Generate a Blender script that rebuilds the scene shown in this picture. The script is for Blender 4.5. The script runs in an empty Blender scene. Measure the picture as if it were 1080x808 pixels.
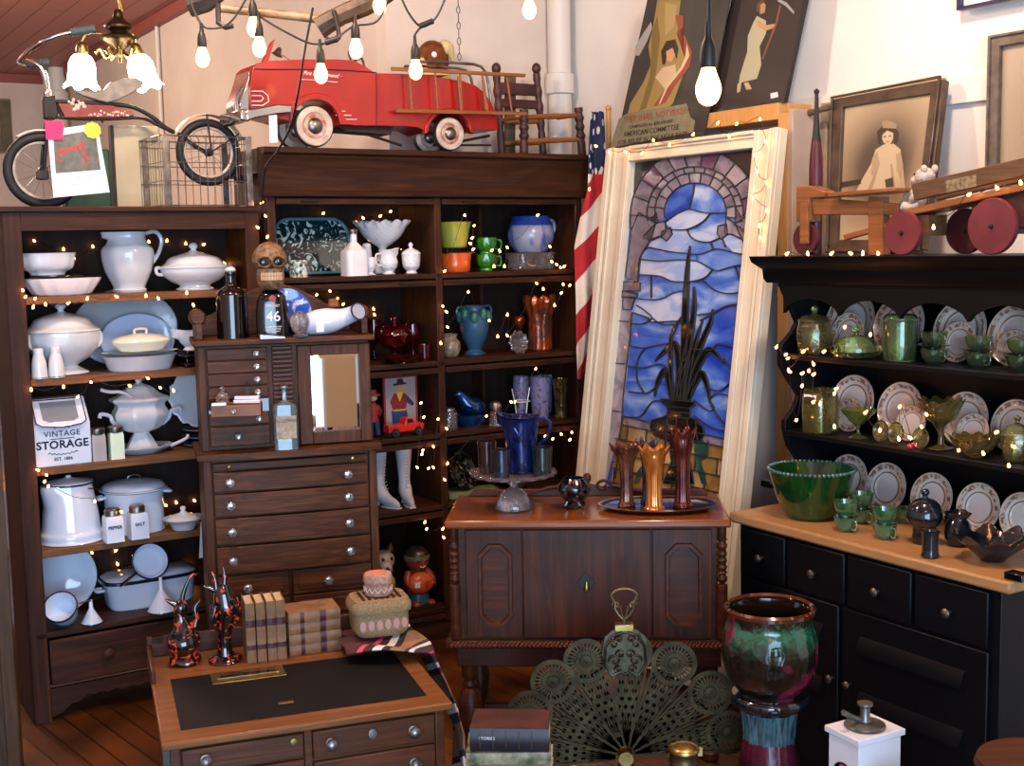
import bpy, math, random
from math import sin, cos, tan, pi, radians, sqrt, atan, atan2
from mathutils import Vector, Matrix
random.seed(7)
SC = bpy.context.scene
COL = SC.collection
# ---------------------------------------------------------------- camera model (1080 x 808 frame)
H = 1.7; FL = 1300.0; PITCH = atan(.1123); ROLL = .02
FW = Vector((0, cos(PITCH), -sin(PITCH)))
U0 = Vector((0, sin(PITCH), cos(PITCH)))
CR = Vector((1, 0, 0))*cos(ROLL) - U0*sin(ROLL)
CU = U0*cos(ROLL) + Vector((1, 0, 0))*sin(ROLL)
CAMP = Vector((0, 0, H))
def proj(P):
    v = Vector(P)-CAMP; d = v.dot(FW)
    return (540+FL*v.dot(CR)/d, 404-FL*v.dot(CU)/d)
def ray(px, py):
    return FW+CR*((px-540)/FL)-CU*((py-404)/FL)
def on_z(px, py, z):
    d = ray(px, py); return CAMP+d*((z-H)/d.z)
def at_depth(px, py, dep):
    return CAMP+ray(px, py)*dep
class Plane:
    """a plane with 2-D coordinates (u to the right, v up) for drawing on it"""
    def __init__(s, O, U, V):
        s.O = Vector(O); s.U = Vector(U).normalized(); s.V = Vector(V).normalized(); s.N = s.U.cross(s.V)
    def uv(s, px, py):
        d = ray(px, py); t = (s.O-CAMP).dot(s.N)/d.dot(s.N); q = CAMP+d*t-s.O
        return (q.dot(s.U), q.dot(s.V))
    def matrix(s):   # local x=U, y=V, z=N
        m = Matrix((s.U, s.V, s.N)).transposed().to_4x4(); m.translation = s.O; return m
class Frame:
    def __init__(s, ox, oy, deg, oz=0):
        s.o = Vector((ox, oy, oz)); s.rot = radians(deg)
        s.a = Vector((cos(s.rot), sin(s.rot), 0)); s.b = Vector((-sin(s.rot), cos(s.rot), 0))
    def w(s, x, y, z): return s.o+s.a*x+s.b*y+Vector((0, 0, z))
    def pv(s, px, py, yl=0):
        d = ray(px, py); n = s.b; t = (yl+n.dot(s.o)-n.dot(CAMP))/n.dot(d)
        q = CAMP+d*t-s.o; return (q.dot(s.a), q.z)
    def x(s, px, y, z):
        py = 400
        for _ in range(5):
            xl = s.pv(px, py, y)[0]; py = proj(s.w(xl, y, z))[1]
        return xl
    def k(s, x, y, z): return (s.w(x, y, z)-CAMP).dot(FW)/FL     # metres per pixel there
# ---------------------------------------------------------------- mesh builder
class MB:
    def __init__(s): s.v = []; s.f = []; s.m = []
    def add(s, vs, fs, mat=0, M=None):
        b = len(s.v)
        for p in vs:
            p = Vector(p)
            s.v.append(M @ p if M is not None else p)
        for f in fs: s.f.append([b+i for i in f]); s.m.append(mat)
        return s
    def box(s, x0, x1, y0, y1, z0, z1, mat=0, M=None):
        vs = [(x, y, z) for z in (z0, z1) for y in (y0, y1) for x in (x0, x1)]
        return s.add(vs, [(0, 2, 3, 1), (4, 5, 7, 6), (0, 1, 5, 4), (2, 6, 7, 3), (0, 4, 6, 2), (1, 3, 7, 5)], mat, M)
    def lathe(s, prof, seg=32, c=(0, 0, 0), mat=0, sx=1, sy=1, M=None, fn=None, cap=True):
        """prof: list of (r,z). fn(ang,i,r,z)->(r,z) to flute or ruffle"""
        vs = []; fs = []; c = Vector(c); rows = []
        for i, (r, z) in enumerate(prof):
            if r <= 1e-6:
                rows.append([len(vs)]); vs.append(c+Vector((0, 0, z)))
            else:
                row = []
                for k in range(seg):
                    a = 2*pi*k/seg; rr, zz = (fn(a, i, r, z) if fn else (r, z))
                    row.append(len(vs)); vs.append(c+Vector((rr*cos(a)*sx, rr*sin(a)*sy, zz)))
                rows.append(row)
        for A, B in zip(rows, rows[1:]):
            for k in range(seg):
                k2 = (k+1) % seg
                if len(A) == 1 and len(B) == 1: break
                if len(A) == 1: fs.append((A[0], B[k2], B[k]))
                elif len(B) == 1: fs.append((A[k], A[k2], B[0]))
                else: fs.append((A[k], A[k2], B[k2], B[k]))
        if cap:
            if len(rows[0]) > 1: fs.append(tuple(reversed(rows[0])))
            if len(rows[-1]) > 1: fs.append(tuple(rows[-1]))
        return s.add(vs, fs, mat, M)
    def tube(s, pts, r, seg=8, mat=0, closed=False, M=None, flat=1.0, caps=True):
        pts = [Vector(p) for p in pts]; n = len(pts)
        rs = r if isinstance(r, (list, tuple)) else [r]*n
        vs = []; fs = []; up = None
        for i, p in enumerate(pts):
            if closed: t = pts[(i+1) % n]-pts[i-1]
            else: t = pts[min(i+1, n-1)]-pts[max(i-1, 0)]
            if t.length < 1e-9: t = Vector((0, 0, 1))
            t.normalize()
            if up is None:
                up = Vector((0, 0, 1)) if abs(t.z) < .9 else Vector((1, 0, 0))
            side = t.cross(up)
            if side.length < 1e-6: side = t.orthogonal()
            side.normalize(); up = side.cross(t).normalized()
            for k in range(seg):
                a = 2*pi*k/seg
                vs.append(p+side*(cos(a)*rs[i])+up*(sin(a)*rs[i]*flat))
        m = n if closed else n-1
        for i in range(m):
            j = (i+1) % n
            for k in range(seg):
                k2 = (k+1) % seg
                fs.append((i*seg+k, i*seg+k2, j*seg+k2, j*seg+k))
        if not closed and caps:
            fs.append(tuple(reversed(range(seg)))); fs.append(tuple((n-1)*seg+k for k in range(seg)))
        return s.add(vs, fs, mat, M)
    def prism(s, poly, y0, y1, mat=0, M=None):
        """outline in x,z extruded along y"""
        n = len(poly)
        ar = sum(poly[i][0]*poly[(i+1) % n][1]-poly[(i+1) % n][0]*poly[i][1] for i in range(n))
        if ar < 0: poly = list(reversed(poly))
        vs = [(x, y0, z) for x, z in poly]+[(x, y1, z) for x, z in poly]
        fs = [tuple(range(n)), tuple(reversed(range(n, 2*n)))]
        for i in range(n):
            j = (i+1) % n; fs.append((i, i+n, j+n, j))
        return s.add(vs, fs, mat, M)
    def slab(s, poly, z0, z1, mat=0, M=None):
        """outline in x,y extruded along z"""
        n = len(poly)
        ar = sum(poly[i][0]*poly[(i+1) % n][1]-poly[(i+1) % n][0]*poly[i][1] for i in range(n))
        if ar < 0: poly = list(reversed(poly))
        vs = [(x, y, z0) for x, y in poly]+[(x, y, z1) for x, y in poly]
        fs = [tuple(reversed(range(n))), tuple(range(n, 2*n))]
        for i in range(n):
            j = (i+1) % n; fs.append((i, j, j+n, i+n))
        return s.add(vs, fs, mat, M)
    def ball(s, c, r, seg=16, rings=8, mat=0, sx=1, sy=1, sz=1, M=None):
        prof = [(r*sin(pi*i/rings), -r*cos(pi*i/rings)*sz) for i in range(rings+1)]
        prof[0] = (0, prof[0][1]); prof[-1] = (0, prof[-1][1])
        return s.lathe(prof, seg, c, mat, sx, sy, M)
    def line2(s, pts, wd, z0, z1, mat=0, M=None, closed=False):
        """flat raised strip along a 2-D polyline (x,y)"""
        if closed: pts = list(pts)+[pts[0]]
        n = len(pts); L = []; R_ = []
        for i, p in enumerate(pts):
            a = pts[max(i-1, 0)]; b = pts[min(i+1, n-1)]
            if closed and i in (0, n-1): a = pts[n-2]; b = pts[1]
            dx, dy = b[0]-a[0], b[1]-a[1]; l = sqrt(dx*dx+dy*dy) or 1
            nx, ny = -dy/l*wd/2, dx/l*wd/2
            L.append((p[0]+nx, p[1]+ny)); R_.append((p[0]-nx, p[1]-ny))
        vs = [(x, y, z) for q in (L, R_) for x, y in q for z in (z0, z1)]
        fs = []; o = 2*n
        for i in range(n-1):
            a, b = 2*i, 2*i+2
            fs += [(a+1, o+a+1, o+b+1, b+1), (a, b, o+b, o+a), (a, a+1, b+1, b), (o+a, o+b, o+b+1, o+a+1)]
        fs += [(0, o, o+1, 1), (2*n-2, 2*n-1, o+2*n-1, o+2*n-2)]
        return s.add(vs, fs, mat, M)
    def grid(s, fn, nu, nv, mat=0, M=None, closeu=False):
        vs = [fn(i/nu, j/nv) for j in range(nv+1) for i in range(nu+(0 if closeu else 1))]
        w = nu if closeu else nu+1; fs = []
        for j in range(nv):
            for i in range(nu):
                i2 = (i+1) % w
                fs.append((j*w+i, j*w+i2, (j+1)*w+i2, (j+1)*w+i))
        return s.add(vs, fs, mat, M)
def obj(name, mb, mats, parent=None, loc=None, rotz=None, M=None, bevel=0, solid=0, sub=0, ang=38, flat=False):
    me = bpy.data.meshes.new(name)
    me.from_pydata([tuple(v) for v in mb.v], [], mb.f); me.validate(clean_customdata=False)
    if not isinstance(mats, (list, tuple)): mats = [mats]
    for m in mats: me.materials.append(m)
    if len(mats) > 1 and len(me.polygons) == len(mb.m):
        me.polygons.foreach_set('material_index', mb.m)
    if not flat:
        me.polygons.foreach_set('use_smooth', [True]*len(me.polygons))
        me.set_sharp_from_angle(angle=radians(ang))
    me.update()
    o = bpy.data.objects.new(name, me); COL.objects.link(o)
    if parent is not None: o.parent = parent
    if M is not None: o.matrix_local = M
    if loc is not None: o.location = loc
    if rotz is not None: o.rotation_euler = (0, 0, rotz)
    if solid:
        d = o.modifiers.new('solid', 'SOLIDIFY'); d.thickness = solid; d.offset = 0
    if bevel:
        b = o.modifiers.new('bevel', 'BEVEL'); b.width = bevel; b.segments = 2; b.limit_method = 'ANGLE'; b.angle_limit = radians(50)
    if sub:
        b = o.modifiers.new('sub', 'SUBSURF'); b.levels = sub; b.render_levels = sub
    return o
def tag(o, label, cat, group=None, kind=None):
    if label: o['label'] = label
    if cat: o['category'] = cat
    if group: o['group'] = group
    if kind: o['kind'] = kind
    return o
def thing(name, label, cat, F, x, y, z, rot=0, group=None):
    o = bpy.data.objects.new(name, None); COL.objects.link(o); o.empty_display_size = .02
    o.location = F.w(x, y, z); o.rotation_euler = (0, 0, F.rot+radians(rot))
    return tag(o, label, cat, group)
def solo(name, mb, mats, label, cat, F, x, y, z, rot=0, group=None, **kw):
    o = obj(name, mb, mats, None, F.w(x, y, z), F.rot+radians(rot), **kw)
    return tag(o, label, cat, group)
def struct(name, mb, mats, F=None, **kw):
    o = obj(name, mb, mats, None, F.o if F else None, F.rot if F else None, **kw); o['kind'] = 'structure'; return o
def copy_tree(o, parent=None):
    c = o.copy(); COL.objects.link(c); c.parent = parent
    for ch in list(o.children): copy_tree(ch, c)
    return c
def text_mb(s, size, depth=.0006, align='CENTER', bold=0, shear=0, space=1.0):
    """text as mesh data: x right, y up, z out"""
    cu = bpy.data.curves.new('lettering', 'FONT'); cu.body = s; cu.size = size; cu.extrude = depth
    cu.align_x = align; cu.align_y = 'CENTER'; cu.offset = bold; cu.shear = shear; cu.space_character = space
    cu.resolution_u = 3
    o = bpy.data.objects.new('lettering', cu); COL.objects.link(o)
    bpy.context.view_layer.update()
    me = bpy.data.meshes.new_from_object(o.evaluated_get(bpy.context.evaluated_depsgraph_get()))
    mb = MB(); mb.add([v.co.copy() for v in me.vertices], [tuple(p.vertices) for p in me.polygons])
    bpy.data.objects.remove(o); bpy.data.curves.remove(cu); bpy.data.meshes.remove(me)
    return mb
def merge(mb, other, M=None, mat=0):
    return mb.add(other.v, other.f, mat, M)
def T(x=0, y=0, z=0): return Matrix.Translation((x, y, z))
def RX(d): return Matrix.Rotation(radians(d), 4, 'X')
def RY(d): return Matrix.Rotation(radians(d), 4, 'Y')
def RZ(d): return Matrix.Rotation(radians(d), 4, 'Z')
UPRIGHT = RX(90)      # maps x,y(up),z(out) to x,z,-y  (front faces -y)
# ---------------------------------------------------------------- materials
def lin(c):
    if isinstance(c, str):
        c = [int(c[i:i+2], 16)/255 for i in (0, 2, 4)]
    return tuple((x/12.92 if x <= .04045 else ((x+.055)/1.055)**2.4) for x in c)+(1,)
def newmat(name):
    m = bpy.data.materials.new(name); m.use_nodes = True
    nt = m.node_tree; b = nt.nodes['Principled BSDF']; return m, nt, b
def noise_ramp(nt, stops, scale=5, detail=4, stretch=(1, 1, 1), dist=0, rough=.5, coord='Object'):
    tc = nt.nodes.new('ShaderNodeTexCoord'); mp = nt.nodes.new('ShaderNodeMapping'); mp.inputs['Scale'].default_value = stretch
    nz = nt.nodes.new('ShaderNodeTexNoise'); nz.inputs['Scale'].default_value = scale; nz.inputs['Detail'].default_value = detail
    nz.inputs['Distortion'].default_value = dist; nz.inputs['Roughness'].default_value = rough
    cr = nt.nodes.new('ShaderNodeValToRGB'); e = cr.color_ramp.elements
    while len(e) < len(stops): e.new(.5)
    for el, (p, c) in zip(e, stops): el.position = p; el.color = lin(c)
    nt.links.new(tc.outputs[coord], mp.inputs[0]); nt.links.new(mp.outputs[0], nz.inputs[0]); nt.links.new(nz.outputs['Fac'], cr.inputs[0])
    return nz, cr
def mat(name, c, rough=.5, metal=0, coat=0, c2=None, scale=8, stretch=(1, 1, 1), bump=0, bscale=None, spec=None, trans=0, ior=1.45, alpha=1, lo=.35, hi=.65, detail=4, dist=0, sss=0):
    m, nt, b = newmat(name)
    b.inputs['Roughness'].default_value = rough; b.inputs['Metallic'].default_value = metal
    b.inputs['Coat Weight'].default_value = coat; b.inputs['Coat Roughness'].default_value = .06
    b.inputs['Transmission Weight'].default_value = trans; b.inputs['IOR'].default_value = ior
    if spec is not None: b.inputs['Specular IOR Level'].default_value = spec
    b.inputs['Base Color'].default_value = lin(c)
    nz = None
    if c2:
        nz, cr = noise_ramp(nt, [(lo, c), (hi, c2)], scale, detail, stretch, dist)
        nt.links.new(cr.outputs[0], b.inputs['Base Color'])
    if bump:
        nb, _ = noise_ramp(nt, [(0, '000000'), (1, 'ffffff')], bscale or scale, 3, stretch)
        bp = nt.nodes.new('ShaderNodeBump'); bp.inputs['Strength'].default_value = 1; bp.inputs['Distance'].default_value = bump
        nt.links.new(nb.outputs['Fac'], bp.inputs['Height']); nt.links.new(bp.outputs[0], b.inputs['Normal'])
    return m
def wood(name, c1, c2, rough=.35, axis='x', scale=6, coat=.25, ratio=14):
    st = {'x': (1, ratio, ratio), 'z': (ratio, ratio, 1), 'y': (ratio, 1, ratio)}[axis]
    m, nt, b = newmat(name)
    nz, cr = noise_ramp(nt, [(.32, c1), (.55, c2), (.7, c1)], scale*.35, 5, st, .6)
    nt.links.new(cr.outputs[0], b.inputs['Base Color'])
    b.inputs['Roughness'].default_value = rough; b.inputs['Coat Weight'].default_value = coat; b.inputs['Coat Roughness'].default_value = .15; b.inputs['Specular IOR Level'].default_value = .25
    bp = nt.nodes.new('ShaderNodeBump'); bp.inputs['Distance'].default_value = .0012; bp.inputs['Strength'].default_value = .5
    nt.links.new(nz.outputs['Fac'], bp.inputs['Height']); nt.links.new(bp.outputs[0], b.inputs['Normal'])
    return m
def emit(name, c, s):
    m, nt, b = newmat(name); b.inputs['Base Color'].default_value = lin(c)
    b.inputs['Emission Color'].default_value = lin(c); b.inputs['Emission Strength'].default_value = s; return m
def glass(name, c, rough=.04, ior=1.45, c2=None, scale=10):
    m = mat(name, c, rough, 0, 0, c2, scale, trans=1, ior=ior); return m
def carnival(name, c, c2, rough=.15, metal=.75):
    m = mat(name, c, rough, metal, .6, c2, 14, lo=.3, hi=.7, dist=1.0); return m
M = {}
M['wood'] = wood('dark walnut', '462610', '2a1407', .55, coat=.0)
M['wood_z'] = wood('dark walnut upright', '462610', '2a1407', .55, 'z', coat=.0)
M['woodlt'] = wood('shelf board', '7c5534', '634224', .55, coat=0)
M['oak'] = wood('fumed oak', '5e3618', '3c200b', .5, 'x', 12, 0)
M['oak_z'] = wood('fumed oak upright', '5e3618', '3c200b', .5, 'z', 12, 0)
M['maho'] = wood('mahogany', '52290f', '361808', .45, 'x', 7, .08)
M['maho_z'] = wood('mahogany upright', '52290f', '341707', .45, 'z', 7, .08)
M['mahotop'] = wood('polished mahogany top', '8a4c22', '6e3a18', .2, 'x', 7, .5)
M['desk'] = wood('desk oak', '60361a', '45240e', .42, 'x', 9, .1)
M['deskedge'] = wood('desk oak edge', '86552c', '68401c', .4, 'x', 9, .15)
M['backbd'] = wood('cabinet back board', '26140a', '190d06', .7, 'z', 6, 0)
M['pine'] = wood('pine board', 'c99a5e', 'b98a50', .5, 'z', 6, .1)
M['orangewood'] = wood('honey pine', '8e5c34', '764826', .5, 'x', 8, .2)
M['ladder'] = wood('ladder wood', '946034', '7a4a26', .5, 'x', 8, .2)
M['counter'] = wood('butcher block', 'b08654', 'a0764a', .4, 'x', 6, .15, 8)
M['redwood'] = mat('old red paint wood', '4e2725', .5, c2='2e1a16', scale=12)
M['grey_wood'] = wood('weathered wood', '6d5c46', '4e4234', .6, 'x', 8, 0)
M['black'] = mat('black paint', '05070a', .45, c2='080a0e', scale=5, spec=.25)
M['blackgl'] = mat('gloss black', '08080a', .12, coat=.6)
M['wire'] = mat('dark wire', '12100f', .5)
M['iron'] = mat('dark iron', '2d2a28', .45, .5)
M['steel'] = mat('worn steel', '8f8a84', .35, .9, c2='5d5852', scale=30)
M['chrome'] = mat('chrome', 'c8c4be', .12, 1)
M['brass'] = mat('aged brass', 'b09a60', .34, 1, c2='8a7442', scale=25)
M['darkbrass'] = mat('tarnished brass', '5c5038', .42, .85, c2='3a3222', scale=20)
M['white'] = mat('ironstone', 'd6dade', .1, coat=.5, c2='cdd0d4', scale=4)
M['cream'] = mat('cream ware', 'e2dcc6', .12, coat=.5)
M['greyw'] = mat('grey ironstone', 'a9abb0', .15, coat=.4)
M['bluew'] = mat('bluish enamel', 'b9cbe6', .1, coat=.5)
M['enamel'] = mat('white enamel', 'd3deee', .1, coat=.6)
M['milk'] = mat('milk glass', 'e6e4e6', .15, coat=.5)
M['rim'] = mat('navy rim', '141a30', .25, coat=.3)
M['glasscl'] = glass('clear glass', 'f2f4f4')
M['knobgl'] = mat('crystal knob', 'cfd0d0', .08, .55, .8, c2='6a6460', scale=120)
M['crystal'] = mat('pressed crystal', 'efecec', .03, 0, .6, trans=.92, bump=.004, bscale=70)
M['red'] = mat('fire red paint', 'a2140c', .28, coat=.25, c2='8c100a', scale=5)
M['red2'] = mat('toy red', 'c82418', .3, coat=.3)
M['rubber'] = mat('rubber', '1b1b1d', .6)
M['plaster'] = mat('cream plaster wall', 'dacdc0', .75, c2='cfc1b4', scale=2.5, bump=.006, bscale=6)
M['plasterp'] = mat('pinkish plaster wall', 'd6c5ba', .75, c2='ccbaaf', scale=2.5, bump=.003, bscale=5)
M['plasterw'] = mat('white plaster wall', 'e6e1da', .7, c2='dfd9d1', scale=2, bump=.004, bscale=8)
M['cream_paint'] = mat('cream frame paint', 'e6dcc4', .4, coat=.1, c2='dcd0b6', scale=6)
M['white_paint'] = mat('white paint', 'd9dce2', .4, c2='ced1d6', scale=8)
M['paper'] = mat('paper', 'e8e8ea', .7)
M['pink'] = mat('pink sticker', 'f0306a', .6); M['yellow'] = mat('yellow sticker', 'f2ee4a', .6)
M['bulb'] = emit('warm filament', 'ffb45e', 16)
M['shade'] = emit('lit frosted shade', 'ffeeda', 30)
M['fairy'] = emit('fairy light', 'ffa14a', 32)
# ================================================================ camera
cam = bpy.data.cameras.new('camera'); cam.lens = FL/1080*36; cam.sensor_width = 36; cam.clip_start = .05; cam.clip_end = 100
co = bpy.data.objects.new('camera', cam); COL.objects.link(co)
mm = Matrix((CR, CU, -FW)).transposed().to_4x4(); mm.translation = CAMP; co.matrix_world = mm
SC.camera = co
# frames of the furniture
W = Frame(0, 0, 32)
_o = on_z(37, 766, 0); L = Frame(_o.x, _o.y, 32)
_o = L.w(.965, .0, 0); BK = Frame(_o.x, _o.y, 32)
_o = at_depth(213, 478, 4.35); S = Frame(_o.x, _o.y, 17)
_o = on_z(170, 785, .5); D = Frame(_o.x, _o.y, 19)
_o = on_z(1065, 615, .8); R = Frame(_o.x, _o.y, -58)
SB = Frame(.23-.45*cos(radians(4)), 3.875+.45*sin(radians(4)), -4)
# ================================================================ room
CZ = 3.245; S2 = 2.497; T1 = 4.98; S3 = 3.46; T2 = 11.5; S0 = -3.2; T0 = -2.5
def wallbox(name, s0, s1, t0, t1, m, z0=0, z1=CZ, mb=None):
    b = mb or MB(); b.box(s0, s1, t0, t1, z0, z1); return struct(name, b, m, W)
def mat_floor():
    m, nt, b = newmat('plank floor')
    tc = nt.nodes.new('ShaderNodeTexCoord'); mp = nt.nodes.new('ShaderNodeMapping'); mp.inputs['Rotation'].default_value = (0, 0, radians(90-8))
    br = nt.nodes.new('ShaderNodeTexBrick'); br.inputs['Scale'].default_value = 1; br.inputs['Brick Width'].default_value = 2.2
    br.inputs['Row Height'].default_value = .085; br.inputs['Mortar Size'].default_value = .003; br.offset = .37
    br.inputs['Color1'].default_value = lin('80491f'); br.inputs['Color2'].default_value = lin('5c3315'); br.inputs['Mortar'].default_value = lin('180d08')
    nz, cr = noise_ramp(nt, [(.3, '8a8a8a'), (.7, 'ffffff')], 3, 5, (1, 1, 1))
    mx = nt.nodes.new('ShaderNodeMixRGB'); mx.blend_type = 'MULTIPLY'; mx.inputs[0].default_value = 1
    nt.links.new(tc.outputs['Object'], mp.inputs[0]); nt.links.new(mp.outputs[0], br.inputs[0])
    nt.links.new(br.outputs['Color'], mx.inputs[1]); nt.links.new(cr.outputs[0], mx.inputs[2]); nt.links.new(mx.outputs[0], b.inputs['Base Color'])
    b.inputs['Roughness'].default_value = .3; b.inputs['Coat Weight'].default_value = .3; b.inputs['Coat Roughness'].default_value = .2
    return m
def mat_ceiling():
    m, nt, b = newmat('red beadboard ceiling')
    tc = nt.nodes.new('ShaderNodeTexCoord'); mp = nt.nodes.new('ShaderNodeMapping'); mp.inputs['Rotation'].default_value = (0, 0, radians(90))
    br = nt.nodes.new('ShaderNodeTexBrick'); br.inputs['Scale'].default_value = 1; br.inputs['Brick Width'].default_value = 4.2
    br.inputs['Row Height'].default_value = .16; br.inputs['Mortar Size'].default_value = .005; br.offset = .5
    br.inputs['Color1'].default_value = lin('b4756a'); br.inputs['Color2'].default_value = lin('ad6e63'); br.inputs['Mortar'].default_value = lin('6c3730')
    nt.links.new(tc.outputs['Object'], mp.inputs[0]); nt.links.new(mp.outputs[0], br.inputs[0]); nt.links.new(br.outputs['Color'], b.inputs['Base Color'])
    b.inputs['Roughness'].default_value = .5; return m
struct('floor', MB().box(S0-.1, S3+.1, T0-.1, T2+.1, -.06, 0), mat_floor(), W)
struct('ceiling', MB().box(S0-.1, S3+.1, T0-.1, T2+.1, CZ, CZ+.06), mat_ceiling(), W)
wallbox('wall_back', S2, S3+.1, T1, T1+.1, M['plaster'])
wallbox('wall_alcove', S2, S2+.1, T1+.1, T2, M['plasterp'])
wallbox('wall_far', S0, S2+.1, T2, T2+.1, M['plasterp'])
wallbox('wall_right', S3, S3+.1, T0, T1, M['plasterw'])
wallbox('wall_left', S0-.1, S0, T0, T2+.1, M['plasterp'])
# shop front behind the camera: two openings (a wide window and a glazed door)
fb = MB(); WX0, WX1, WZ0, WZ1 = -2.9, 1.02, .05, 2.75
tanw = mat('tan shop wall', 'cdb892', .7)
fb.box(S0-.1, WX0, T0-.1, T0, 0, CZ); fb.box(WX0, WX1, T0-.1, T0, 0, WZ0); fb.box(WX0, WX1, T0-.1, T0, WZ1, CZ); fb.box(WX1, S3+.1, T0-.1, T0, 0, CZ)
struct('wall_front', fb, tanw, W)
wf = MB()
for x in (WX0, WX0+1.25, WX0+2.5, WX1): wf.box(x-.03, x+.03, T0-.08, T0-.02, WZ0, WZ1)
for z in (WZ0, WZ1): wf.box(WX0, WX1, T0-.09, T0-.01, z-.03, z+.03)
struct('window_1', wf, M['white_paint'], W)
# crown trim where the red ceiling meets the walls
tb = MB(); tb.box(S2-.05, S2, T1-.05, T2, CZ-.07, CZ); tb.box(S0, S2, T2-.05, T2, CZ-.07, CZ)
struct('trim_1', tb, mat('ceiling trim', '8c4a40', .5), W)
# pipe in the corner, conduit and the far corner pipe
def pipe(name, s, t, r, label, m, z0=0, couple=()):
    b = MB(); b.lathe([(r, z0), (r, CZ)], 20)
    for z in couple: b.lathe([(r*1.0, z-.05), (r*1.25, z-.045), (r*1.25, z+.045), (r, z+.05)], 20)
    o = struct(name, b, m, None); o.location = W.w(s, t, 0); return o
_p = CAMP+ray(588, 80)*5.85
q = Vector(((_p-CAMP).dot(W.a), (_p-CAMP).dot(W.b)))
wp = mat('painted pipe', 'd3cdc4', .45)
pipe('trim_2', S3-.085, T1-.06, .055, '', wp, 0, (2.45, 3.0))
pipe('trim_3', S2-.09, T2-.55, .07, '', wp, 0, (3.0,))
pipe('trim_4', S2-.02, 8.3, .012, '', wp, 0)
# plaster patch and rail board on the right wall
rb = MB(); rb.box(S3-.02, S3, -.6, 4.1, 2.13, 2.22); struct('trim_5', rb, M['plasterw'], W, bevel=.003)
# ================================================================ light
def area(name, loc, target, sx, sy, power, col):
    l = bpy.data.lights.new(name, 'AREA'); l.shape = 'RECTANGLE'; l.size = sx; l.size_y = sy; l.energy = power; l.color = col
    o = bpy.data.objects.new(name, l); COL.objects.link(o); o.location = loc
    o.rotation_euler = (Vector(target)-Vector(loc)).to_track_quat('-Z', 'Y').to_euler(); return o
def point(name, loc, power, col, r=.03):
    l = bpy.data.lights.new(name, 'POINT'); l.energy = power; l.color = col; l.shadow_soft_size = r
    o = bpy.data.objects.new(name, l); COL.objects.link(o); o.location = loc; return o
pw = W.w((WX0+WX1)/2, T0+.02, (WZ0+WZ1)/2)
area('daylight_window', pw, pw+W.b, WX1-WX0-.1, WZ1-WZ0-.1, 350, (.46, .69, 1.0))
wd = bpy.data.worlds.new('world'); SC.world = wd; wd.use_nodes = True
bg = wd.node_tree.nodes['Background']; bg.inputs[0].default_value = (.75, .87, 1, 1); bg.inputs[1].default_value = 1.2
# warm fill lights added out of view to brighten walls and ceiling
for s, t, e_ in ((2.3, 2.1, 105), (1.1, 3.55, 92), (-1.0, 3.9, 45), (.8, .2, 25), (.4, 7.6, 150)):
    P = W.w(s, t, CZ-.16)
    point('warm_fill_light', P, e_, (1, .82, .63), .10)
SC.view_settings.view_transform = 'Standard'; SC.view_settings.look = 'None'; SC.view_settings.gamma = 1
SC.view_settings.use_curve_mapping = False; SC.view_settings.exposure = 0.1
SC.cycles.use_denoising = True; SC.cycles.max_bounces = 10; SC.cycles.transmission_bounces = 10; SC.cycles.sample_clamp_indirect = 4; SC.cycles.caustics_refractive = False; SC.cycles.caustics_reflective = False

# ================================================================ left bookcase
t = thing('bookcase', 'tall dark bookcase full of white ironstone and enamelware', 'bookcase', L, 0, 0, 0)
LD = .34
obj('side_panel', MB().box(0, .022, .02, LD, 0, 1.85), M['wood_z'], t, bevel=.002)
obj('side_panel', MB().box(.908, .93, .02, LD, 0, 1.85), M['wood_z'], t, bevel=.002)
obj('stile', MB().box(0, .062, 0, .02, 0, 1.85), M['wood_z'], t, bevel=.003)
obj('stile', MB().box(.875, .93, 0, .02, 0, 1.85), M['wood_z'], t, bevel=.003)
obj('top_rail', MB().box(.062, .875, .002, .02, 1.782, 1.85), M['wood'], t)
obj('top_board', MB().box(-.012, .942, -.015, LD+.01, 1.845, 1.866), M['wood'], t, bevel=.005)
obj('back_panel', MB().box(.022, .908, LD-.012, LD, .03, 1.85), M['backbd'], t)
LSH = [1.548, 1.256, .934, .632]
for z in LSH: obj('shelf', MB().box(.023, .907, .022, LD-.013, z-.026, z), M['woodlt'], t, bevel=.002)
LBOT = .335
obj('shelf', MB().box(.023, .907, .0, LD-.013, LBOT-.02, LBOT), M['wood'], t, bevel=.002)
dr = obj('drawer', MB().box(.066, .872, -.004, .012, .135, .305), M['wood'], t, bevel=.004)
for x in (.27, .67):
    obj('knob', MB().lathe([(.008, 0), (.008, .012), (.02, .017), (.021, .026), (.012, .032), (0, .034)], 20, M=T(x, -.004, .225) @ RX(90)), M['wood'], dr)
ap = [(.062, .125), (.875, .125), (.875, .02), (.83, .03), (.80, .055), (.765, .06), (.74, .085)]+[(.74-.016*i, .085-.012*abs(sin(i*.9))) for i in range(1, 34)]+[(.19, .085), (.165, .06), (.13, .055), (.10, .03), (.062, .02)]
obj('apron', MB().prism(ap, .0, .018), M['wood'], t)
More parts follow.
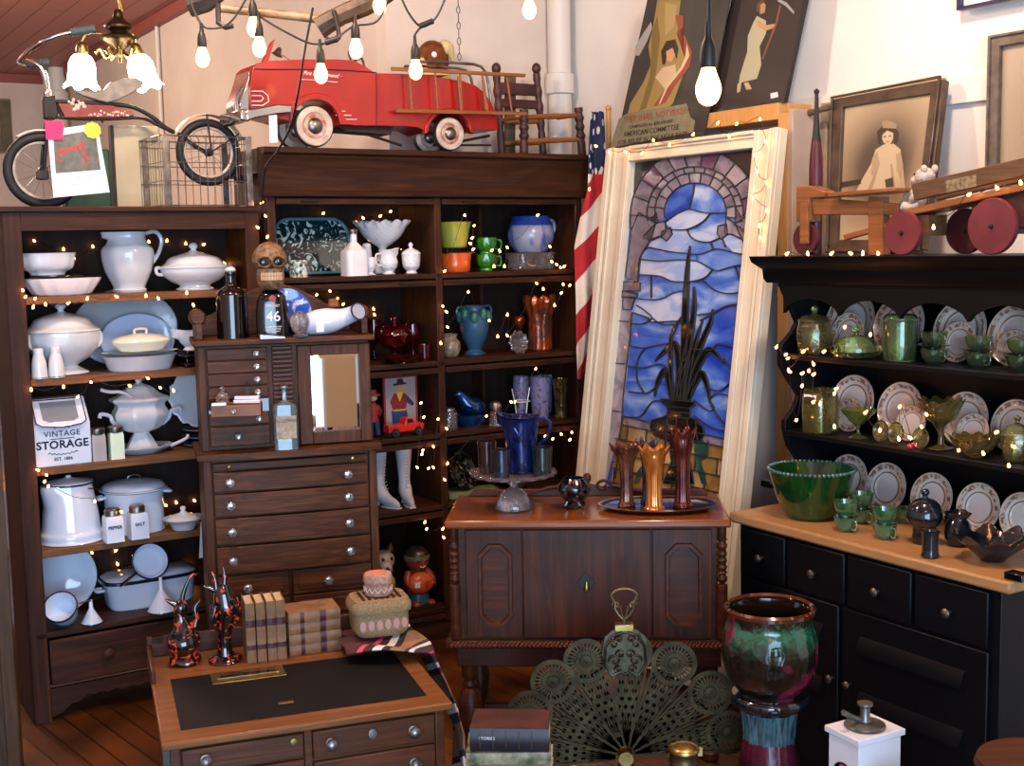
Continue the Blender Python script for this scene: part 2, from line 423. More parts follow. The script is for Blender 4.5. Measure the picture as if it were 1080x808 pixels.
# ================================================================ wide sectional bookcase in the corner
t = thing('display_cabinet', 'wide dark sectional bookcase in the corner under the red pedal truck', 'bookcase', BK, 0, 0, 0)
BW, BD, BT = 1.49, .36, 2.09
BSH = [1.585, 1.215, .905, .595]
BBOT = .145
obj('side_panel', MB().box(0, .025, .015, BD, 0, 2.0), M['wood_z'], t, bevel=.002)
obj('side_panel', MB().box(BW-.025, BW, .015, BD, 0, 2.0), M['wood_z'], t, bevel=.002)
obj('stile', MB().box(0, .035, 0, .016, .08, 1.93), M['wood_z'], t, bevel=.003)
obj('stile', MB().box(BW-.035, BW, 0, .016, .08, 1.93), M['wood_z'], t, bevel=.003)
obj('stile', MB().box(.735, .768, 0, .016, .08, 1.93), M['wood_z'], t, bevel=.003)
obj('divider', MB().box(.742, .76, .016, BD-.015, .08, 1.93), M['wood_z'], t)
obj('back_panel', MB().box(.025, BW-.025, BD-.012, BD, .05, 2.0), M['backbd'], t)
cr = MB().prism([(0, 1.9), (-.03, 1.905), (-.036, 1.93), (-.026, 1.945), (-.03, 1.99), (-.05, 2.045), (-.056, 2.06), (-.075, 2.068), (-.078, 2.088), (0, 2.09)], 0, BW+.06, M=T(BW+.03, 0, 0) @ RZ(90))
# prism outline runs in x,z and is turned so that it faces the front
obj('cornice', cr, M['wood'], t)
obj('top_board', MB().box(-.03, BW+.03, 0, BD+.01, 1.99, 2.088), M['wood'], t, bevel=.004)
for z in BSH+[BBOT, 1.925]:
    if z != 1.925: obj('shelf', MB().box(.025, BW-.025, .0, BD-.013, z-.02, z), M['wood'], t, bevel=.002)
    for x0, x1 in ((.036, .734), (.769, BW-.036)):
        r_ = obj('door_rail', MB().box(x0, x1, -.008, .012, z-.052, z-.028), M['wood'], t, bevel=.003)
        for f in (.2, .8):
            xx = x0+(x1-x0)*f
            obj('hinge', MB().box(xx-.03, xx+.03, -.011, -.006, z-.044, z-.036).lathe([(.004, -.036), (.004, .036)], 8, M=T(xx, -.01, z-.04) @ RY(90)), M['iron'], r_)
obj('plinth', MB().box(0, BW, .01, .03, 0, .16), M['wood'], t)
for z0, z1 in ((1.225, 1.53), (1.60, 1.87), (.915, 1.16)):
    obj('inner_post', MB().box(1.10, 1.115, BD-.11, BD-.014, z0, z1), M['wood_z'], t)
# ================================================================ dental secretary
t = thing('dental_cabinet', 'tall carved oak dental cabinet with crystal knobs and a small mirror door', 'cabinet', S, 0, 0, 0)
SW, SD = .622, .32
SDp = SD
lo_ = MB().box(0, SW, .012, SD, .12, .962); obj('lower_case', lo_, M['oak_z'], t, bevel=.003)
for x in (0, SW-.03): obj('corner_post', MB().box(x, x+.03, -.004, .014, 0, .962), M['oak_z'], t, bevel=.004)
def ledge_outline(e):
    n = 18; return [(-.018, SD), (-.018, -e*.2-.01)]+[(-.018+(SW+.036)*i/n, -.014-e*sin(pi*i/n)) for i in range(n+1)]+[(SW+.018, SD)]
obj('ledge', MB().slab(ledge_outline(.035), .962, .985), M['oak'], t, bevel=.004)
def bowed(x0, x1, z0, z1, e, y=0.0):
    n = 14; b = MB()
    def yy(x): return y-.004-e*sin(pi*(x)/SW)
    poly = [(x0, .02)]+[(x0+(x1-x0)*i/n, yy(x0+(x1-x0)*i/n)) for i in range(n+1)]+[(x1, .02)]
    return b.slab(poly, z0, z1)
def crystal_knob(parent, x, y, z, r=.0165):
    b = MB().lathe([(.004, 0), (.005, .008), (r*.8, .012), (r, .018), (r*.9, .024), (r*.45, .027), (0, .026)], 16, M=T(x, y, z) @ RX(90), fn=lambda a, i, rr, zz: (rr*(1+.08*cos(8*a)), zz))
    obj('knob', b, M['knobgl'], parent)
sl = obj('pull_out_slide', bowed(.035, SW-.035, .925, .95, .02), M['oak'], t, bevel=.002)
for x in (.09, .53): obj('knob', MB().lathe([(.003, 0), (.006, .008), (.007, .012), (0, .016)], 12, M=T(x, -.012, .937) @ RX(90)), M['brass'], sl)
for z0, z1, e in ((.846, .917, .02), (.757, .838, .02), (.654, .749, .02), (.548, .646, .02)):
    d = obj('drawer', bowed(.034, SW-.034, z0, z1, e), M['oak'], t, bevel=.003)
    for x in (.09, .51): crystal_knob(d, x, -.004-e*sin(pi*x/SW), (z0+z1)/2)
for x0, x1, z0, z1 in ((.034, .285, .448, .538), (.30, SW-.034, .448, .538), (.30, SW-.034, .352, .442), (.034, .285, .14, .44), (.30, SW-.034, .14, .345)):
    d = obj('drawer' if z1-z0 < .12 else 'door', MB().box(x0, x1, -.004, .012, z0, z1).box(x0+.02, x1-.02, -.009, -.004, z0+.018, z1-.018), M['oak'], t, bevel=.003)
    crystal_knob(d, .137 if x0 < .1 else .427, -.009, (z0+z1)/2 if z1-z0 < .12 else z1-.05)
UB = .05
uc = MB().box(.005, SW-.005, UB+.012, SD, .985, 1.365); obj('upper_case', uc, M['oak_z'], t, bevel=.003)
obj('corner_post', MB().box(.003, .03, UB, UB+.014, .985, 1.362), M['oak_z'], t, bevel=.003)
obj('upper_top', MB().slab([(-.012, UB-.03), (SW+.012, UB-.03), (SW+.012, SD+.005), (-.012, SD+.005)], 1.362, 1.383), M['oak'], t, bevel=.005)
for x in (.0, SW-.028):
    g = MB()
    g.lathe([(0, -.0), (.024, .0), (.03, .01), (.03, .10), (.024, .11), (0, .11)], 20, M=T(x+.014, UB+.06, 1.46) @ RX(90) @ T(0, 0, -.12))
    g.box(x+.002, x+.026, UB+.03, SD-.01, 1.383, 1.44)
    obj('scroll_end', g, M['oak'], t, bevel=.003)
def gallery():
    n = 30; pts = [(.03, 1.383)]
    for i in range(n+1):
        u = i/n; pts.append((.03+(SW-.06)*u, 1.45+.12*sin(pi*u)**1.5))
    pts.append((SW-.03, 1.383)); return pts
obj('carved_gallery', MB().prism(gallery(), SD-.03, SD-.008), M['oak'], t, bevel=.004)
zz = 1.352; hs = [.046, .046, .046, .046, .05, .046, .075]
for i, h in enumerate(hs):
    z1 = zz; z0 = zz-h+.004; zz -= h
    if i == 4: continue
    d = obj('drawer', MB().box(.034, .245, UB-.004, UB+.012, z0, z1), M['oak'], t, bevel=.003)
    crystal_knob(d, .205 if i < 6 else .13, UB-.004, (z0+z1)/2, .0125)
zo = 1.352-sum(hs[:4]); za = zo-hs[4]
obj('drawer_opening', MB().box(.034, .245, UB+.006, UB+.0125, za+.002, zo-.002), M['blackgl'], t)
sd_ = obj('swing_drawer', MB().box(0, .17, 0, .006, 0, .04).box(0, .17, .09, .096, 0, .04).box(0, .006, .006, .09, 0, .04).box(.164, .17, .006, .09, 0, .04).box(.006, .164, .006, .09, 0, .005), M['orangewood'], t, loc=(.035, UB-.10, za+.004), rotz=radians(-10), bevel=.0015)
crystal_knob(sd_, .08, 0, .02, .01)
lv = MB()
for i in range(22): lv.box(.262, .335, UB-.002, UB+.012, .998+i*.0163, .998+i*.0163+.0125, M=None)
obj('louver_panel', lv, M['maho'], t, bevel=.003)
mdoor = obj('mirror_door', MB().box(.352, .40, UB-.012, UB+.012, .99, 1.352).box(.575, .617, UB-.012, UB+.012, .99, 1.352).box(.40, .575, UB-.012, UB+.012, .99, 1.035).box(.40, .575, UB-.012, UB+.012, 1.315, 1.352), M['oak_z'], t, bevel=.003)
mir = mat('mirror glass', 'f4f4f4', .01, 1)
mb = MB(); x0, x1, z0, z1 = .398, .577, 1.033, 1.317; q = .014
mb.add([(x0, UB-.004, z0), (x1, UB-.004, z0), (x1, UB-.004, z1), (x0, UB-.004, z1), (x0+q, UB-.0065, z0+q), (x1-q, UB-.0065, z0+q), (x1-q, UB-.0065, z1-q), (x0+q, UB-.0065, z1-q)],
       [(4, 5, 6, 7), (0, 1, 5, 4), (1, 2, 6, 5), (2, 3, 7, 6), (3, 0, 4, 7)])
obj('mirror', mb, mir, mdoor, flat=True)
# ================================================================ low desk in front
t = thing('desk', 'low oak desk with black leather inset and brass slot plate', 'desk', D, 0, 0, 0)
DW, DD, DZ = .745, .70, .5
obj('case', MB().box(.02, DW-.02, .03, DD-.01, .04, .478), M['desk'], t, bevel=.003)
top = obj('desk_top', MB().box(0, DW, 0, DD, .478, .4985), M['deskedge'], t, bevel=.005)
obj('leather_inset', MB().box(.052, DW-.052, .075, .468, .4985, .5), mat('black leather', '0c0c0e', .6, bump=.0004, bscale=300, spec=.2), top)
obj('slot_plate', MB().box(.16, .365, .375, .462, .5, .5025).box(.175, .35, .405, .432, .5025, .505), M['brass'], top, bevel=.001)
obj('slot_opening', MB().box(.185, .34, .409, .428, .505, .5053), M['blackgl'], top)
obj('name_tag', MB().box(.31, .35, .155, .17, .5, .502), M['brass'], top, bevel=.0008)
gl = obj('gallery', MB().box(0, .012, .45, DD, .4985, .535).box(.012, DW-.012, DD-.012, DD, .4985, .56).box(.0, .05, DD-.012, DD, .535, .56), M['maho'], t, bevel=.003)
obj('side_gap', MB().box(.004, .02, .03, .05, .1, .47), M['blackgl'], t)
for x in (.352,): obj('stile', MB().box(x, x+.02, .018, .032, .04, .478), M['desk'], t, bevel=.002)
for x in (.02, DW-.045): obj('stile', MB().box(x, x+.025, .018, .032, .0, .478), M['desk'], t, bevel=.003)
def desk_knob(d, x, z): obj('knob', MB().lathe([(.013, 0), (.014, .003), (.006, .005), (.006, .012), (.014, .016), (.015, .022), (.008, .028), (0, .029)], 20, M=T(x, .016, z) @ RX(90)), M['steel'], d)
for x0, x1, z0, z1, ks in ((.048, .35, .405, .468, (.105,)), (.048, .35, .30, .398, (.105, .28)), (.048, .35, .19, .293, (.105, .28)), (.374, DW-.047, .405-.01, .468, (.42, .64)), (.374, DW-.047, .30, .385, (.42, .64)), (.374, DW-.047, .19, .293, (.42, .64))):
    d = obj('drawer', MB().box(x0, x1, .016, .034, z0, z1), M['desk'], t, bevel=.003)
    for k in ks: desk_knob(d, k, (z0+z1)/2)
    if ks[0] == .42 and z1 > .46:
        obj('keyhole', MB().lathe([(.011, 0), (.011, .003), (0, .004)], 16, M=T(.53, .016, .44) @ RX(90), sy=1.2), M['steel'], d)
obj('latch', MB().lathe([(.008, 0), (.008, .003), (0, .004)], 14, M=T(.325, .016, .45) @ RX(90)), M['brass'], t)
# ================================================================ sideboard
t = thing('sideboard', 'carved mahogany sideboard with two octagonal panels and rope moulding', 'sideboard', SB, 0, 0, 0)
BWd, BDp, BZ = .9, .40, .82
obj('case', MB().box(.03, BWd-.03, .03, BDp-.01, .415, .79), M['maho'], t, bevel=.002)
obj('top', MB().slab([(-.008, -.015), (BWd+.008, -.015), (BWd+.008, BDp), (-.008, BDp)], .793, .82), M['mahotop'], t, bevel=.007)
obj('door', MB().box(.243, .655, .016, .034, .425, .782), M['maho_z'], t, bevel=.002)
def octo(x0, x1, z0, z1, c): return [(x0+c, z0), (x1-c, z0), (x1, z0+c), (x1, z1-c), (x1-c, z1), (x0+c, z1), (x0, z1-c), (x0, z0+c)]
for x0, x1 in ((.055, .238), (.66, .85)):
    p_ = obj('panel', MB().box(x0, x1, .018, .034, .425, .782), M['maho_z'], t, bevel=.002)
    o8 = octo(x0+.04, x1-.03, .458, .738, .035); i8 = octo(x0+.055, x1-.045, .475, .722, .03)
    mbx = MB(); n = 8
    vs = [(x, .018, z) for x, z in o8]+[(x*.85+xi*.15, .006, z*.85+zi*.15) for (x, z), (xi, zi) in zip(o8, i8)]+[(x*.2+xi*.8, .006, z*.2+zi*.8) for (x, z), (xi, zi) in zip(o8, i8)]+[(x, .016, z) for x, z in i8]
    fs = []
    for r_ in range(3):
        for i in range(n): fs.append((r_*n+i, r_*n+(i+1) % n, (r_+1)*n+(i+1) % n, (r_+1)*n+i))
    fs.append(tuple(range(3*n, 4*n)))
    mbx.add(vs, fs); obj('octagonal_moulding', mbx, M['maho'], p_, flat=True)
def twist(a, i, r, z): return (r, z)
for x in (.018, BWd-.018):
    pf = [(.016, .42), (.018, .43), (.018, .6)]
    z = .605
    pf.append((.008, z))
    for k, h in enumerate((.03, .012, .022, .022, .022, .03, .012)):
        for j in range(1, 6): pf.append((.008+.009*sin(pi*j/6), z+h*j/6))
        z += h
    pf += [(.014, z+.004), (.014, .79)]
    obj('turned_column', MB().lathe(pf, 16, (x, .02, 0)), M['maho'], t)
rp = MB(); n = 64
for i in range(n):
    x = -.005+(BWd+.01)*i/n
    rp.tube([(x, .0, .394), (x+.010, -.012, .402), (x+.022, .0, .415)], [.004, .0075, .004], 6)
rp.box(-.012, BWd+.012, 0, BDp, .392, .416)
obj('rope_moulding', rp, M['maho'], t)
obj('lower_rail', MB().box(.02, BWd-.02, .02, BDp-.02, .325, .392), M['maho'], t, bevel=.003)
for i, (x, y) in enumerate(((.055, .05), (BWd-.055, .05), (.055, BDp-.05), (BWd-.055, BDp-.05))):
    obj('leg', MB().lathe([(.022, 0), (.03, .01), (.03, .03), (.016, .045), (.022, .06), (.036, .12), (.04, .19), (.03, .23), (.016, .245), (.024, .255), (.018, .27), (.026, .285), (.026, .325)], 20, (x, y, 0), fn=lambda a, i, r, z: (r*(1+.03*cos(14*a)) if .06 < z < .235 else r, z)), M['maho'], t)
obj('stretcher', MB().box(.05, BWd-.05, BDp-.065, BDp-.04, .05, .075).box(.045, .065, .05, BDp-.05, .05, .075).box(BWd-.065, BWd-.045, .05, BDp-.05, .05, .075), M['maho'], t)
hd = obj('drop_handle', MB().prism([(.445, .575), (.475, .61), (.445, .645), (.415, .61)], .011, .016), M['iron'], t, bevel=.001)
obj('pull', MB().lathe([(.003, .0), (.006, -.012), (.009, -.025), (.007, -.034), (0, -.038)], 12, (.447, .004, .615)), M['brass'], hd)
# low carved back rail of the sideboard
def crest():
    p_ = [(.03, .82), (.05, .842), (.30, .845), (.40, .852), (.44, .862), (.45, .868)]
    m_ = [(BWd-x, z) for x, z in reversed(p_)]
    return p_+m_
obj('back_rail', MB().prism(crest(), BDp-.03, BDp-.012), M['maho'], t, bevel=.003)
scr = MB()
for sgn in (-1, 1):
    cx = BWd/2+sgn*.055; pts = []
    for i in range(22):
        a = i/21*2.2*pi; r_ = .030*(1-i/21*.8); pts.append((cx+sgn*r_*cos(a), BDp-.034, .856+r_*.8*sin(a)))
    scr.tube(pts, .006, 6)
    scr.tube([(cx+sgn*.03, BDp-.034, .858), (cx+sgn*.08, BDp-.034, .85), (cx+sgn*.15, BDp-.034, .83)], [.006, .008, .003], 6)
scr.ball((BWd/2, BDp-.036, .885), .016, 12, 8, sx=.9, sy=.5, sz=1.2)
obj('scroll_carving', scr, M['maho'], t)
# ================================================================ black hutch
t = thing('hutch', 'black painted china hutch with a butcher block counter', 'hutch', R, 0, 0, 0)
HX0, HX1, HD = -1.065, -.03, .50
bk = M['black']
obj('case', MB().box(HX0+.02, HX1-.01, .025, HD, .0, .765), bk, t, bevel=.003)
obj('counter', MB().slab([(HX0-.01, 0), (0, 0), (0, HD), (HX0-.01, HD)], .766, .8), M['counter'], t, bevel=.008)
DX = [HX0+.035, -.815, -.565, -.315, -.06]
for a, b in zip(DX, DX[1:]):
    d = obj('drawer', MB().box(a, b-.012, .010, .027, .60, .755), bk, t, bevel=.004)
    obj('knob', MB().lathe([(.005, 0), (.005, .01), (.012, .014), (.014, .02), (.008, .025), (0, .026)], 16, M=T((a+b)/2-.006, .01, .672) @ RX(90)), M['steel'], d)
for a, b, kx in ((HX0+.035, -.60, -.62), (-.585, -.07, -.55)):
    d = obj('door', MB().box(a, b, .012, .027, .06, .59), bk, t, bevel=.004)
    mb = MB()
    for z in (.50, .33):
        mb.prism([(.012, z+.02), (-.004, z-.012), (-.004, z-.03), (.012, z-.035)], 0, (b-a)*.72, M=T(b-(b-a)*.14, 0, 0) @ RZ(90))
    obj('louver', mb, bk, d)
    obj('knob', MB().lathe([(.005, 0), (.005, .01), (.011, .014), (.013, .02), (.007, .025), (0, .026)], 16, M=T(kx, .012, .36) @ RX(90)), M['steel'], d)
def side_prof():
    return [(.30, .8), (.30, .83), (.36, .88), (.30, .93), (.245, 1.0), (.225, 1.06), (.225, 1.09), (.27, 1.13), (.29, 1.17), (.24, 1.23), (.205, 1.28), (.205, 1.345), (.26, 1.39), (.28, 1.42), (.235, 1.50), (.20, 1.56), (HD-.01, 1.56), (HD-.01, .8)]
for x in (HX0+.02, HX1-.04):
    obj('side_panel', MB().prism(side_prof(), -.02, 0, M=T(x-.018, 0, 0) @ RZ(90)), bk, t, bevel=.002)
obj('back_panel', MB().box(HX0+.02, HX1-.035, HD-.02, HD-.01, .8, 1.6), bk, t)
HSH = [1.32, 1.06]
for z, y0 in zip(HSH, (.20, .215)):
    obj('shelf', MB().box(HX0+.0225, HX1-.0385, y0, HD-.021, z-.018, z), bk, t, bevel=.003)
HSY = .22
val = [(HX0+.02, 1.56), (HX1-.02, 1.56)]
n = 60; wv = []
for i in range(n+1):
    x = HX1-.04+(HX0+.02-(HX1-.04))*i/n; u = (i/n*4.0) % 1
    wv.append((x, 1.50-.028*(1-abs(cos(pi*u))**.7)*0+.05*(sin(pi*u)**.6)-.045))
obj('scalloped_valance', MB().prism(val+wv, .215, .232), bk, t)
obj('cornice', MB().prism([(.20, 1.555), (.185, 1.57), (.18, 1.60), (.13, 1.625), (.12, 1.645), (HD, 1.645), (HD, 1.555)], 0, HX1-HX0+.09, M=T(HX1+.045, 0, 0) @ RZ(90)), bk, t, bevel=.002)
HTOP = 1.645
# ================================================================ helpers for things standing on shelves
class PB(MB):
    """mesh in pixel units, scaled to metres when it is placed"""
    pass
def sc(mb, k):
    mb.v = [Vector(v)*k for v in mb.v]; return mb
def item(name, label, cat, F, px, y, z, rot=0, group=None):
    x = F.x(px, y, z); k = F.k(x, y, z)
    return thing(name, label, cat, F, x, y, z+.0006, rot, group), k
def part(root, name, mb, m, k, **kw):
    for s in ('bevel',):
        if s in kw: kw[s] *= k
    return obj(name, sc(mb, k), m, root, **kw)
def item1(name, mb, m, label, cat, F, px, y, z, rot=0, group=None, **kw):
    x = F.x(px, y, z); k = F.k(x, y, z)
    if 'bevel' in kw: kw['bevel'] *= k
    return tag(obj(name, sc(mb, k), m, None, F.w(x, y, z+.0006), F.rot+radians(rot), **kw), label, cat, group)
def vessel(outer, th=1.2, floor=None):
    z0 = outer[0][1]; zf = z0+(floor or th*1.3)
    inner = [(max(r-th, th*.25), z) for r, z in reversed(outer) if z > zf]
    ri = inner[-1][0] if inner else outer[0][0]-th
    if inner: inner[0] = (inner[0][0], inner[0][1]-.01)
    return [(0, z0)]+list(outer)+inner+[(ri*.9, zf), (0, zf)]
def smooth(prof, n=4):
    """Catmull-Rom through the profile"""
    out = []; lo_z = min(p[1] for p in prof); hi_z = max(p[1] for p in prof)
    P = [prof[0]]+list(prof)+[prof[-1]]
    for i in range(1, len(P)-2):
        p0, p1, p2, p3 = P[i-1:i+3]
        for j in range(n):
            t = j/n
            q = tuple(.5*((2*p1[c])+(-p0[c]+p2[c])*t+(2*p0[c]-5*p1[c]+4*p2[c]-p3[c])*t*t+(-p0[c]+3*p1[c]-3*p2[c]+p3[c])*t**3) for c in range(len(p1)))
            out.append((max(q[0], 0), min(max(q[1], lo_z), hi_z)))
    out.append(prof[-1]); return out
def spline(pts, n=6):
    out = []; P = [pts[0]]+list(pts)+[pts[-1]]
    for i in range(1, len(P)-2):
        p0, p1, p2, p3 = [Vector(p) for p in P[i-1:i+3]]
        for j in range(n):
            t = j/n
            out.append(.5*((2*p1)+(p2-p0)*t+(2*p0-5*p1+4*p2-p3)*t*t+(3*p1-p0-3*p2+p3)*t**3))
    out.append(Vector(pts[-1])); return out
def flute(n, amp, lo=-1e9, hi=1e9):
    return lambda a, i, r, z: (r*(1+amp*abs(cos(n*a/2))) if lo <= z <= hi else r, z)
def facet(n, amp=1.0):
    def f(a, i, r, z):
        s = 2*pi/n; d = ((a+s/2) % s)-s/2; return (r*((1-amp)+amp*cos(s/2)/cos(d)), z)
    return f
def handle(pts, r, seg=8, flat=1): return MB().tube(spline(pts, 5), r, seg, flat=flat)
def tilt_disc(prof, tilt, spin=0, sx=1, sy=1, lift=None, seg=40, fn=None):
    """a plate standing on its rim: lathe turned so that its face looks to -y, leaning back by tilt degrees"""
    b = MB().lathe(prof, seg, sx=sx, sy=sy, fn=fn)
    Mx = RX(90-tilt) @ RZ(spin)
    b.v = [Mx @ v for v in b.v]
    mz = min(v.z for v in b.v); b.v = [Vector((v.x, v.y, v.z-mz)) for v in b.v]
    return b
def plate_prof(R_, well=.62, h=.09, th=1.2):
    return [(0, 0), (R_*well*.95, 0), (R_*well, R_*h*.2), (R_*.98, R_*h*1.4), (R_, R_*h*1.6), (R_*.98, R_*h*1.6+th), (R_*well*.98, R_*h*.3+th), (R_*well*.9, th), (0, th)]
# ================================================================ left bookcase: top shelf
z1, z2, z3, z4, z5 = LSH[0], LSH[1], LSH[2], LSH[3], LBOT
wh, en = M['white'], M['enamel']
item1('serving_dish', MB().lathe([(0, 0), (26, 0), (30, 2), (39, 15), (40, 18), (38, 18), (29, 4), (0, 4)], 60, sy=.62, fn=lambda a, i, r, z: (r*(1+.025*cos(14*a)), z)), M['milk'], 'shallow white scalloped dish with a ribbed side under the fluted bowl', 'dish', L, 66, .115, z1)
item1('slate_tray', MB().box(-27, 27, -16, 16, 0, 3), M['blackgl'], 'thin black tray between the scalloped dish and the fluted bowl', 'tray', L, 57, .115, z1+.0635, bevel=.8)
item1('fluted_bowl', MB().lathe(vessel(smooth([(17, 0), (18, 3), (25, 7), (27, 14), (28, 21), (29, 23)], 2)), 60, sy=.8, fn=lambda a, i, r, z: (r*(1+.05*abs(sin(5*a))), z)), wh, 'white fluted bowl stacked at the left of the top shelf', 'bowl', L, 50, .115, z1+.0755)
t, k = item('pitcher', 'tall white ironstone pitcher on the top shelf of the left bookcase', 'pitcher', L, 137, .19, z1)
part(t, 'body', MB().lathe(vessel(smooth([(17, 0), (18, 3), (16.5, 6), (24, 22), (27, 38), (26, 46), (22, 50), (19, 57), (20, 63)], 3)), 48, fn=lambda a, i, r, z: (r*(1+.018*cos(8*a)+(.35*max(0, cos(a-pi))**10 if z > 56 else 0)), z)), wh, k)
part(t, 'handle', handle([(18, 0, 61), (30, 0, 63), (36, 0, 55), (34, 0, 44), (29, 0, 35), (25, 0, 30)], [2.2]*26), wh, k)
t, k = item('covered_tureen', 'covered white ironstone tureen with side handles on the top shelf', 'tureen', L, 206, .14, z1)
part(t, 'body', MB().lathe(vessel(smooth([(19, 0), (20, 2), (16, 5), (26, 10), (34, 17), (36, 23)], 3)), 48, sy=.7), wh, k)
part(t, 'lid', MB().lathe(smooth([(36.5, 23), (37, 25), (31, 28), (26, 34), (14, 38), (4, 41), (3, 43), (5, 46), (3, 49), (0, 50)], 3), 48, sy=.7), wh, k)
for s in (-1, 1): part(t, 'handle', handle([(s*32, 0, 17), (s*39, 0, 18), (s*40, 0, 24), (s*35, 0, 24)], 1.8), wh, k)
# second shelf
t, k = item('covered_tureen', 'large round footed tureen with a domed lid at the left of the second shelf', 'tureen', L, 68, .168, z2); k *= .97
part(t, 'body', MB().lathe(vessel(smooth([(25, 0), (26, 2), (17, 7), (15, 10), (28, 18), (37, 30), (39, 42), (39, 46)], 3)), 56, fn=lambda a, i, r, z: (r*(1+.012*cos(12*a)), z)), wh, k)
part(t, 'lid', MB().lathe(smooth([(39.5, 46), (40, 48), (33, 52), (27, 60), (13, 65), (5, 67), (3, 69), (6, 73), (4, 76), (0, 77)], 3), 56), wh, k)
for s in (-1, 1): part(t, 'handle', handle([(s*31, -12, 28), (s*37, -14, 33), (s*37, -14, 43), (s*33, -12, 44)], 2.2), wh, k)
for px, lb in ((42, 'plain white salt shaker nearer the bookcase stile'), (60, 'plain white salt shaker in front of the large tureen foot')):
    t, k = item('salt_shaker', lb, 'shaker', L, px, .04, z2)
    part(t, 'body', MB().lathe(smooth([(0, 0), (8, 0), (8.2, 3), (7.6, 16), (5.4, 25), (5, 27)], 3), 24), wh, k)
    part(t, 'cap', MB().lathe([(5.3, 26.5), (5.5, 30), (4.6, 32), (0, 32.5)], 20), wh, k)
    part(t, 'base_ring', MB().lathe([(8.5, 0), (8.6, 1.6), (8, 1.8)], 24), M['steel'], k)
item1('oval_platter', tilt_disc(plate_prof(55, .72, .05), 2.5, sy=.74), M['greyw'], 'largest grey-white oval platter leaning at the back of the second shelf', 'platter', L, 134, .313, z2)
item1('oval_platter', tilt_disc(plate_prof(39, .68, .06), 7, sy=.72), M['bluew'], 'pale blue oval platter leaning in front of the larger grey platter', 'platter', L, 146, .258, z2)
item1('oval_dish', MB().lathe(vessel([(31, 0), (33, 2), (38, 14), (41, 16)]), 48, sy=.6), wh, 'open oval white dish under the small cream covered dish', 'dish', L, 148, .112, z2)
item1('oval_dish', MB().lathe(vessel([(30, 0), (33, 1), (41, 2.6)], .9), 48, sy=.6), wh, 'flat white oval stand between the open dish and the cream covered dish', 'dish', L, 148, .112, z2+.0615)
t, k = item('covered_dish', 'small cream oval covered dish on top of the stacked oval dishes', 'dish', L, 149, .112, z2+.073)
part(t, 'body', MB().lathe(vessel(smooth([(22, 0), (24, 2), (30, 8), (31, 10)], 2)), 40, sy=.6), M['cream'], k)
lid = part(t, 'lid', MB().lathe(smooth([(31, 10), (30, 12), (22, 15.5), (8, 18), (0, 18.5)], 2), 40, sy=.6), M['cream'], k)
part(t, 'lid_handle', handle([(-6, 0, 17), (-6, 0, 22), (0, 0, 23), (6, 0, 22), (6, 0, 17)], 1.5), M['cream'], k)
t, k = item('gravy_boat', 'small white gravy boat at the right end of the second shelf', 'gravy boat', L, 200, .12, z2+.0645)
part(t, 'body', MB().lathe(vessel(smooth([(7, 0), (5, 3), (10, 8), (13, 16), (14, 20)], 3), 1), 32, sy=.6, fn=lambda a, i, r, z: (r*(1+.5*max(0, cos(a-pi))**4*(z > 12)), z+(3*max(0, cos(a-pi))**2 if z > 14 else 0))), wh, k)
item1('slate_tray', MB().box(-12, 14, -18, 18, 0, 4).box(-10, 12, -16, 16, 4, 10).box(-12, 14, -18, 18, 10, 13).box(-9, 11, -15, 15, 13, 17.5), M['blackgl'], 'dark glazed box carrying the small white gravy boat', 'box', L, 202, .12, z2, bevel=.8)
# third shelf
t, k = item('storage_bin', 'white enamel bread bin marked VINTAGE STORAGE on the third shelf', 'bin', L, 63, .10, z3)
bp = [(-22, 0), (22, 0), (22, 42), (8, 68), (-22, 68)]   # side profile: y (front -), z
bm = MB().prism([(y, z) for y, z in ((-20, 0), (24, 0), (24, 69), (2, 69), (-20, 44))], -29, 29)
Mr = RZ(90); bm.v = [Vector((v.y, v.x, v.z)) for v in bm.v]; bm.f = [tuple(reversed(f)) for f in bm.f]
body = part(t, 'body', bm, en, k, bevel=1.4)
sl = Vector((0, 22, 25)).normalized(); n_ = Vector((0, -25, 22)).normalized()
Ml = Matrix(((1, 0, 0), sl.to_tuple(), n_.to_tuple())).transposed().to_4x4(); Ml.translation = Vector((0, -20, 44))
lidp = [(-25, 1), (-20, -3), (0, -6), (20, -3), (25, 1), (25, 30), (-25, 30)]
part(t, 'lid', MB().slab(lidp, 0, 2.2, M=Ml), en, k, bevel=.6)
part(t, 'lid_rim', MB().line2(lidp, 1.3, 2.0, 2.6, M=Ml, closed=True), M['rim'], k)
part(t, 'window', MB().slab([(-18, 5), (-12, 1.5), (12, 1.5), (18, 5), (18, 27), (-18, 27)], 2.2, 2.6, M=Ml), mat('greyish pane', '73808a', .15, coat=.4), k)
lt = MB()
for s, sz, h, sp in (('VINTAGE', 8.2, 34, 1.1), ('STORAGE', 11.5, 22.5, 1.05), ('EST. 1886', 4.6, 7.5, 1.0)):
    merge(lt, text_mb(s, sz, .15, bold=.32 if s == 'STORAGE' else .08, space=sp), T(0, -20.15, h) @ UPRIGHT)
for zz_, w_, a_ in ((14, 15, -1), (28.8, 12, 0), (40, 8, 1)):
    lt.line2([(-w_+2*w_*i/14, zz_+a_*(2.2*cos(pi*(i/14-.5))-(1.2 if i % 2 else 0))) for i in range(15)], .8, 0, .3, M=T(0, -20.05, 0) @ UPRIGHT)
part(t, 'lettering', lt, M['rim'], k)
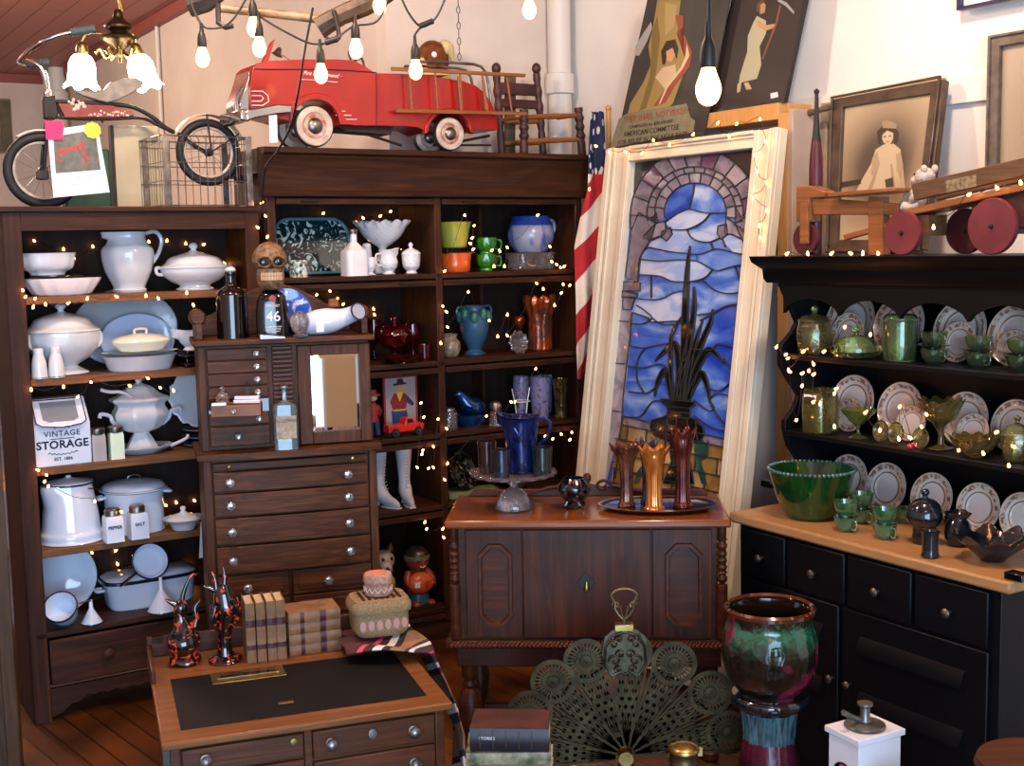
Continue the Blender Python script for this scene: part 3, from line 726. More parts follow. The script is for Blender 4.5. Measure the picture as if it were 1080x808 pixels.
for px, lb, c in ((104, 'square grey glass jar with a metal cap beside the bread bin', 'a4a09e'), (123, 'pale green square glass jar with a metal cap', 'd6e6cf')):
    t, k = item('spice_jar', lb, 'jar', L, px, .07, z3)
    part(t, 'body', MB().lathe(smooth([(0, 0), (9.3, 0), (9.8, 1.5), (9.8, 25), (8, 28.5)], 2), 32, fn=facet(4, .8)), mat('jar '+c, c, .12, coat=.6), k)
    part(t, 'cap', MB().lathe([(8, 28), (8.4, 29), (8.4, 33.5), (7.6, 34.4), (0, 34.6)], 24), M['steel'], k)
t, k = item('ladle_tureen', 'tall octagonal ironstone tureen with a ladle on its own stand', 'tureen', L, 150, .15, z3); k *= .965
oc = facet(8, 1)
part(t, 'underplate', MB().lathe(smooth([(20, 0), (22, 1), (34, 6), (36, 8), (33, 8), (20, 4), (0, 4)], 2), 64, sy=.75, fn=oc), wh, k)
part(t, 'body', MB().lathe(vessel(smooth([(18, 4), (17, 7), (11, 18), (9, 22), (20, 26), (29, 36), (31, 44), (27, 52), (32, 57), (33, 59)], 3)), 64, sy=.75, fn=oc), wh, k)
part(t, 'lid', MB().lathe(smooth([(33, 59), (31, 61), (22, 65), (14, 72), (6, 75), (3, 77), (4, 80), (2, 82), (0, 82)], 3), 64, sy=.75, fn=oc), wh, k)
for s in (-1, 1): part(t, 'handle', handle([(s*22, -2, 30), (s*30, -3, 36), (s*33, -3, 43), (s*42, -3, 46), (s*44, -3, 42)], [3, 3, 3, 2.6, 2.6, 2.4, 2.4, 2.4]+[2.2]*13), wh, k)
part(t, 'ladle', handle([(-8, -12, 60), (-16, -16, 66), (-25, -18, 70), (-36, -18, 71), (-45, -18, 74)], [1.4]*8+[1.9]*13), wh, k)
part(t, 'stand_handle', handle([(28, -12, 6), (36, -14, 9), (45, -15, 13), (47, -15, 17)], 1.8), wh, k)
item1('scalloped_dish', tilt_disc([(0, 0), (14, 0), (28, 5), (30, 6), (28, 7), (12, 1.5), (0, 1.5)], 12, fn=lambda a, i, r, z: (r*(1+.05*cos(14*a)), z)), wh, 'white scalloped dish on edge, half hidden behind the dental cabinet', 'dish', L, 208, .20, z3+.076)
for i in range(5):
    item1('saucer', MB().lathe([(0, 0), (12, 0), (21, 2), (22, 3.2), (12, 1.6), (0, 1.6)], 36), M['glasscl'] if i % 2 else M['greyw'], ['lowest saucer of the stack beside the dental cabinet', 'second saucer up in the stack beside the dental cabinet', 'middle saucer of the stack beside the dental cabinet', 'second saucer from the top of the stack beside the dental cabinet', 'topmost saucer of the stack, holding the scalloped dish'][i], 'saucer', L, 214, .18, z3+.0146*i, group='stacked saucers')
# fourth shelf
t, k = item('coffee_boiler', 'big white enamel coffee boiler with a navy rim and wire bail', 'pot', L, 76, .15, z4)
part(t, 'body', MB().lathe(smooth([(0, 0), (31, 0), (32.5, 3), (32.5, 9), (30, 13), (28, 30), (24.5, 52), (23.5, 61)], 3)+[(0, 61.2)], 48, fn=lambda a, i, r, z: (r*(1+.32*max(0, cos(a-pi-.35))**8*max(0, min(1, (z-38)/18))), z)), en, k)
part(t, 'lid', MB().lathe([(0, 61), (24.5, 61), (24.5, 62.5), (20, 64), (6, 66), (3, 67), (2.5, 69), (0, 69.5)], 40), en, k)
part(t, 'rim', MB().lathe([(24, 59.6), (25, 60), (25, 61.6), (24, 62)], 40, cap=False), M['rim'], k)
part(t, 'bail', handle([(15, -19, 56), (24, -16, 54), (31, -8, 51), (34, 0, 50)], .7, 6), M['iron'], k)
part(t, 'handle', handle([(20, 17, 40), (22, 24, 37), (23, 25, 27), (22, 18, 18)], 1.7), M['rim'], k)
t, k = item('stock_pot', 'white enamel stock pot with a navy-edged lid and side handles', 'pot', L, 143, .185, z4)
part(t, 'body', MB().lathe(smooth([(0, 0), (28, 0), (30, 3), (30, 41), (31, 42.5)], 2)+[(0, 42.6)], 48), en, k)
lid = part(t, 'lid', MB().lathe(smooth([(0, 42.7), (32.5, 43), (33, 45), (28, 50), (12, 53), (0, 54)], 2), 48), en, k)
part(t, 'lid_rim', MB().lathe([(32.3, 42.4), (33.6, 43), (33.6, 44.8), (32.3, 45.3)], 48, cap=False), M['rim'], k)
part(t, 'lid_handle', handle([(-7, -4, 52), (-6, -5, 57), (0, -5, 58.5), (6, -5, 57), (7, -4, 52)], 1), M['steel'], k)
for s in (-1, 1): part(t, 'handle', handle([(s*30, -5, 38), (s*37, -6, 37), (s*38, 3, 37), (s*31, 4, 38)], 1.8), en, k)
for px, lb, s_ in ((120, 'small square white jar lettered PEPPER', 'PEPPER'), (146, 'small square white jar lettered SALT', 'SALT')):
    t, k = item('shaker_jar', lb, 'shaker', L, px, .03, z4)
    part(t, 'body', MB().lathe(smooth([(0, 0), (12.4, 0), (12.8, 1.5), (12.4, 25), (9.5, 27.5)], 2), 32, fn=facet(4, .85)), en, k)
    part(t, 'cap', MB().lathe([(8, 27), (8.2, 33), (7, 35), (0, 35.6)], 24), M['steel'], k)
    lt = text_mb(s_, 4.6, .2, bold=.1); part(t, 'lettering', MB().add([T(0, -9.9, 16) @ UPRIGHT @ v for v in lt.v], lt.f), M['rim'], k)
t, k = item('covered_dish', 'small white covered butter dish with a tall knob on the fourth shelf', 'dish', L, 194, .07, z4)
part(t, 'body', MB().lathe(vessel(smooth([(11, 0), (12, 2), (15, 7), (21, 11), (22, 12)], 2), .9), 36), wh, k)
part(t, 'lid', MB().lathe(smooth([(18, 11), (14, 14), (5, 17), (2.4, 19), (3, 22), (2, 24), (0, 24.5)], 3), 36), wh, k)
item1('cloth_tag', MB().prism([(-2, 0), (5, 1), (3, 38), (1.5, 38)], -.5, .5), M['white'], 'narrow white enamel funnel hanging between the bookcase and dental cabinet', 'funnel', L, 212, -.012, .527)
# bottom shelf
item1('wash_basin', tilt_disc([(0, 0), (22, 0), (30, 6), (36, 9), (37, 10), (35.5, 10.5), (29, 7.5), (21, 1.5), (0, 1.5)], 3), en, 'large round white enamel basin leaning at the back of the bottom shelf', 'basin', L, 64, .272, z5)
def saucepan(label, px, y, z, r, h, tilt, spin, hang, M_, hl=20, lift=0):
    t, k = item('saucepan', label, 'saucepan', L, px, y, z)
    Mx = RZ(spin) @ RX(tilt)
    b = MB().lathe(vessel(smooth([(r*.78, 0), (r*.86, 1), (r*.98, h), (r*1.02, h+1)], 2), .8), 36, M=Mx)
    b2 = MB().lathe([(r*.97, h+.3), (r*1.06, h+.2), (r*1.06, h+1.5), (r*.97, h+1.6)], 36, cap=False, M=Mx)
    c, s = cos(radians(hang)), sin(radians(hang))
    b3 = MB().tube([Mx @ Vector((c*r, s*r, h)), Mx @ Vector((c*(r+5), s*(r+5), h+1)), Mx @ Vector((c*(r+hl), s*(r+hl), h+1))], [2, 1.8, 2.4], 8, flat=.5)
    mz = min(v.z for v in b.v+b3.v+b2.v)-lift
    for q in (b, b2, b3): q.v = [v-Vector((0, 0, mz)) for v in q.v]
    part(t, 'pan', b, en, k); part(t, 'rim', b2, M['rim'], k); part(t, 'handle', b3, M_, k)
saucepan('white enamel saucepan tipped forward at the left of the bottom shelf', 69, .075, z5, 16.5, 20, 52, -25, 10, M['rim'], 14)
t, k = item('roaster', 'long white enamel roaster with a navy-edged flat lid', 'roaster', L, 158, .192, z5)
part(t, 'body', MB().lathe([(0, 0), (42, 0), (44, 3), (46, 27), (47, 28), (0, 28)], 56, sy=.55, fn=lambda a, i, r, z: (r/(abs(cos(a))**4+abs(sin(a))**4)**.25, z)), en, k)
part(t, 'lid', MB().lathe([(0, 28.2), (48.5, 28.2), (49, 30), (42, 34), (12, 36), (0, 36)], 56, sy=.56, fn=lambda a, i, r, z: (r/(abs(cos(a))**4+abs(sin(a))**4)**.25, z)), en, k)
part(t, 'rim', MB().lathe([(46.5, 27), (50.2, 27.6), (50.2, 30.6), (46.5, 31)], 56, sy=.56, cap=False, fn=lambda a, i, r, z: (r/(abs(cos(a))**4+abs(sin(a))**4)**.25, z)), M['rim'], k)
part(t, 'handle', handle([(-47, -5, 20), (-54, -5, 20), (-54, 5, 20), (-47, 5, 20)], 1.6), en, k)
saucepan('white enamel saucepan propped on the roaster lid with its black handle down', 157, .125, z5+.108, 18.5, 9, 68, 0, 212, M['blackgl'], 22)
for px, lb, r, h, y in ((97, 'small white enamel funnel upside down beside the tipped saucepan', 11, 25, .03), (171, 'larger white enamel funnel upside down in front of the roaster', 15, 36, .03)):
    t, k = item('funnel', lb, 'funnel', L, px, y, z5)
    part(t, 'cone', MB().lathe([(r, 0), (r, 1.2), (r*.55, h*.36), (2.2, h*.64), (1.7, h), (0, h)], 28), en, k)
    part(t, 'rim', MB().lathe([(r-.4, -.0), (r+.5, .2), (r+.4, 1.3), (r-.6, 1.2)], 28, cap=False), M['rim'], k)
# ================================================================ things on the dental cabinet
ZT = 1.383
amb = mat('amber brown bottle', '160805', .07, coat=.6, c2='0c0504', scale=3)
t, k = item('brown_bottle', 'squat dark brown bottle with a white stopper on the dental cabinet', 'bottle', S, 246, .14, ZT)
part(t, 'body', MB().lathe(smooth([(0, 0), (15, 0), (16.2, 2), (16.2, 40), (15, 48), (7, 54), (5.2, 57), (5, 66), (6, 67), (6, 69)], 3)+[(0, 69)], 36), amb, k)
part(t, 'stopper', MB().lathe(smooth([(0, 69), (4, 69), (6, 71), (4, 74), (0, 75)], 2), 20), M['white'], k)
t, k = item('skull_bottle', 'black liquor bottle marked 46 with a skull over its neck', 'bottle', S, 288, .09, ZT)
part(t, 'body', MB().lathe(smooth([(0, 0), (15, 0), (16.5, 2), (17, 20), (15.5, 38), (13, 45), (8, 49), (5, 52), (4.6, 60)], 3)+[(0, 60)], 40, sy=.62, fn=lambda a, i, r, z: (r/(abs(cos(a))**2.8+abs(sin(a))**2.8)**(1/2.8), z)), M['blackgl'], k)
lt = MB()
merge(lt, text_mb('46', 15, .15, bold=.1), T(0, -11.1, 22) @ UPRIGHT)
merge(lt, text_mb('WHISKEY', 3.4, .15), T(0, -11.1, 33.5) @ UPRIGHT)
for i in range(3): merge(lt, text_mb('BOURBON WHISKEY'[:14-2*i], 1.9, .12), T(0, -11.2, 11.5-2.4*i) @ UPRIGHT)
part(t, 'lettering', lt, M['paper'], k)
part(t, 'seal', MB().lathe([(0, 0), (3.6, 0), (3.6, .8), (0, 1)], 20, M=T(0, -9.6, 41) @ RX(90)), mat('red wax', '9c2028', .4), k)
bone = mat('aged bone', '8a6f4c', .45, c2='4a3624', scale=60, bump=.0015, bscale=150)
def skull_fn(v):
    x, y, z = v
    if z < 79: x *= max(.62, 1-.026*(79-z)); y = y if y > 0 else y*(1-.004*(79-z))
    if y < 0:
        for ex in (-7, 7):
            d = sqrt(((x-ex)/5.6)**2+((z-79)/4.6)**2)
            if d < 1: y += 9*(1-d**4)
            elif d < 1.4: y -= 1.6*(1-abs(d-1.2)/.2)
        d = sqrt((x/2.4)**2+((z-71.5)/3.6)**2)
        if d < 1: y += 6*(1-d**2)
        for ex in (-10.5, 10.5):
            d = sqrt(((x-ex)/4)**2+((z-70)/4)**2)
            if d < 1: y += 3*(1-d**2)
        if abs(x) < 1.8 and 74 < z < 82: y -= 1.5
    return Vector((x, y, z))
fine = MB().lathe([(18*sin(pi*i/90), -19*cos(pi*i/90)) for i in range(91)], 140, (0, 3, 81), sy=1.12)
fine.v = [skull_fn(v) for v in fine.v]
hd_ = part(t, 'skull', fine, bone, k)
for ex in (-7, 7): part(hd_, 'eye_socket', MB().ball((ex, -6.5, 79), 5, 16, 10, sx=1, sy=.35, sz=.85), M['blackgl'], k)
part(t, 'jaw', MB().lathe(smooth([(0, 50), (9, 50), (13, 54), (14.4, 62), (13.6, 72)], 3)+[(0, 72)], 36, (0, -1, 0), sy=1.05), bone, k)
tt = MB()
for i in range(9):
    a = radians(-90+(i-4)*11)
    tt.box(-1, 1, -.8, .8, 60.2, 64.4, M=T(cos(a)*14.2, -1.2+sin(a)*15.0, 0) @ RZ(math.degrees(a)+90))
    tt.box(-1, 1, -.8, .8, 64.9, 68, M=T(cos(a)*14.2, -1.2+sin(a)*15.0, 0) @ RZ(math.degrees(a)+90))
part(t, 'tooth_row', tt, mat('old teeth', 'c9a98a', .4), k)
part(t, 'glass_eye', MB().ball((7, -12.5, 80), 2.2, 14, 8), M['crystal'], k)
item1('paper_booklet', MB().prism([(-14, 0), (12, 0), (12, 2), (-14, 5)], -8, 4), M['greyw'], 'grey slanted wedge stand in front of the skull bottle', 'stand', S, 288, .018, ZT, bevel=.4, rot=0)
tag(item1('blue_plate', tilt_disc(plate_prof(26, .6, .1), 22), mat('cobalt plate', '2a55b4', .12, coat=.5, c2='c8d4ea', scale=22, lo=.55, hi=.62), 'blue and white plate leaning behind the black 46 bottle', 'plate', S, 303, .218, ZT), None, None)
bl = [(-17, 0), (17, 0)]
for i in range(9): bl.append((17-i*.4, i*2)) if i < 1 else None
item1('leather_hood', MB().lathe(smooth([(0, 0), (31, 0), (30, 8), (24, 25), (12, 40), (0, 45)], 3), 40, sy=.25, fn=lambda a, i, r, z: (r*(1+.03*cos(22*a)), z)), mat('brown pleated leather', '35241c', .5), 'dark brown pleated bonnet standing behind the blue plate', 'bonnet', S, 312, .255, ZT)
item1('dark_bowl', MB().ball((0, 0, 10), 10, 24, 14, sy=.8), M['blackgl'], 'round black glass ball between the 46 bottle and the crystal ball', 'ornament', S, 313, .142, ZT)
item1('crystal_ball', MB().lathe([(8, 0), (8.5, 2), (5, 4), (8, 7), (10, 12), (10.6, 16), (10, 20), (8, 24), (4, 26.5), (0, 27)], 10), M['crystal'], 'faceted crystal ball catching the light on the dental cabinet', 'crystal', S, 317, .040, ZT, flat=True)
t, k = item('hospital_urinal', 'white enamel bedpan flask lying on its side with a round open neck', 'flask', S, 346, .10, ZT)
pth = spline([(-27, 4, 9), (-16, 2, 12), (-4, 0, 14), (8, -2, 15.5), (18, -4, 18), (26, -10, 21.5), (30, -17, 24)], 5)
rad = [5, 8, 10, 11, 12, 12.4, 13, 13.4, 13.6, 13.6, 13.6, 13.5, 13.4, 13, 12.6, 12, 11.4, 10.8, 10.2, 9.8, 9.4, 9.2, 9, 8.8, 8.7, 8.6, 8.6, 8.6, 8.7, 8.8, 8.8][:len(pth)]
b = MB().tube(pth, rad, 24); mz = min(v.z for v in b.v); b.v = [v-Vector((0, 0, mz)) for v in b.v]
part(t, 'body', b, en, k)
e = pth[-1]-Vector((0, 0, mz)); dv = (pth[-1]-pth[-2]).normalized(); Mq = T(*e) @ dv.to_track_quat('Z', 'Y').to_matrix().to_4x4()
part(t, 'rim', MB().lathe([(8, -.4), (9.4, -.4), (9.4, .8), (8, .8)], 28, cap=False, M=Mq), M['rim'], k)
part(t, 'opening', MB().lathe([(0, .35), (8, .35), (8, .3), (0, .3)], 28, M=Mq), mat('grey inside', '9aa4b0', .3), k)
part(t, 'price_tag', MB().prism([(-14, 4), (-6, 4), (-6, 15), (-14, 14)], -13.3, -12.9), M['paper'], k)
item1('wooden_stopper', MB().lathe([(6, 0), (5, 8), (0, 8)], 8), M['orangewood'], 'small orange-brown wooden block lying on the enamel flask', 'block', S, 352, .10, ZT+.1035)
# on the ledge and swing drawer
t, k = item('apothecary_bottle', 'tall pale blue square apothecary bottle with a paper label on the ledge', 'bottle', S, 302, -.003, .9855)
aq = mat('aqua glass', 'a9cfdb', .04, coat=.5, trans=.8)
part(t, 'body', MB().lathe(smooth([(0, 0), (12.6, 0), (13.2, 1.5), (13.2, 42), (10, 48), (3.4, 51), (2.6, 54), (2.6, 64), (3.6, 65), (3.4, 67), (0, 67)], 2), 40, sy=.7, fn=lambda a, i, r, z: (r/(abs(cos(a))**6+abs(sin(a))**6)**(1/6)*.93, z)), aq, k)
part(t, 'paper_label', MB().prism([(-10.5, 12), (10.5, 12), (10.5, 36), (-10.5, 36)], -9.1, -8.8), mat('old label', 'b3a68e', .7, c2='8f8470', scale=60), k)
lt = MB(); merge(lt, text_mb('ALCOHOL', 5, .08), T(0, -9.2, 31) @ UPRIGHT); part(t, 'lettering', lt, M['iron'], k)
part(t, 'blue_liquid', MB().lathe([(0, .8), (11.2, .8), (11.2, 8), (0, 8)], 30, sy=.62), mat('blue crystals', '4a9ab8', .1, trans=.4), k)
zs = za+.0095
def on_drawer(name, label, cat, mb, m, dx, dy, z=zs, rot=0, kk=.0031, **kw):
    a = radians(-10); x = .035+dx*cos(a)-dy*sin(a); y = UB-.10+dx*sin(a)+dy*cos(a)
    return tag(obj(name, sc(mb, kk), m, None, S.w(x, y, z), S.rot+a+radians(rot), **kw), label, cat)
on_drawer('glass_jar', 'small clear lidded glass jar standing in the open swing drawer', 'jar', MB().lathe(smooth([(0, 0), (7.5, 0), (8, 1), (8, 15), (7, 17), (9, 18), (6.4, 22), (3, 25), (2, 28), (3, 30), (0, 32)], 2), 28), M['crystal'], .037, .045)
on_drawer('instrument_box', 'clear ribbed box of white packets lying across the swing drawer', 'box', MB().box(-15, 15, -5, 5, 0, 4).box(-14, 14, -4, 4, 4.4, 8), M['milk'], .122, .045, zs+.036, -8, bevel=.002)
on_drawer('syringe_case', 'flat white packet at the left end of the swing drawer', 'packet', MB().box(-8, 8, -4, 4, 0, 3), M['milk'], .028, -.0, zs+.0355, 5, bevel=.001)
on_drawer('metal_clip', 'small black and chrome clip standing in the swing drawer', 'clip', MB().box(-2, 2, -2, 2, 0, 8).box(-4, 4, -2, 2, 8, 10).tube([(-3, 0, 10), (0, 0, 16), (4, 0, 11)], .8, 6), M['iron'], .125, .045, zs+.063)
# ================================================================ corner bookcase: first row
b1, b2, b3, b4, b5 = BSH[0], BSH[1], BSH[2], BSH[3], BBOT
marble = mat('green black marbled enamel', '10282c', .12, coat=.6, c2='b4ccc8', scale=22, lo=.56, hi=.60, detail=4, dist=2.8)
def rrect(w, h, r, n=8):
    p = []
    for cx, cy, a0 in ((w-r, h-r, 0), (-w+r, h-r, 90), (-w+r, -h+r, 180), (w-r, -h+r, 270)):
        for i in range(n+1):
            a = radians(a0+90*i/n); p.append((cx+r*cos(a), cy+r*sin(a)))
    return p
t, k = item('marbled_tray', 'large green and white marbled enamel tray leaning in the top left bay', 'tray', BK, 331, .26, b1+.004)
Mx = T(0, 0, 30) @ RX(90-14)
part(t, 'tray_face', MB().slab(rrect(41, 29, 17), 0, 1.4, M=Mx), marble, k, bevel=.4)
part(t, 'rim', MB().line2(rrect(41, 29, 17), 3, 0, 3.4, M=Mx, closed=True), mat('pale teal rim', '4d7680', .2, coat=.5), k, bevel=.6)
item1('marbled_tin', MB().lathe(smooth([(0, 0), (9.4, 0), (9.6, 1), (9.6, 17), (9, 18)], 2)+[(0, 18)], 32), mat('pale marbled enamel', '274a46', .15, coat=.5, c2='dfe8dc', scale=40, lo=.4, hi=.55, dist=2), 'small cylinder tin with pale marbled glaze in front of the big tray', 'tin', BK, 315, .13, b1)
t, k = item('stoneware_jug', 'square shouldered white stoneware jug with a narrow neck at the tray corner', 'jug', BK, 374, .055, b1)
part(t, 'body', MB().lathe(smooth([(0, 0), (12.4, 0), (13, 1.5), (13, 24), (10, 28), (3.6, 35), (3.2, 37), (3.2, 46), (4, 47), (3.6, 48.5)], 2)+[(0, 48.5)], 36, fn=lambda a, i, r, z: (r/(abs(cos(a))**5+abs(sin(a))**5)**.2*(.94), z)), M['milk'], k)
part(t, 'metal_cap', MB().lathe([(3.6, 44), (4.4, 44), (4.4, 48.5), (3, 49.6), (0, 49.8)], 16), M['steel'], k)
hob = mat('hobnail milk glass', 'e6e4e6', .15, coat=.5, bump=.004, bscale=110)
item1('compote', MB().lathe(vessel(smooth([(12, 0), (13, 1.5), (7, 5), (4, 10), (4.5, 15), (12, 20), (20, 27), (26, 37), (29, 42)], 3), .9), 84, fn=lambda a, i, r, z: (r*(1+.05*cos(14*a)*max(0, (z-34)/8)), z+1.8*cos(14*a+1.5)*max(0, (z-34)/8))), hob, 'tall ruffled milk glass compote on a stem', 'compote', BK, 404, .20, b1+.052)
item1('glass_box', MB().box(-11, 11, -8, 8, 0, 12.5), M['milk'], 'milk glass block under the ruffled compote foot', 'block', BK, 404, .215, b1, bevel=2)
item1('hobnail_shaker', MB().lathe(smooth([(0, 0), (5, 0), (5.4, 6), (4.6, 13)], 2)+[(4.6, 13), (5, 14), (4, 17), (0, 18)], 20), hob, 'small milk glass hobnail shaker standing behind the little cruet', 'shaker', BK, 387, .20, b1+.062)
item1('tin_riser', MB().box(-5, 5, -5, 5, 0, 15), M['milk'], 'small white riser under the hobnail shaker', 'riser', BK, 387, .20, b1, bevel=1)
item1('egg_cup', MB().lathe(vessel(smooth([(5, 0), (5.5, 1), (2.4, 3), (5, 7), (6, 13), (5.4, 19)], 3), .8), 24), hob, 'milk glass footed egg cup between the jug and the creamer', 'cup', BK, 391, .055, b1)
t, k = item('creamer', 'milk glass hobnail creamer with a flared lip in front of the compote', 'creamer', BK, 410, .09, b1)
part(t, 'body', MB().lathe(vessel(smooth([(6.5, 0), (7, 1), (5, 3), (8.5, 7), (10, 13), (8.6, 19), (9.6, 24), (10.6, 26)], 3), .9), 40, fn=lambda a, i, r, z: (r*(1+(.22*max(0, cos(a))**6 if z > 20 else 0)), z+(2*max(0, cos(a))**4 if z > 23 else 0))), hob, k)
part(t, 'handle', handle([(-8, 0, 22), (-14, 0, 21), (-14, 0, 12), (-8, 0, 9)], 1), hob, k)
t, k = item('sugar_bowl', 'milk glass hobnail sugar bowl with a pointed lid at the right of the bay', 'sugar bowl', BK, 434, .09, b1)
part(t, 'body', MB().lathe(vessel(smooth([(6, 0), (6.5, 1), (5, 3), (8.6, 7), (9.8, 14), (10, 20)], 3), .9), 32), hob, k)
part(t, 'lid', MB().lathe(smooth([(10.3, 20), (10.3, 21.5), (8, 24), (3, 26.5), (1.6, 28), (2.6, 30.5), (0, 33.5)], 3), 32), hob, k)
grn = mat('avocado green bowl', '8f9a3c', .2, coat=.5)
item1('mixing_bowl', MB().lathe(vessel(smooth([(11, 0), (13, 1), (17, 20), (19, 27)], 2)), 40), grn, 'avocado green mixing bowl nested upright above the orange casserole', 'bowl', BK, 479, .12, b1+.105)
item1('casserole', MB().lathe(vessel(smooth([(14, 0), (16, 1.5), (17, 14), (18, 20)], 2)), 40), mat('orange casserole', 'cf5b22', .18, coat=.5), 'orange casserole dish with a pale wheat motif under the green bowl', 'casserole', BK, 480, .12, b1)
item1('wooden_rack', MB().box(-17, 17, -12, 12, 0, 1.5).box(-16, -14, -11, 11, 1.5, 5.6).box(14, 16, -11, 11, 1.5, 5.6), M['wood'], 'dark wooden spacer between the green bowl and orange casserole', 'rack', BK, 480, .12, b1+.081)
gm = mat('green glass mug', '1f6a1c', .12, coat=.6, trans=.25, c2='2f8a24', scale=30)
for dz, lb in ((0, 'lower of the two stacked green faceted mugs'), (18.6, 'upper of the two stacked green faceted mugs')):
    t, k = item('mug', lb, 'mug', BK, 513, .10, b1+dz*.0039, rot=-30, group=None)
    part(t, 'body', MB().lathe(vessel(smooth([(7, 0), (7.4, 1), (6.6, 3.5), (9.6, 7), (10.6, 13), (10.6, 17.8)], 2), .9), 40, fn=lambda a, i, r, z: (r*(1+.05*cos(10*a)*(1 if 5 < z < 14 else 0)), z)), gm, k)
    part(t, 'handle', handle([(9, 0, 15), (15, 0, 14.5), (15, 0, 6), (9, 0, 6)], 1.1), gm, k)
salt = mat('salt glaze blue', '8e98b4', .25, coat=.4, c2='2a4aa0', scale=9, lo=.52, hi=.66, dist=1.0, stretch=(1, 1, .35))
t, k = item('stoneware_pitcher', 'round grey-blue salt glazed stoneware pitcher on a glass block', 'pitcher', BK, 560, .17, b1+.0765)
part(t, 'body', MB().lathe(vessel(smooth([(15, 0), (17, 1.5), (23, 10), (25, 19), (22, 29), (19, 33), (18, 37)], 3)), 44), salt, k)
part(t, 'shoulder_band', MB().lathe([(22.6, 28.6), (19.6, 33), (18.6, 37.6), (19.6, 38), (21, 33), (23.6, 28.6)], 44, cap=False), mat('cobalt band', '22449c', .2, coat=.5), k)
part(t, 'handle', handle([(19, 0, 34), (28, 0, 33), (30, 0, 25), (26, 0, 17), (22, 0, 15)], 1.8), salt, k)
item1('glass_block', MB().lathe([(0, 0), (24, 0), (25, 2), (23, 8), (25, 16), (24, 17.6), (0, 17.6)], 40, sy=.7, fn=lambda a, i, r, z: (r/(abs(cos(a))**6+abs(sin(a))**6)**(1/6)*.95, z)), M['crystal'], 'heavy clear pressed glass box under the stoneware pitcher', 'glass box', BK, 560, .17, b1)
# second row
ruby = mat('ruby glass', '2e0406', .06, coat=.8, c2='5a0a0c', scale=30, trans=.4)
def ruby_item(nm, lb, cat, px, y, prof, seg=28, fn=None, z=b2, lidp=None):
    t, k = item(nm, lb, cat, BK, px, y, z)
    part(t, 'bowl', MB().lathe(vessel(smooth(prof, 3), .9), seg, fn=fn), ruby, k)
    if lidp: part(t, 'lid', MB().lathe(smooth(lidp, 3), seg, fn=fn), ruby, k)
ruby_item('candy_dish', 'ruby glass covered candy dish with a tall finial', 'candy dish', 417, .12, [(11, 0), (12, 1), (3.5, 5), (4, 12), (13, 17), (16, 24), (17, 28)], lidp=[(17.4, 28), (17, 30), (13, 36), (6, 39), (2, 41), (3.4, 45), (2, 48), (0, 49)], fn=flute(16, .06))
ruby_item('goblet', 'ruby glass goblet at the right of the candy dish', 'goblet', 436, .17, [(7, 0), (7, .8), (1.4, 3), (1.4, 14), (6, 19), (8, 28), (7.4, 37)])
ruby_item('goblet', 'ruby glass goblet at the left of the candy dish', 'goblet', 395, .27, [(7, 0), (7, .8), (1.4, 3), (1.4, 14), (6, 19), (8, 30), (7.4, 42)])
ruby_item('tumbler', 'short ruby glass tumbler in front of the goblets by the stile', 'tumbler', 448, .06, [(6, 0), (6.4, 1), (7.6, 17)])
ruby_item('berry_bowl', 'low wide ruby glass bowl with a beaded edge in front of the candy dish', 'bowl', 422, .02, [(8, 0), (9, 1), (18, 6), (21, 8)], fn=flute(24, .05))
item1('pottery_pot', MB().lathe(vessel(smooth([(7, 0), (8, 1), (11, 8), (10.5, 15), (7, 20), (8.5, 24)], 3)), 32), mat('mottled pottery', '5e5a44', .35, c2='a08a72', scale=35, coat=.3), 'small mottled green-brown pottery pot beside the stile', 'pot', BK, 475, .14, b2)
t, k = item('pottery_vase', 'tall matte blue pottery vase with green leaf shoulder and two ear handles', 'vase', BK, 501, .15, b2)
bv = mat('matte blue glaze', '2c5674', .35, coat=.2, c2='1f4862', scale=12)
part(t, 'body', MB().lathe(vessel(smooth([(11, 0), (12, 1.5), (7.5, 5), (8, 8), (13.5, 20), (16, 34), (14.5, 42), (10.5, 47), (11, 52)], 3)), 40), bv, k)
lf = MB()
for i in range(9):
    a = 2*pi*i/9; r_ = 14.8
    lf.ball((cos(a)*r_, sin(a)*r_, 40+3*(i % 2)), 4.6, 10, 6, sz=1.5)
part(t, 'leaf_shoulder', lf, mat('teal leaf glaze', '2f7464', .35, c2='1d5a50', scale=30), k)
for s in (-1, 1): part(t, 'handle', handle([(s*9, 0, 49), (s*18, 0, 51), (s*21, 0, 45), (s*15, 0, 36)], 1.2), bv, k)
cv = carnival('marigold carnival', '5c1f08', 'b5561c'); cvd = carnival('amethyst carnival', '4a2630', '8c5a38')
item1('candlestick', MB().lathe(smooth([(0, 0), (7, 0), (7, 2), (3, 6), (4, 14), (3, 20), (6, 27), (7, 33), (5, 36)], 2)+[(0, 36)], 24), cv, 'marigold carnival glass candlestick behind the little glass basket', 'candlestick', BK, 548, .22, b2)
t, k = item('glass_basket', 'clear pinkish daisy-shaped glass dish standing on edge by the candlestick', 'dish', BK, 545, .075, b2)
part(t, 'dish', tilt_disc([(0, 0), (5, 0), (10, 4), (12, 5), (10, 6), (4, 1.5), (0, 1.5)], 12, fn=lambda a, i, r, z: (r*(1+.08*cos(10*a)), z)), M['crystal'], k)
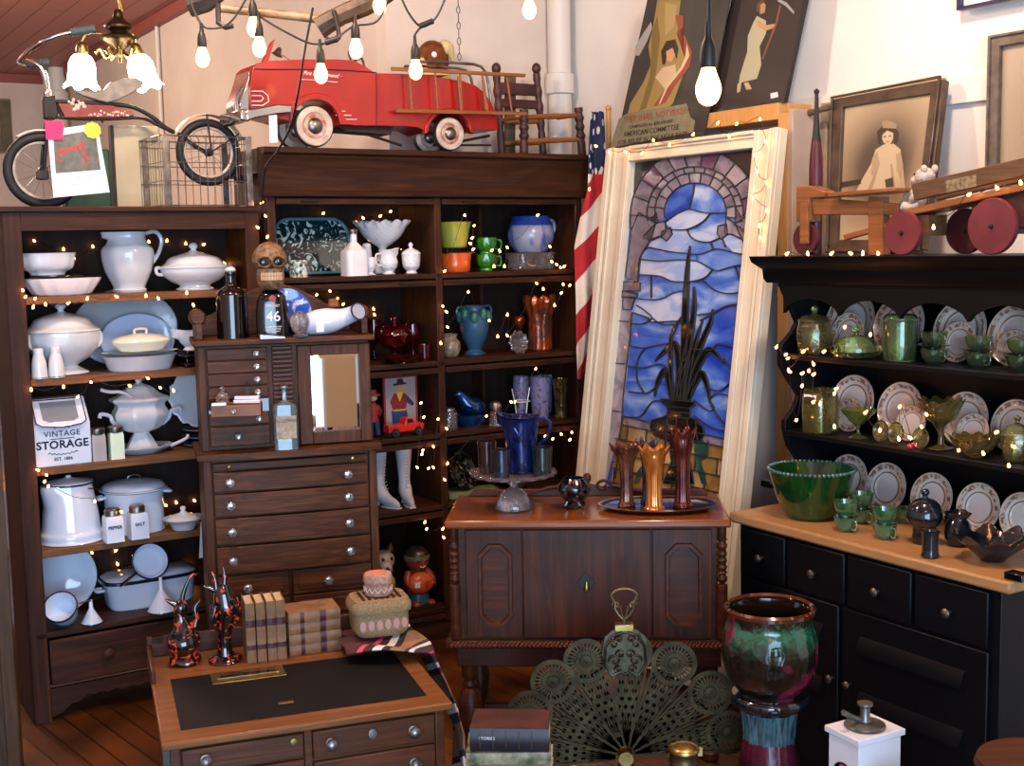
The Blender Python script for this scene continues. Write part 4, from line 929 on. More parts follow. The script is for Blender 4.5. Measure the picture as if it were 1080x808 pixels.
item1('carnival_vase', MB().lathe(vessel(smooth([(12, 0), (13, 1.5), (12.5, 4), (13, 34), (14.5, 42), (17, 52), (15.5, 57)], 3), 1.2), 60, fn=lambda a, i, r, z: (r*(1+(.06 if z > 38 else .025)*cos((12 if z > 38 else 18)*a)), z+(1.8*cos(10*a) if z > 54 else 0))), mat('orange carnival vase', '6a4034', .15, .6, .6, c2='b4511c', scale=9, lo=.4, hi=.6, bump=.003, bscale=70), 'large orange and smoke carnival glass vase at the right end', 'vase', BK, 570, .15, b2)
# third row
t, k = item('book_box', 'upright picture book with a cowboy drawing behind the red toy truck', 'book', BK, 424, .13, b3)
part(t, 'cover', MB().box(-20, 20, 0, 4, 0, 60), mat('book cover red edge', '8a2a22', .5), k, bevel=.5)
part(t, 'cover_panel', MB().box(-18, 17, -.3, 0, 2, 58), mat('grey cover', '9a8f90', .5), k)
def flat_fig(root, shapes, k, y=-.4, dz=.12):
    for i, (nm, poly, col) in enumerate(shapes):
        part(root, nm, MB().prism(poly, y-dz*(i+1), y-dz*i), mat('print '+col, col, .5), k)
flat_fig(t, [('printed_trousers', [(-12, 24), (6, 24), (8, 12), (3, 4), (-1, 14), (-5, 3), (-11, 10)], '22406a'), ('printed_shirt', [(-10, 24), (5, 24), (8, 38), (3, 42), (-8, 42), (-13, 34)], '7c2420'), ('printed_arm', [(5, 36), (8, 38), (15, 30), (13, 27), (7, 31)], '26364e'), ('printed_scarf', [(-6, 43), (3, 43), (-2, 33)], 'd8b23a'), ('printed_face', [(-5, 43), (3, 43), (4, 48), (3, 51), (-5, 51)], 'c08a5c'), ('printed_hat', [(-9, 50), (7, 51), (6, 52.5), (3, 53), (2, 57), (-4, 57), (-5, 52.5), (-9, 52)], '1a1614'), ('printed_belt', [(-10, 23), (5, 23), (5, 25), (-10, 25)], 'b09050')], k)
t, k = item('toy_truck', 'small red toy pickup truck with black tyres', 'toy truck', BK, 426, .045, b3)
part(t, 'bed', MB().prism([(-21, 5), (-1, 5), (-1, 13), (-21, 13)], -7, 7), M['red2'], k, bevel=.8)
part(t, 'cab', MB().prism([(-2, 5), (10, 5), (20, 5), (21, 11), (20, 13), (10, 14), (8, 19), (0, 19.5), (-2, 14)], -7, 7), M['red2'], k, bevel=1)
part(t, 'window', MB().prism([(1, 14), (8, 14), (6.8, 17.8), (1, 18)], -7.3, 7.3), M['blackgl'], k)
for x in (-13, 14):
    for y in (-7, 7): 
        w_ = part(t, 'wheel', MB().lathe([(0, -1.6), (4.4, -1.6), (4.8, 0), (4.4, 1.6), (0, 1.6)], 20, M=T(x, y, 4.8) @ RX(90)), M['rubber'], k)
        part(w_, 'hub', MB().lathe([(0, 0), (2, 0), (1.6, .8), (0, .9)], 14, M=T(x, y-1.6*(1 if y < 0 else -1), 4.8) @ RX(90 if y < 0 else -90)), M['chrome'], k)
t, k = item('cowboy_doll', 'cowboy doll in red vest and blue trousers beside the picture book', 'doll', BK, 394, .10, b3)
part(t, 'body', MB().tube(spline([(0, 0, 16), (0, 0, 26), (0, 0, 36)], 3), [6, 6, 6, 6.5, 6, 5, 3], 14), mat('doll vest', '8c2622', .6), k)
part(t, 'head', MB().ball((0, -1, 42), 5, 16, 10), mat('doll face', 'c49a7c', .5), k)
part(t, 'hat', MB().lathe([(0, 44), (9, 44), (9, 45), (5, 46), (4.4, 50), (0, 51)], 20), mat('doll hat', '8a3a30', .6), k)
for s in (-1, 1):
    part(t, 'leg', MB().tube([(s*3, -1, 18), (s*4, -2, 8), (s*4, -4, 1.5)], [3.4, 3, 2.6], 10), mat('doll jeans', '1e2d52', .7), k)
    part(t, 'arm', MB().tube([(s*5, 0, 33), (s*8, -2, 26), (s*4, -6, 22)], [2.4, 2.2, 1.8], 10), mat('doll sleeve', '5a1a1c', .7), k)
dkj = mat('dark silvery glass', '2a2c30', .1, .5, .8, c2='7d8087', scale=60)
t, k = item('glass_jar', 'clear lidded glass jar at the left of the third shelf right bay', 'jar', BK, 474, .06, b3)
part(t, 'body', MB().lathe(vessel(smooth([(8, 0), (9, 1), (9, 17), (6.5, 20)], 2), .8), 24), M['crystal'], k)
part(t, 'lid', MB().lathe([(6.6, 20), (7, 20.5), (6.6, 23), (2, 24.5), (0, 25)], 20), M['steel'], k)
blu = carnival('electric blue glass', '03163a', '1a5a9a', .1, .6)
t, k = item('blue_hen_dish', 'dark electric blue glass bird-shaped covered dish', 'dish', BK, 498, .12, b3)
part(t, 'base', MB().lathe(vessel(smooth([(13, 0), (14, 1), (18, 8), (19, 12)], 2)), 36, sy=.7), blu, k)
part(t, 'bird_lid', MB().tube(spline([(15, 0, 15), (8, 0, 18), (-3, 0, 21), (-10, 0, 29), (-15, 0, 34), (-20, 0, 33)], 4), [2, 4, 6, 8, 9, 10, 10.5, 10.5, 10, 9, 8, 7, 6, 5.2, 4.6, 4.2, 4, 3.4, 2.4, 1.4, .6][:21], 16), blu, k)
t, k = item('salt_shaker', 'old glass sugar shaker with a dome metal top on the third shelf', 'shaker', BK, 523, .05, b3)
part(t, 'body', MB().lathe(smooth([(0, 0), (7, 0), (7.5, 1), (6.5, 12), (5.4, 16)], 2), 8), M['crystal'], k)
part(t, 'cap', MB().lathe(smooth([(5.8, 15), (6.2, 17), (6.4, 21), (4.6, 25), (0, 26.5)], 2), 24), M['steel'], k)
lav = mat('lavender frosted glass', '8583a8', .35, c2='5c4a54', scale=55, lo=.55, hi=.62, coat=.2)
item1('tall_glass', MB().lathe(vessel(smooth([(6, 0), (7, 1), (5, 6), (8, 22), (8.6, 38), (8, 44)], 2), .8), 28), lav, 'slender lavender glass tumbler in a wire holder', 'tumbler', BK, 550, .18, b3)
item1('wire_holder', MB().tube([(-11, 0, 34), (-8, 0, 20), (-5.4, 0, 2), (5.4, 0, 2), (8, 0, 20), (11, 0, 34)], .6, 6).lathe([(9.2, 20), (9.9, 20), (9.9, 21), (9.2, 21)], 24, cap=False), M['milk'], 'white wire holder around the slender lavender tumbler', 'holder', BK, 550, .108, b3)
item1('tall_glass', MB().lathe(vessel(smooth([(8, 0), (9, 1), (10.5, 30), (11, 43)], 2), .9), 28), lav, 'wide lavender tumbler with dark leaf pattern', 'tumbler', BK, 570, .14, b3)
item1('tall_glass', MB().lathe(vessel(smooth([(8, 0), (8.6, 1), (10, 28), (10.5, 40)], 2), .9), 28), lav, 'second lavender leaf tumbler standing behind the brass vase', 'tumbler', BK, 580, .27, b3)
item1('wood_bowl', MB().lathe(vessel([(9, 0), (12, 3), (13, 7)]), 28), M['orangewood'], 'small orange wooden bowl behind the cobalt pitcher rim', 'bowl', BK, 556, .04, b3)
item1('brass_vase', MB().lathe(vessel(smooth([(8, 0), (8.6, 1.5), (6, 5), (7, 24), (8.6, 38), (9.4, 42)], 3), .9), 40, fn=lambda a, i, r, z: (r*(1+.04*cos(9*a)), z)), mat('gilded glass', '6f6338', .2, .8, .4, c2='38301c', scale=45, bump=.003, bscale=90), 'gilded ornate beaker at the right end of the third shelf', 'beaker', BK, 592, .05, b3)
# fourth row
leather = mat('white boot leather', 'c9cbd2', .45, c2='b8bac2', scale=12, bump=.0015, bscale=50)
def boot(label, px, y, rot, group=None):
    t, k = item('lace_up_boot', label, 'boot', BK, px, y, b4, rot)
    # the boot points to -y; sole at z 0
    rows = [(0, -26, 3.2, 2.4, 2.6), (0, -22, 4.6, 6, 4.2), (0, -15, 5.4, 7.6, 6), (0, -8, 6.2, 7, 9), (0, -2, 9, 7.2, 12)]
    pts = spline([(0, -27, 3.4), (0, -22, 4.6), (0, -14, 6.4), (0, -6, 9), (0, 1, 15), (0, 3.5, 24), (0, 3.5, 38), (0, 3, 52), (0, 3, 62)], 4)
    rr = spline([(2, 0, 0), (4.2, 0, 0), (5.8, 0, 0), (7.4, 0, 0), (8.6, 0, 0), (7.4, 0, 0), (8.4, 0, 0), (10, 0, 0), (10.6, 0, 0)], 4)
    b = MB().tube(pts, [q.x for q in rr], 22)
    b.v = [Vector((v.x*(.82), v.y, max(v.z, .8))) for v in b.v]
    part(t, 'upper', b, leather, k)
    part(t, 'sole', MB().slab([(-3, -28), (3, -28), (5.4, -20), (5.6, -12), (4, -4), (-4, -4), (-5.6, -12), (-5.4, -20)], 0, 1.2), M['milk'], k)
    part(t, 'heel', MB().lathe([(3.4, 0), (2.8, 5), (4, 12)], 16, (0, 6, 0)), leather, k)
    la = MB()
    for i in range(13):
        z = 18+i*3.4
        la.tube([(-2, -5.6-(i*.16 if i > 3 else -(3-i)*-1.4), z), (2, -5.8-(i*.16 if i > 3 else -(3-i)*-1.4), z+1.6)], .45, 5)
    part(t, 'laces', la, M['greyw'], k)
    return t
boot('white leather lace-up boot partly hidden by the dental cabinet', 402, .14, 18)
boot('white leather lace-up boot standing clear in the bay, toe forward', 428, .12, -12)
item1('glass_plate', tilt_disc(plate_prof(22, .6, .12), 24), mat('smoky carnival plate', '191c18', .12, .5, .6, c2='7c8468', scale=50, lo=.5, hi=.64), 'dark iridescent plate leaning on the stile above the pale green book', 'plate', BK, 485, .13, b4+.031, rot=25)
item1('green_book', MB().box(-30, 26, -15, 15, 0, 6).box(-29, 24, -14, 14, 6, 6.6), mat('pale green book', '7e8a62', .6, c2='5c6a48', scale=30), 'pale green boxed book lying flat under the dark plate', 'book', BK, 499, .10, b4, rot=-14, bevel=.6)
item1('cut_glass_bowl', MB().lathe(vessel(smooth([(6, 0), (7, 1), (13, 8), (15, 13)], 2)), 24, fn=flute(12, .08)), M['crystal'], 'clear glass bowl in shadow behind the cake stand foot', 'bowl', BK, 545, .12, b4)
# bottom row: chalkware figures
def figurine(name, label, px, y, parts, z=b5, rot=0):
    t, k = item(name, label, 'figurine', BK, px, y, z, rot)
    for nm, b, c in parts: part(t, nm, b, mat('chalk '+c, c, .35, coat=.3), k)
    return t
figurine('dog_figurine', 'cream chalkware dog figurine with a blue collar on the bottom shelf', 405, .19, [
    ('body', MB().tube(spline([(0, 0, 3), (0, 0, 14), (0, 0, 28), (0, 0, 40)], 4), [13, 13.5, 13.5, 13, 12.5, 12, 11, 10.5, 10, 9.5, 9, 8.5, 8], 20), 'b8a488'),
    ('head', MB().ball((0, -3, 48), 11.5, 22, 14, sy=1, sz=.95), 'b9a893'), ('muzzle', MB().ball((-2, -13, 42), 6.4, 16, 10, sy=.8, sz=1.1), 'c4b8a8'),
    ('nose', MB().ball((-3, -18, 42), 2.2, 10, 6), '16110f'), ('collar', MB().lathe([(9, 34), (11, 35), (11, 39), (9, 40)], 24, cap=False), '3a78a0'),
    ('ear', MB().tube([(-7, 0, 54), (-9, -1, 60), (-10, -1, 65)], [4.4, 3.4, .6], 10), '6a4a34'), ('ear', MB().tube([(7, 0, 54), (9, -1, 60), (10, -1, 65)], [4.4, 3.4, .6], 10), '6a4a34'),
    ('eye', MB().ball((-5, -12, 51), 2, 10, 6), '16110f'), ('eye', MB().ball((4, -13, 51), 2, 10, 6), '16110f'),
    ('chest_patch', MB().ball((0, -8, 24), 10, 16, 10, sy=.7, sz=1.1), 'c9a24e')])
figurine('dog_figurine', 'small spotted tan chalkware dog sitting in front of the cream dog', 402, .05, [
    ('body', MB().tube(spline([(0, 0, 2), (0, 0, 12), (0, -1, 22)], 4), [9, 9.5, 9.5, 9, 8, 7, 6, 5.4, 5], 18), 'a98a4e'),
    ('head', MB().ball((0, -3, 27), 7, 18, 12), 'a98a5e'), ('muzzle', MB().ball((0, -9, 25), 3.4, 12, 8), '4a3424'),
    ('ear', MB().ball((-6, -2, 27), 3.4, 10, 8, sz=1.6), '3e2a1e'), ('ear', MB().ball((6, -2, 27), 3.4, 10, 8, sz=1.6), '3e2a1e')])
skin = '8e3a26'
figurine('child_figurine', 'red-brown chalkware child figurine with headband holding an orange drum', 441, .09, [
    ('head', MB().ball((0, -1, 49), 12.5, 26, 16, sz=1.0), skin), ('hair', MB().lathe([(0, 63.5), (7, 62.5), (12, 57.5), (13.4, 52), (12.4, 51), (0, 52)], 28, (0, 0, 0)), '2c2620'),
    ('headband', MB().lathe([(12.6, 50), (13.8, 50.4), (13.8, 54), (12.4, 54.6)], 28, cap=False), '6c6a48'),
    ('torso', MB().tube(spline([(0, 0, 12), (0, 0, 22), (0, 0, 36), (0, 0, 41)], 3), [11, 11, 11, 11, 11, 10, 8, 7, 6, 5], 18), skin),
    ('drum', MB().ball((-1, -9, 26), 15, 28, 14, sy=.55, sz=.78), 'd2622a'), ('drum_motif', MB().ball((2, -16.4, 26), 4, 12, 8, sy=.3), 'b03a2c'),
    ('arm', MB().tube(spline([(-10, 0, 37), (-15, -5, 29), (-12, -12, 22)], 3), [3.8, 3.8, 3.8, 3.6, 3.4, 3.2, 3], 12), skin), ('arm', MB().tube(spline([(10, 0, 37), (15, -5, 29), (12, -12, 22)], 3), [3.8, 3.8, 3.8, 3.6, 3.4, 3.2, 3], 12), skin),
    ('trousers', MB().lathe(smooth([(0, 2), (11, 2), (12.5, 6), (11.5, 14)], 3)+[(0, 14)], 24), '2a5a74'), ('foot', MB().ball((-8, -12, 4), 5, 12, 8, sz=.8), skin), ('foot', MB().ball((9, -12, 4), 5, 12, 8, sz=.8), skin),
    ('eye', MB().ball((-4.6, -12, 50), 1.8, 10, 6), '120c0a'), ('eye', MB().ball((4.6, -12, 50), 1.8, 10, 6), '120c0a'), ('mouth', MB().tube(spline([(-3, -12.8, 44.5), (0, -13.6, 43.4), (3, -12.8, 44.5)], 3), .6, 6), 'e8d8c8'),
    ('nose', MB().ball((0, -13.6, 47), 1.4, 8, 6), skin)])
tg, k = item('price_tag', 'white square price tag stuck on the child figurine chest', 'price tag', BK, 441, .022, b5+.098)
part(tg, 'card', MB().box(-3.6, 3.6, -.3, 0, 0, 6), M['paper'], k)
figurine('clown_figurine', 'slim painted chalkware figurine half hidden behind the sideboard corner', 472, .10, [
    ('body', MB().tube(spline([(0, 0, 3), (0, 0, 14), (0, 0, 28), (0, 0, 38)], 4), [8, 8, 8, 7.5, 7, 6.6, 6.4, 6.4, 6.2, 6, 5.6, 5, 4], 16), '9a6a5a'),
    ('head', MB().ball((0, 0, 46), 7, 18, 12), 'b08a70'), ('hat', MB().lathe(smooth([(0, 63), (3, 60), (7.4, 52), (8, 50)], 3)+[(0, 50)], 20), 'a88a48'),
    ('trousers', MB().lathe([(0, 0), (8.5, 0), (8.8, 8), (8, 12), (0, 12)], 20), '3a6a84')])
# ================================================================ desk top things
DT = .5
eod = mat('end of day glass', '0b0b0e', .06, coat=1, c2='d8441c', scale=48, lo=.58, hi=.61, detail=3, dist=.8)
def eod_bird(name, label, px, y, pts, rad, extra, base):
    t, k = item(name, label, 'figurine', D, px, y, .4985)
    part(t, 'base', MB().lathe(smooth(base, 3)+[(0, base[-1][1])], 30, fn=lambda a, i, r, z: (r*(1+.05*cos(5*a)), z)), eod, k)
    part(t, 'body', MB().tube(spline(pts, 5), [q.x for q in spline([(r, 0, 0) for r in rad], 5)], 18), eod, k)
    for nm, p_, r_ in extra: part(t, nm, MB().tube(spline(p_, 4), [r_*(1-.8*i/(4*(len(p_)-1))) for i in range(4*(len(p_)-1)+1)], 10), eod, k)
eod_bird('glass_bird_figurine', 'black and orange spattered glass bird vase with raised tail at the desk corner', 195, .60,
    [(0, 0, 6), (0, 0, 22), (1, 0, 36), (-2, 0, 50), (-1, 0, 62), (0, 0, 70)], (13, 17, 12, 7, 7, 2),
    [('beak', [(-4, 0, 62), (-13, 0, 68), (-17, 0, 71)], 3.4), ('crest', [(0, 0, 66), (3, 0, 78), (10, 0, 92), (16, 0, 94)], 3), ('tail', [(8, 0, 30), (14, 0, 44), (13, 0, 58), (19, 0, 66)], 5), ('wing', [(-10, -6, 34), (-14, -7, 24), (-9, -9, 14)], 6), ('wing', [(9, -8, 34), (13, -9, 24), (8, -10, 14)], 6)], [(0, 0), (15, 0), (17, 3), (15, 8)])
eod_bird('glass_bird_figurine', 'slimmer black and orange spattered glass rooster beside the standing books', 238, .58,
    [(0, 0, 5), (0, 0, 18), (1, 0, 34), (3, 0, 54), (1, 0, 72), (0, 0, 82)], (9, 7, 8, 13, 10, 6),
    [('comb', [(-6, 0, 76), (-7, 0, 88), (-10, 0, 96)], 4), ('comb', [(2, 0, 78), (3, 0, 90), (2, 0, 100)], 4), ('beak', [(-8, 0, 76), (-17, 0, 81), (-20, 0, 81)], 2.6), ('wing', [(9, -7, 66), (14, -9, 52), (8, -8, 36)], 6), ('wing', [(-8, -7, 62), (-12, -9, 46), (-7, -8, 34)], 6)], [(0, 0), (17, 0), (18, 2.5), (12, 6)])
calf = mat('tan calf binding', '8a6644', .55, c2='6a4a2c', scale=25); dkband = mat('maroon label band', '4a1c1e', .45, c2='3a1616', scale=20); pages = mat('page edges', 'c9b895', .7, c2='a8946e', scale=80, stretch=(1, 1, 1))
def book(label, F, x, y, z, w, d, h, rot=0, lying=False, group=None, cover=None, n='book', bands=True):
    """upright book with its spine to -y: w thick, d deep, h tall; lying = on its side with the spine to -y"""
    t = bpy.data.objects.new(n, None); COL.objects.link(t); t.location = F.w(x, y, z+.0006)
    t.rotation_euler = (0, 0, F.rot+radians(rot)); tag(t, label, 'book', group)
    Mq = (T(0, 0, w/2) @ RY(90) @ T(0, 0, -h/2)) if lying else T(0, 0, 0)
    cvm = cover or calf; c = .0022
    pr = [(-w/2+w*i/8, -.10*w*sin(pi*i/8)) for i in range(9)]
    obj('cover', MB().slab(pr+[(w/2, d), (w/2-c, d), (w/2-c, .004), (-w/2+c, .004), (-w/2+c, d), (-w/2, d)], 0, h, M=Mq), cvm, t)
    obj('page_block', MB().box(-w/2+c, w/2-c, .004, d-.004, .003, h-.003, M=Mq), pages, t)
    if bands:
        for f0, f1 in ((.60, .72), (.22, .30)):
            pr2 = [(x_*1.01, y_-.0006) for x_, y_ in pr]
            obj('label_band', MB().slab(pr2+[(w/2, .002), (-w/2, .002)], h*f0, h*f1, M=Mq), dkband, t)
    return t
kD = D.k(.3, .6, .5)
xs = [266, 277, 288, 298]
for i, px in enumerate(xs):
    book(['leftmost of the four tan leather books standing beside the glass rooster', 'second from the left of the four standing tan leather books', 'third from the left of the four standing tan leather books', 'rightmost standing tan leather book, touching the flat stack'][i], D, D.x(px, .52, .5), .52, .4985, .0265, .11, .178, rot=-1, group='tan leather books standing on the desk')
for i in range(4):
    book(['lowest of the four tan leather books lying in a stack', 'second book up in the lying stack of tan leather books', 'third book up in the lying stack of tan leather books', 'topmost tan leather book of the lying stack, its page edges showing'][i], D, D.x(333, .54, .5), .54-.004*(i % 2), .4985+i*.0325, .032, .115, .155, rot=2-(i % 2), lying=True, group='tan leather books stacked flat on the desk')
# striped blanket draped over the right back corner of the desk
def mat_blanket():
    m, nt, b = newmat('striped blanket'); tc = nt.nodes.new('ShaderNodeTexCoord'); sp = nt.nodes.new('ShaderNodeSeparateXYZ')
    skw = nt.nodes.new('ShaderNodeMapping'); skw.inputs['Rotation'].default_value = (0, 0, .22); nt.links.new(tc.outputs['UV'], skw.inputs[0]); nt.links.new(skw.outputs[0], sp.inputs[0]); crn = nt.nodes.new('ShaderNodeValToRGB'); crn.color_ramp.interpolation = 'CONSTANT'
    st = [(0, '4a2a26'), (.03, 'd8486a'), (.05, '3a2320'), (.08, 'dcdad8'), (.11, '2a2426'), (.14, '947050'), (.19, '2c3040'), (.205, 'dcdad8'), (.225, '2c3040'), (.24, '4a2a26'), (.26, 'b8386a'), (.275, '3a2320'), (.32, 'dcdad8'), (.35, '2a2c38'), (.38, '947050')]+[(.50, '2a2c38'), (.53, 'dcdad8'), (.57, '2a2c38'), (.61, '947050'), (.72, '2a2c38'), (.75, 'dcdad8'), (.79, '3a2320'), (.82, 'a83050'), (.85, '3a2320'), (.90, 'dcdad8'), (.94, '2a2c38')]
    e = crn.color_ramp.elements
    while len(e) < len(st): e.new(.5)
    for el, (p_, c_) in zip(e, st): el.position = p_; el.color = lin(c_)
    nt.links.new(sp.outputs[0], crn.inputs[0]); nt.links.new(crn.outputs[0], b.inputs['Base Color']); b.inputs['Roughness'].default_value = .95
    wv = nt.nodes.new('ShaderNodeTexNoise'); wv.inputs['Scale'].default_value = 400; bp = nt.nodes.new('ShaderNodeBump'); bp.inputs['Distance'].default_value = .001
    nt.links.new(tc.outputs['Object'], wv.inputs[0]); nt.links.new(wv.outputs[0], bp.inputs['Height']); nt.links.new(bp.outputs[0], b.inputs['Normal']); return m
def cloth(name, label, cat, F, fn, nu, nv, m, group=None, thick=.006):
    b = MB().grid(fn, nu, nv); o = obj(name, b, m, None, F.o, F.rot, ang=180)
    uvl = o.data.uv_layers.new(name='UVMap'); w = nu+1
    for lp in o.data.loops:
        vi = lp.vertex_index; uvl.data[lp.index].uv = ((vi % w)/nu, (vi//w)/nv)
    d = o.modifiers.new('solid', 'SOLIDIFY'); d.thickness = thick; d.offset = 1
    d = o.modifiers.new('sub', 'SUBSURF'); d.levels = 1; d.render_levels = 1
    return tag(o, label, cat, group)
def bl_fn(u, v):
    # u crosses the stripes from left to right, v goes back; lies on the desk, then falls over its right side
    x = .545+.78*u; y = .405+.245*v-.055*sin(pi*min(1, u*2.6))*(1-v)-.04*min(1, u*2)*(1-v)
    z = .5235+.008*sin(16*u+4*v)+.005*sin(13*v+3*u)+.012*max(0, sin(pi*min(1, u*3.2)))*(1-v)
    e = DW+.004+.03*v
    if x > e:
        o_ = x-e; z = .524-o_*.86; x = e+.02+.12*min(1, o_*3.0)+.018*sin(10*o_+5*v); y += .05*sin(7*o_)-.05*o_
        if o_ < .03: z = .524-o_*.5
    return (x, y, z)
cloth('blanket', 'brown blanket with white, black and pink stripes spilling over the desk corner', 'blanket', D, bl_fn, 90, 30, mat_blanket())
t, k = item('basket', 'square woven straw basket with an openwork lid on the striped blanket', 'basket', D, 400, .54, .541)
straw = mat('woven straw', 'a08a62', .8, c2='7c6440', scale=120, bump=.003, bscale=220, stretch=(1, 1, 3))
sq = lambda e: (lambda a, i, r, z: (r/(abs(cos(a))**e+abs(sin(a))**e)**(1/e), z))
part(t, 'body', MB().lathe(vessel(smooth([(24, 0), (26, 2), (29, 8), (29, 26)], 3), 2), 56, sy=.8, fn=sq(5)), straw, k)
part(t, 'lid', MB().lathe(smooth([(31, 26), (32, 27), (32, 33), (29, 38), (26, 39), (0, 39.5)], 2), 56, sy=.82, fn=sq(5)), straw, k)
hol = MB()
for i in range(7):
    for j in range(5): hol.box(-20+i*6.4, -17+i*6.4, -16+j*7, -12+j*7, 39.2, 40.3)
part(t, 'lid_openings', hol, mat('dark openings', '2c2014', .9), k)
dm = MB(); dm2 = MB()
for i in range(6):
    x = -22+i*8.8
    dm.add([(x, -23.6, 8), (x+3, -23.6, 14), (x, -23.6, 20), (x-3, -23.6, 14)], [(0, 1, 2, 3)])
    dm.lathe([(2.4, -.3), (3.3, 0), (2.4, .3)], 14, M=T(x, -23.8, 14) @ RX(90) @ Matrix.Diagonal((1, 1.7, 1, 1)))
part(t, 'diamond_trim', dm, mat('rose straw', 'b08a80', .8), k)
t, k = item('round_box', 'small round pinkish basket box with a red lid on top of the straw basket', 'box', D, 399, .54, .541+41*k)
part(t, 'body', MB().lathe([(0, 0), (14, 0), (14.4, 1), (14.4, 14), (0, 14)], 32), mat('pink straw', 'a88474', .7, c2='8a6656', scale=90), k)
part(t, 'lid', MB().lathe(smooth([(15, 13), (15.2, 14), (15.2, 20), (14, 22), (9, 22.6), (0, 22.8)], 1), 32), mat('lid straw', 'b49280', .7, c2='94705c', scale=90), k)
part(t, 'lid_motif', MB().lathe([(0, 22.9), (8.6, 22.7), (8, 23.6), (0, 23.8)], 10), mat('salmon patch', 'd0765c', .7), k)
zz_ = MB()
for i in range(14):
    a = 2*pi*i/14; a2 = 2*pi*(i+.5)/14
    zz_.tube([(cos(a)*14.6, sin(a)*14.6, 3.5), (cos(a2)*14.6, sin(a2)*14.6, 8.5), (cos(a2+pi/14)*14.6, sin(a2+pi/14)*14.6, 3.5)], .5, 5)
part(t, 'zigzag_trim', zz_, mat('pale stitch', 'd8c4b8', .7), k)
# ================================================================ sideboard things
ZS = .8202
t, k = item('cake_stand', 'clear cut glass cake stand carrying the cobalt pitcher and tumblers', 'cake stand', SB, 542, .17, ZS)
part(t, 'foot', MB().lathe(smooth([(0, 0), (17, 0), (18, 2), (16.5, 8), (12, 17), (5, 22), (4, 25), (6, 30), (10, 34)], 3)+[(0, 34)], 40, fn=flute(16, .04)), M['crystal'], k)
part(t, 'plate', MB().lathe(smooth([(0, 34), (36, 34.5), (42, 37), (45, 38.5), (45, 40), (42, 39.6), (36, 37)], 2)+[(0, 37)], 84, fn=lambda a, i, r, z: (r*(1+(.018*cos(18*a) if r > 38 else 0)), z-(2*abs(cos(9*a)) if r > 43 and z < 39 else 0))), M['crystal'], k)
zc = ZS+37*k+.0012
cob = carnival('cobalt carnival', '04062a', '1a3272', .1, .45)
t, k2 = item('pitcher', 'tall cobalt blue carnival glass pitcher on the cake stand', 'pitcher', SB, 550, .19, zc)
part(t, 'body', MB().lathe(vessel(smooth([(14, 0), (15, 1.5), (14, 4), (15, 7), (15.5, 30), (17, 44), (18.5, 56), (20, 60)], 3), 1.4), 60, fn=lambda a, i, r, z: (r*(1+.03*abs(cos(6*a))+(.34*max(0, cos(a-pi))**8 if z > 52 else 0)), z+(5*max(0, cos(a-pi))**6 if z > 55 else 0))), cob, k2)
cut = MB()
for i in range(6):
    a = 2*pi*(i+.5)/6
    for s in (-1, 1):
        cut.tube([(cos(a+s*.3)*16.8, sin(a+s*.3)*16.8, 30), (cos(a)*17.6, sin(a)*17.6, 40), (cos(a-s*.3)*18.2, sin(a-s*.3)*18.2, 50)], .7, 5)
    for j in range(7): cut.ball((cos(a)*16, sin(a)*16, 9+j*3), 1.1, 8, 6)
part(t, 'cut_pattern', cut, cob, k2)
part(t, 'handle', handle([(18, 0, 55), (26, 0, 57), (31, 0, 50), (28, 0, 38), (20, 0, 30), (16, 0, 28)], [2]*26), cob, k2)
def tumbler(label, px, y, r, h, m, group=None):
    item1('tumbler', MB().lathe(vessel(smooth([(r*.86, 0), (r*.9, 1), (r*.94, h*.5), (r, h)], 2), 1), 36, fn=flute(12, .05)), m, label, 'tumbler', SB, px, y, zc)
tumbler('smoky amethyst carnival tumbler at the left of the cobalt pitcher', 514, .19, 9.5, 34, carnival('smoke carnival', '241a1e', '6e4a40'))
tumbler('small blue based carnival tumbler in front of the pitcher', 529, .10, 9, 30, carnival('blue smoke carnival', '10142e', '5a6478'))
tumbler('straight dark green-grey carnival tumbler at the right of the pitcher', 572, .14, 10.5, 30, carnival('grey carnival', '1a2022', '5a6664'))
blk = mat('black carnival', '0b0c0e', .12, .6, .8, c2='58666c', scale=45, lo=.5, hi=.66, bump=.002, bscale=70)
t, k = item('rose_bowl', 'round black carnival rose bowl on little feet', 'bowl', SB, 606, .17, ZS)
part(t, 'bowl', MB().lathe(vessel(smooth([(5, 6), (11, 9), (16.5, 18), (17, 24), (13, 30), (11, 32.5)], 3), 1.2), 48), blk, k)
for i in range(4):
    a = radians(30+90*i); part(t, 'foot', MB().tube([(cos(a)*8, sin(a)*8, 10), (cos(a)*11, sin(a)*11, 4), (cos(a)*9, sin(a)*9, 3)], [2, 2, 2.8], 8), blk, k)
t, k = item('silver_tray', 'oval silver tray under the four fluted carnival vases', 'tray', SB, 694, .16, ZS)
part(t, 'plate', MB().lathe([(0, 0), (48, 0), (56, 2), (62, 4.4), (63, 5.6), (61, 5.8), (55, 3.4), (47, 1.4), (0, 1.4)], 72, sy=.62, fn=lambda a, i, r, z: (r*(1+(.008*cos(24*a) if r > 58 else 0)), z)), M['chrome'], k)
part(t, 'engraved_rim', MB().lathe([(55.5, 3.6), (58.5, 4.9), (59, 5.2), (58, 5.2)], 72, sy=.62, cap=False), M['iron'], k)
zt_ = ZS+1.4*k+.001
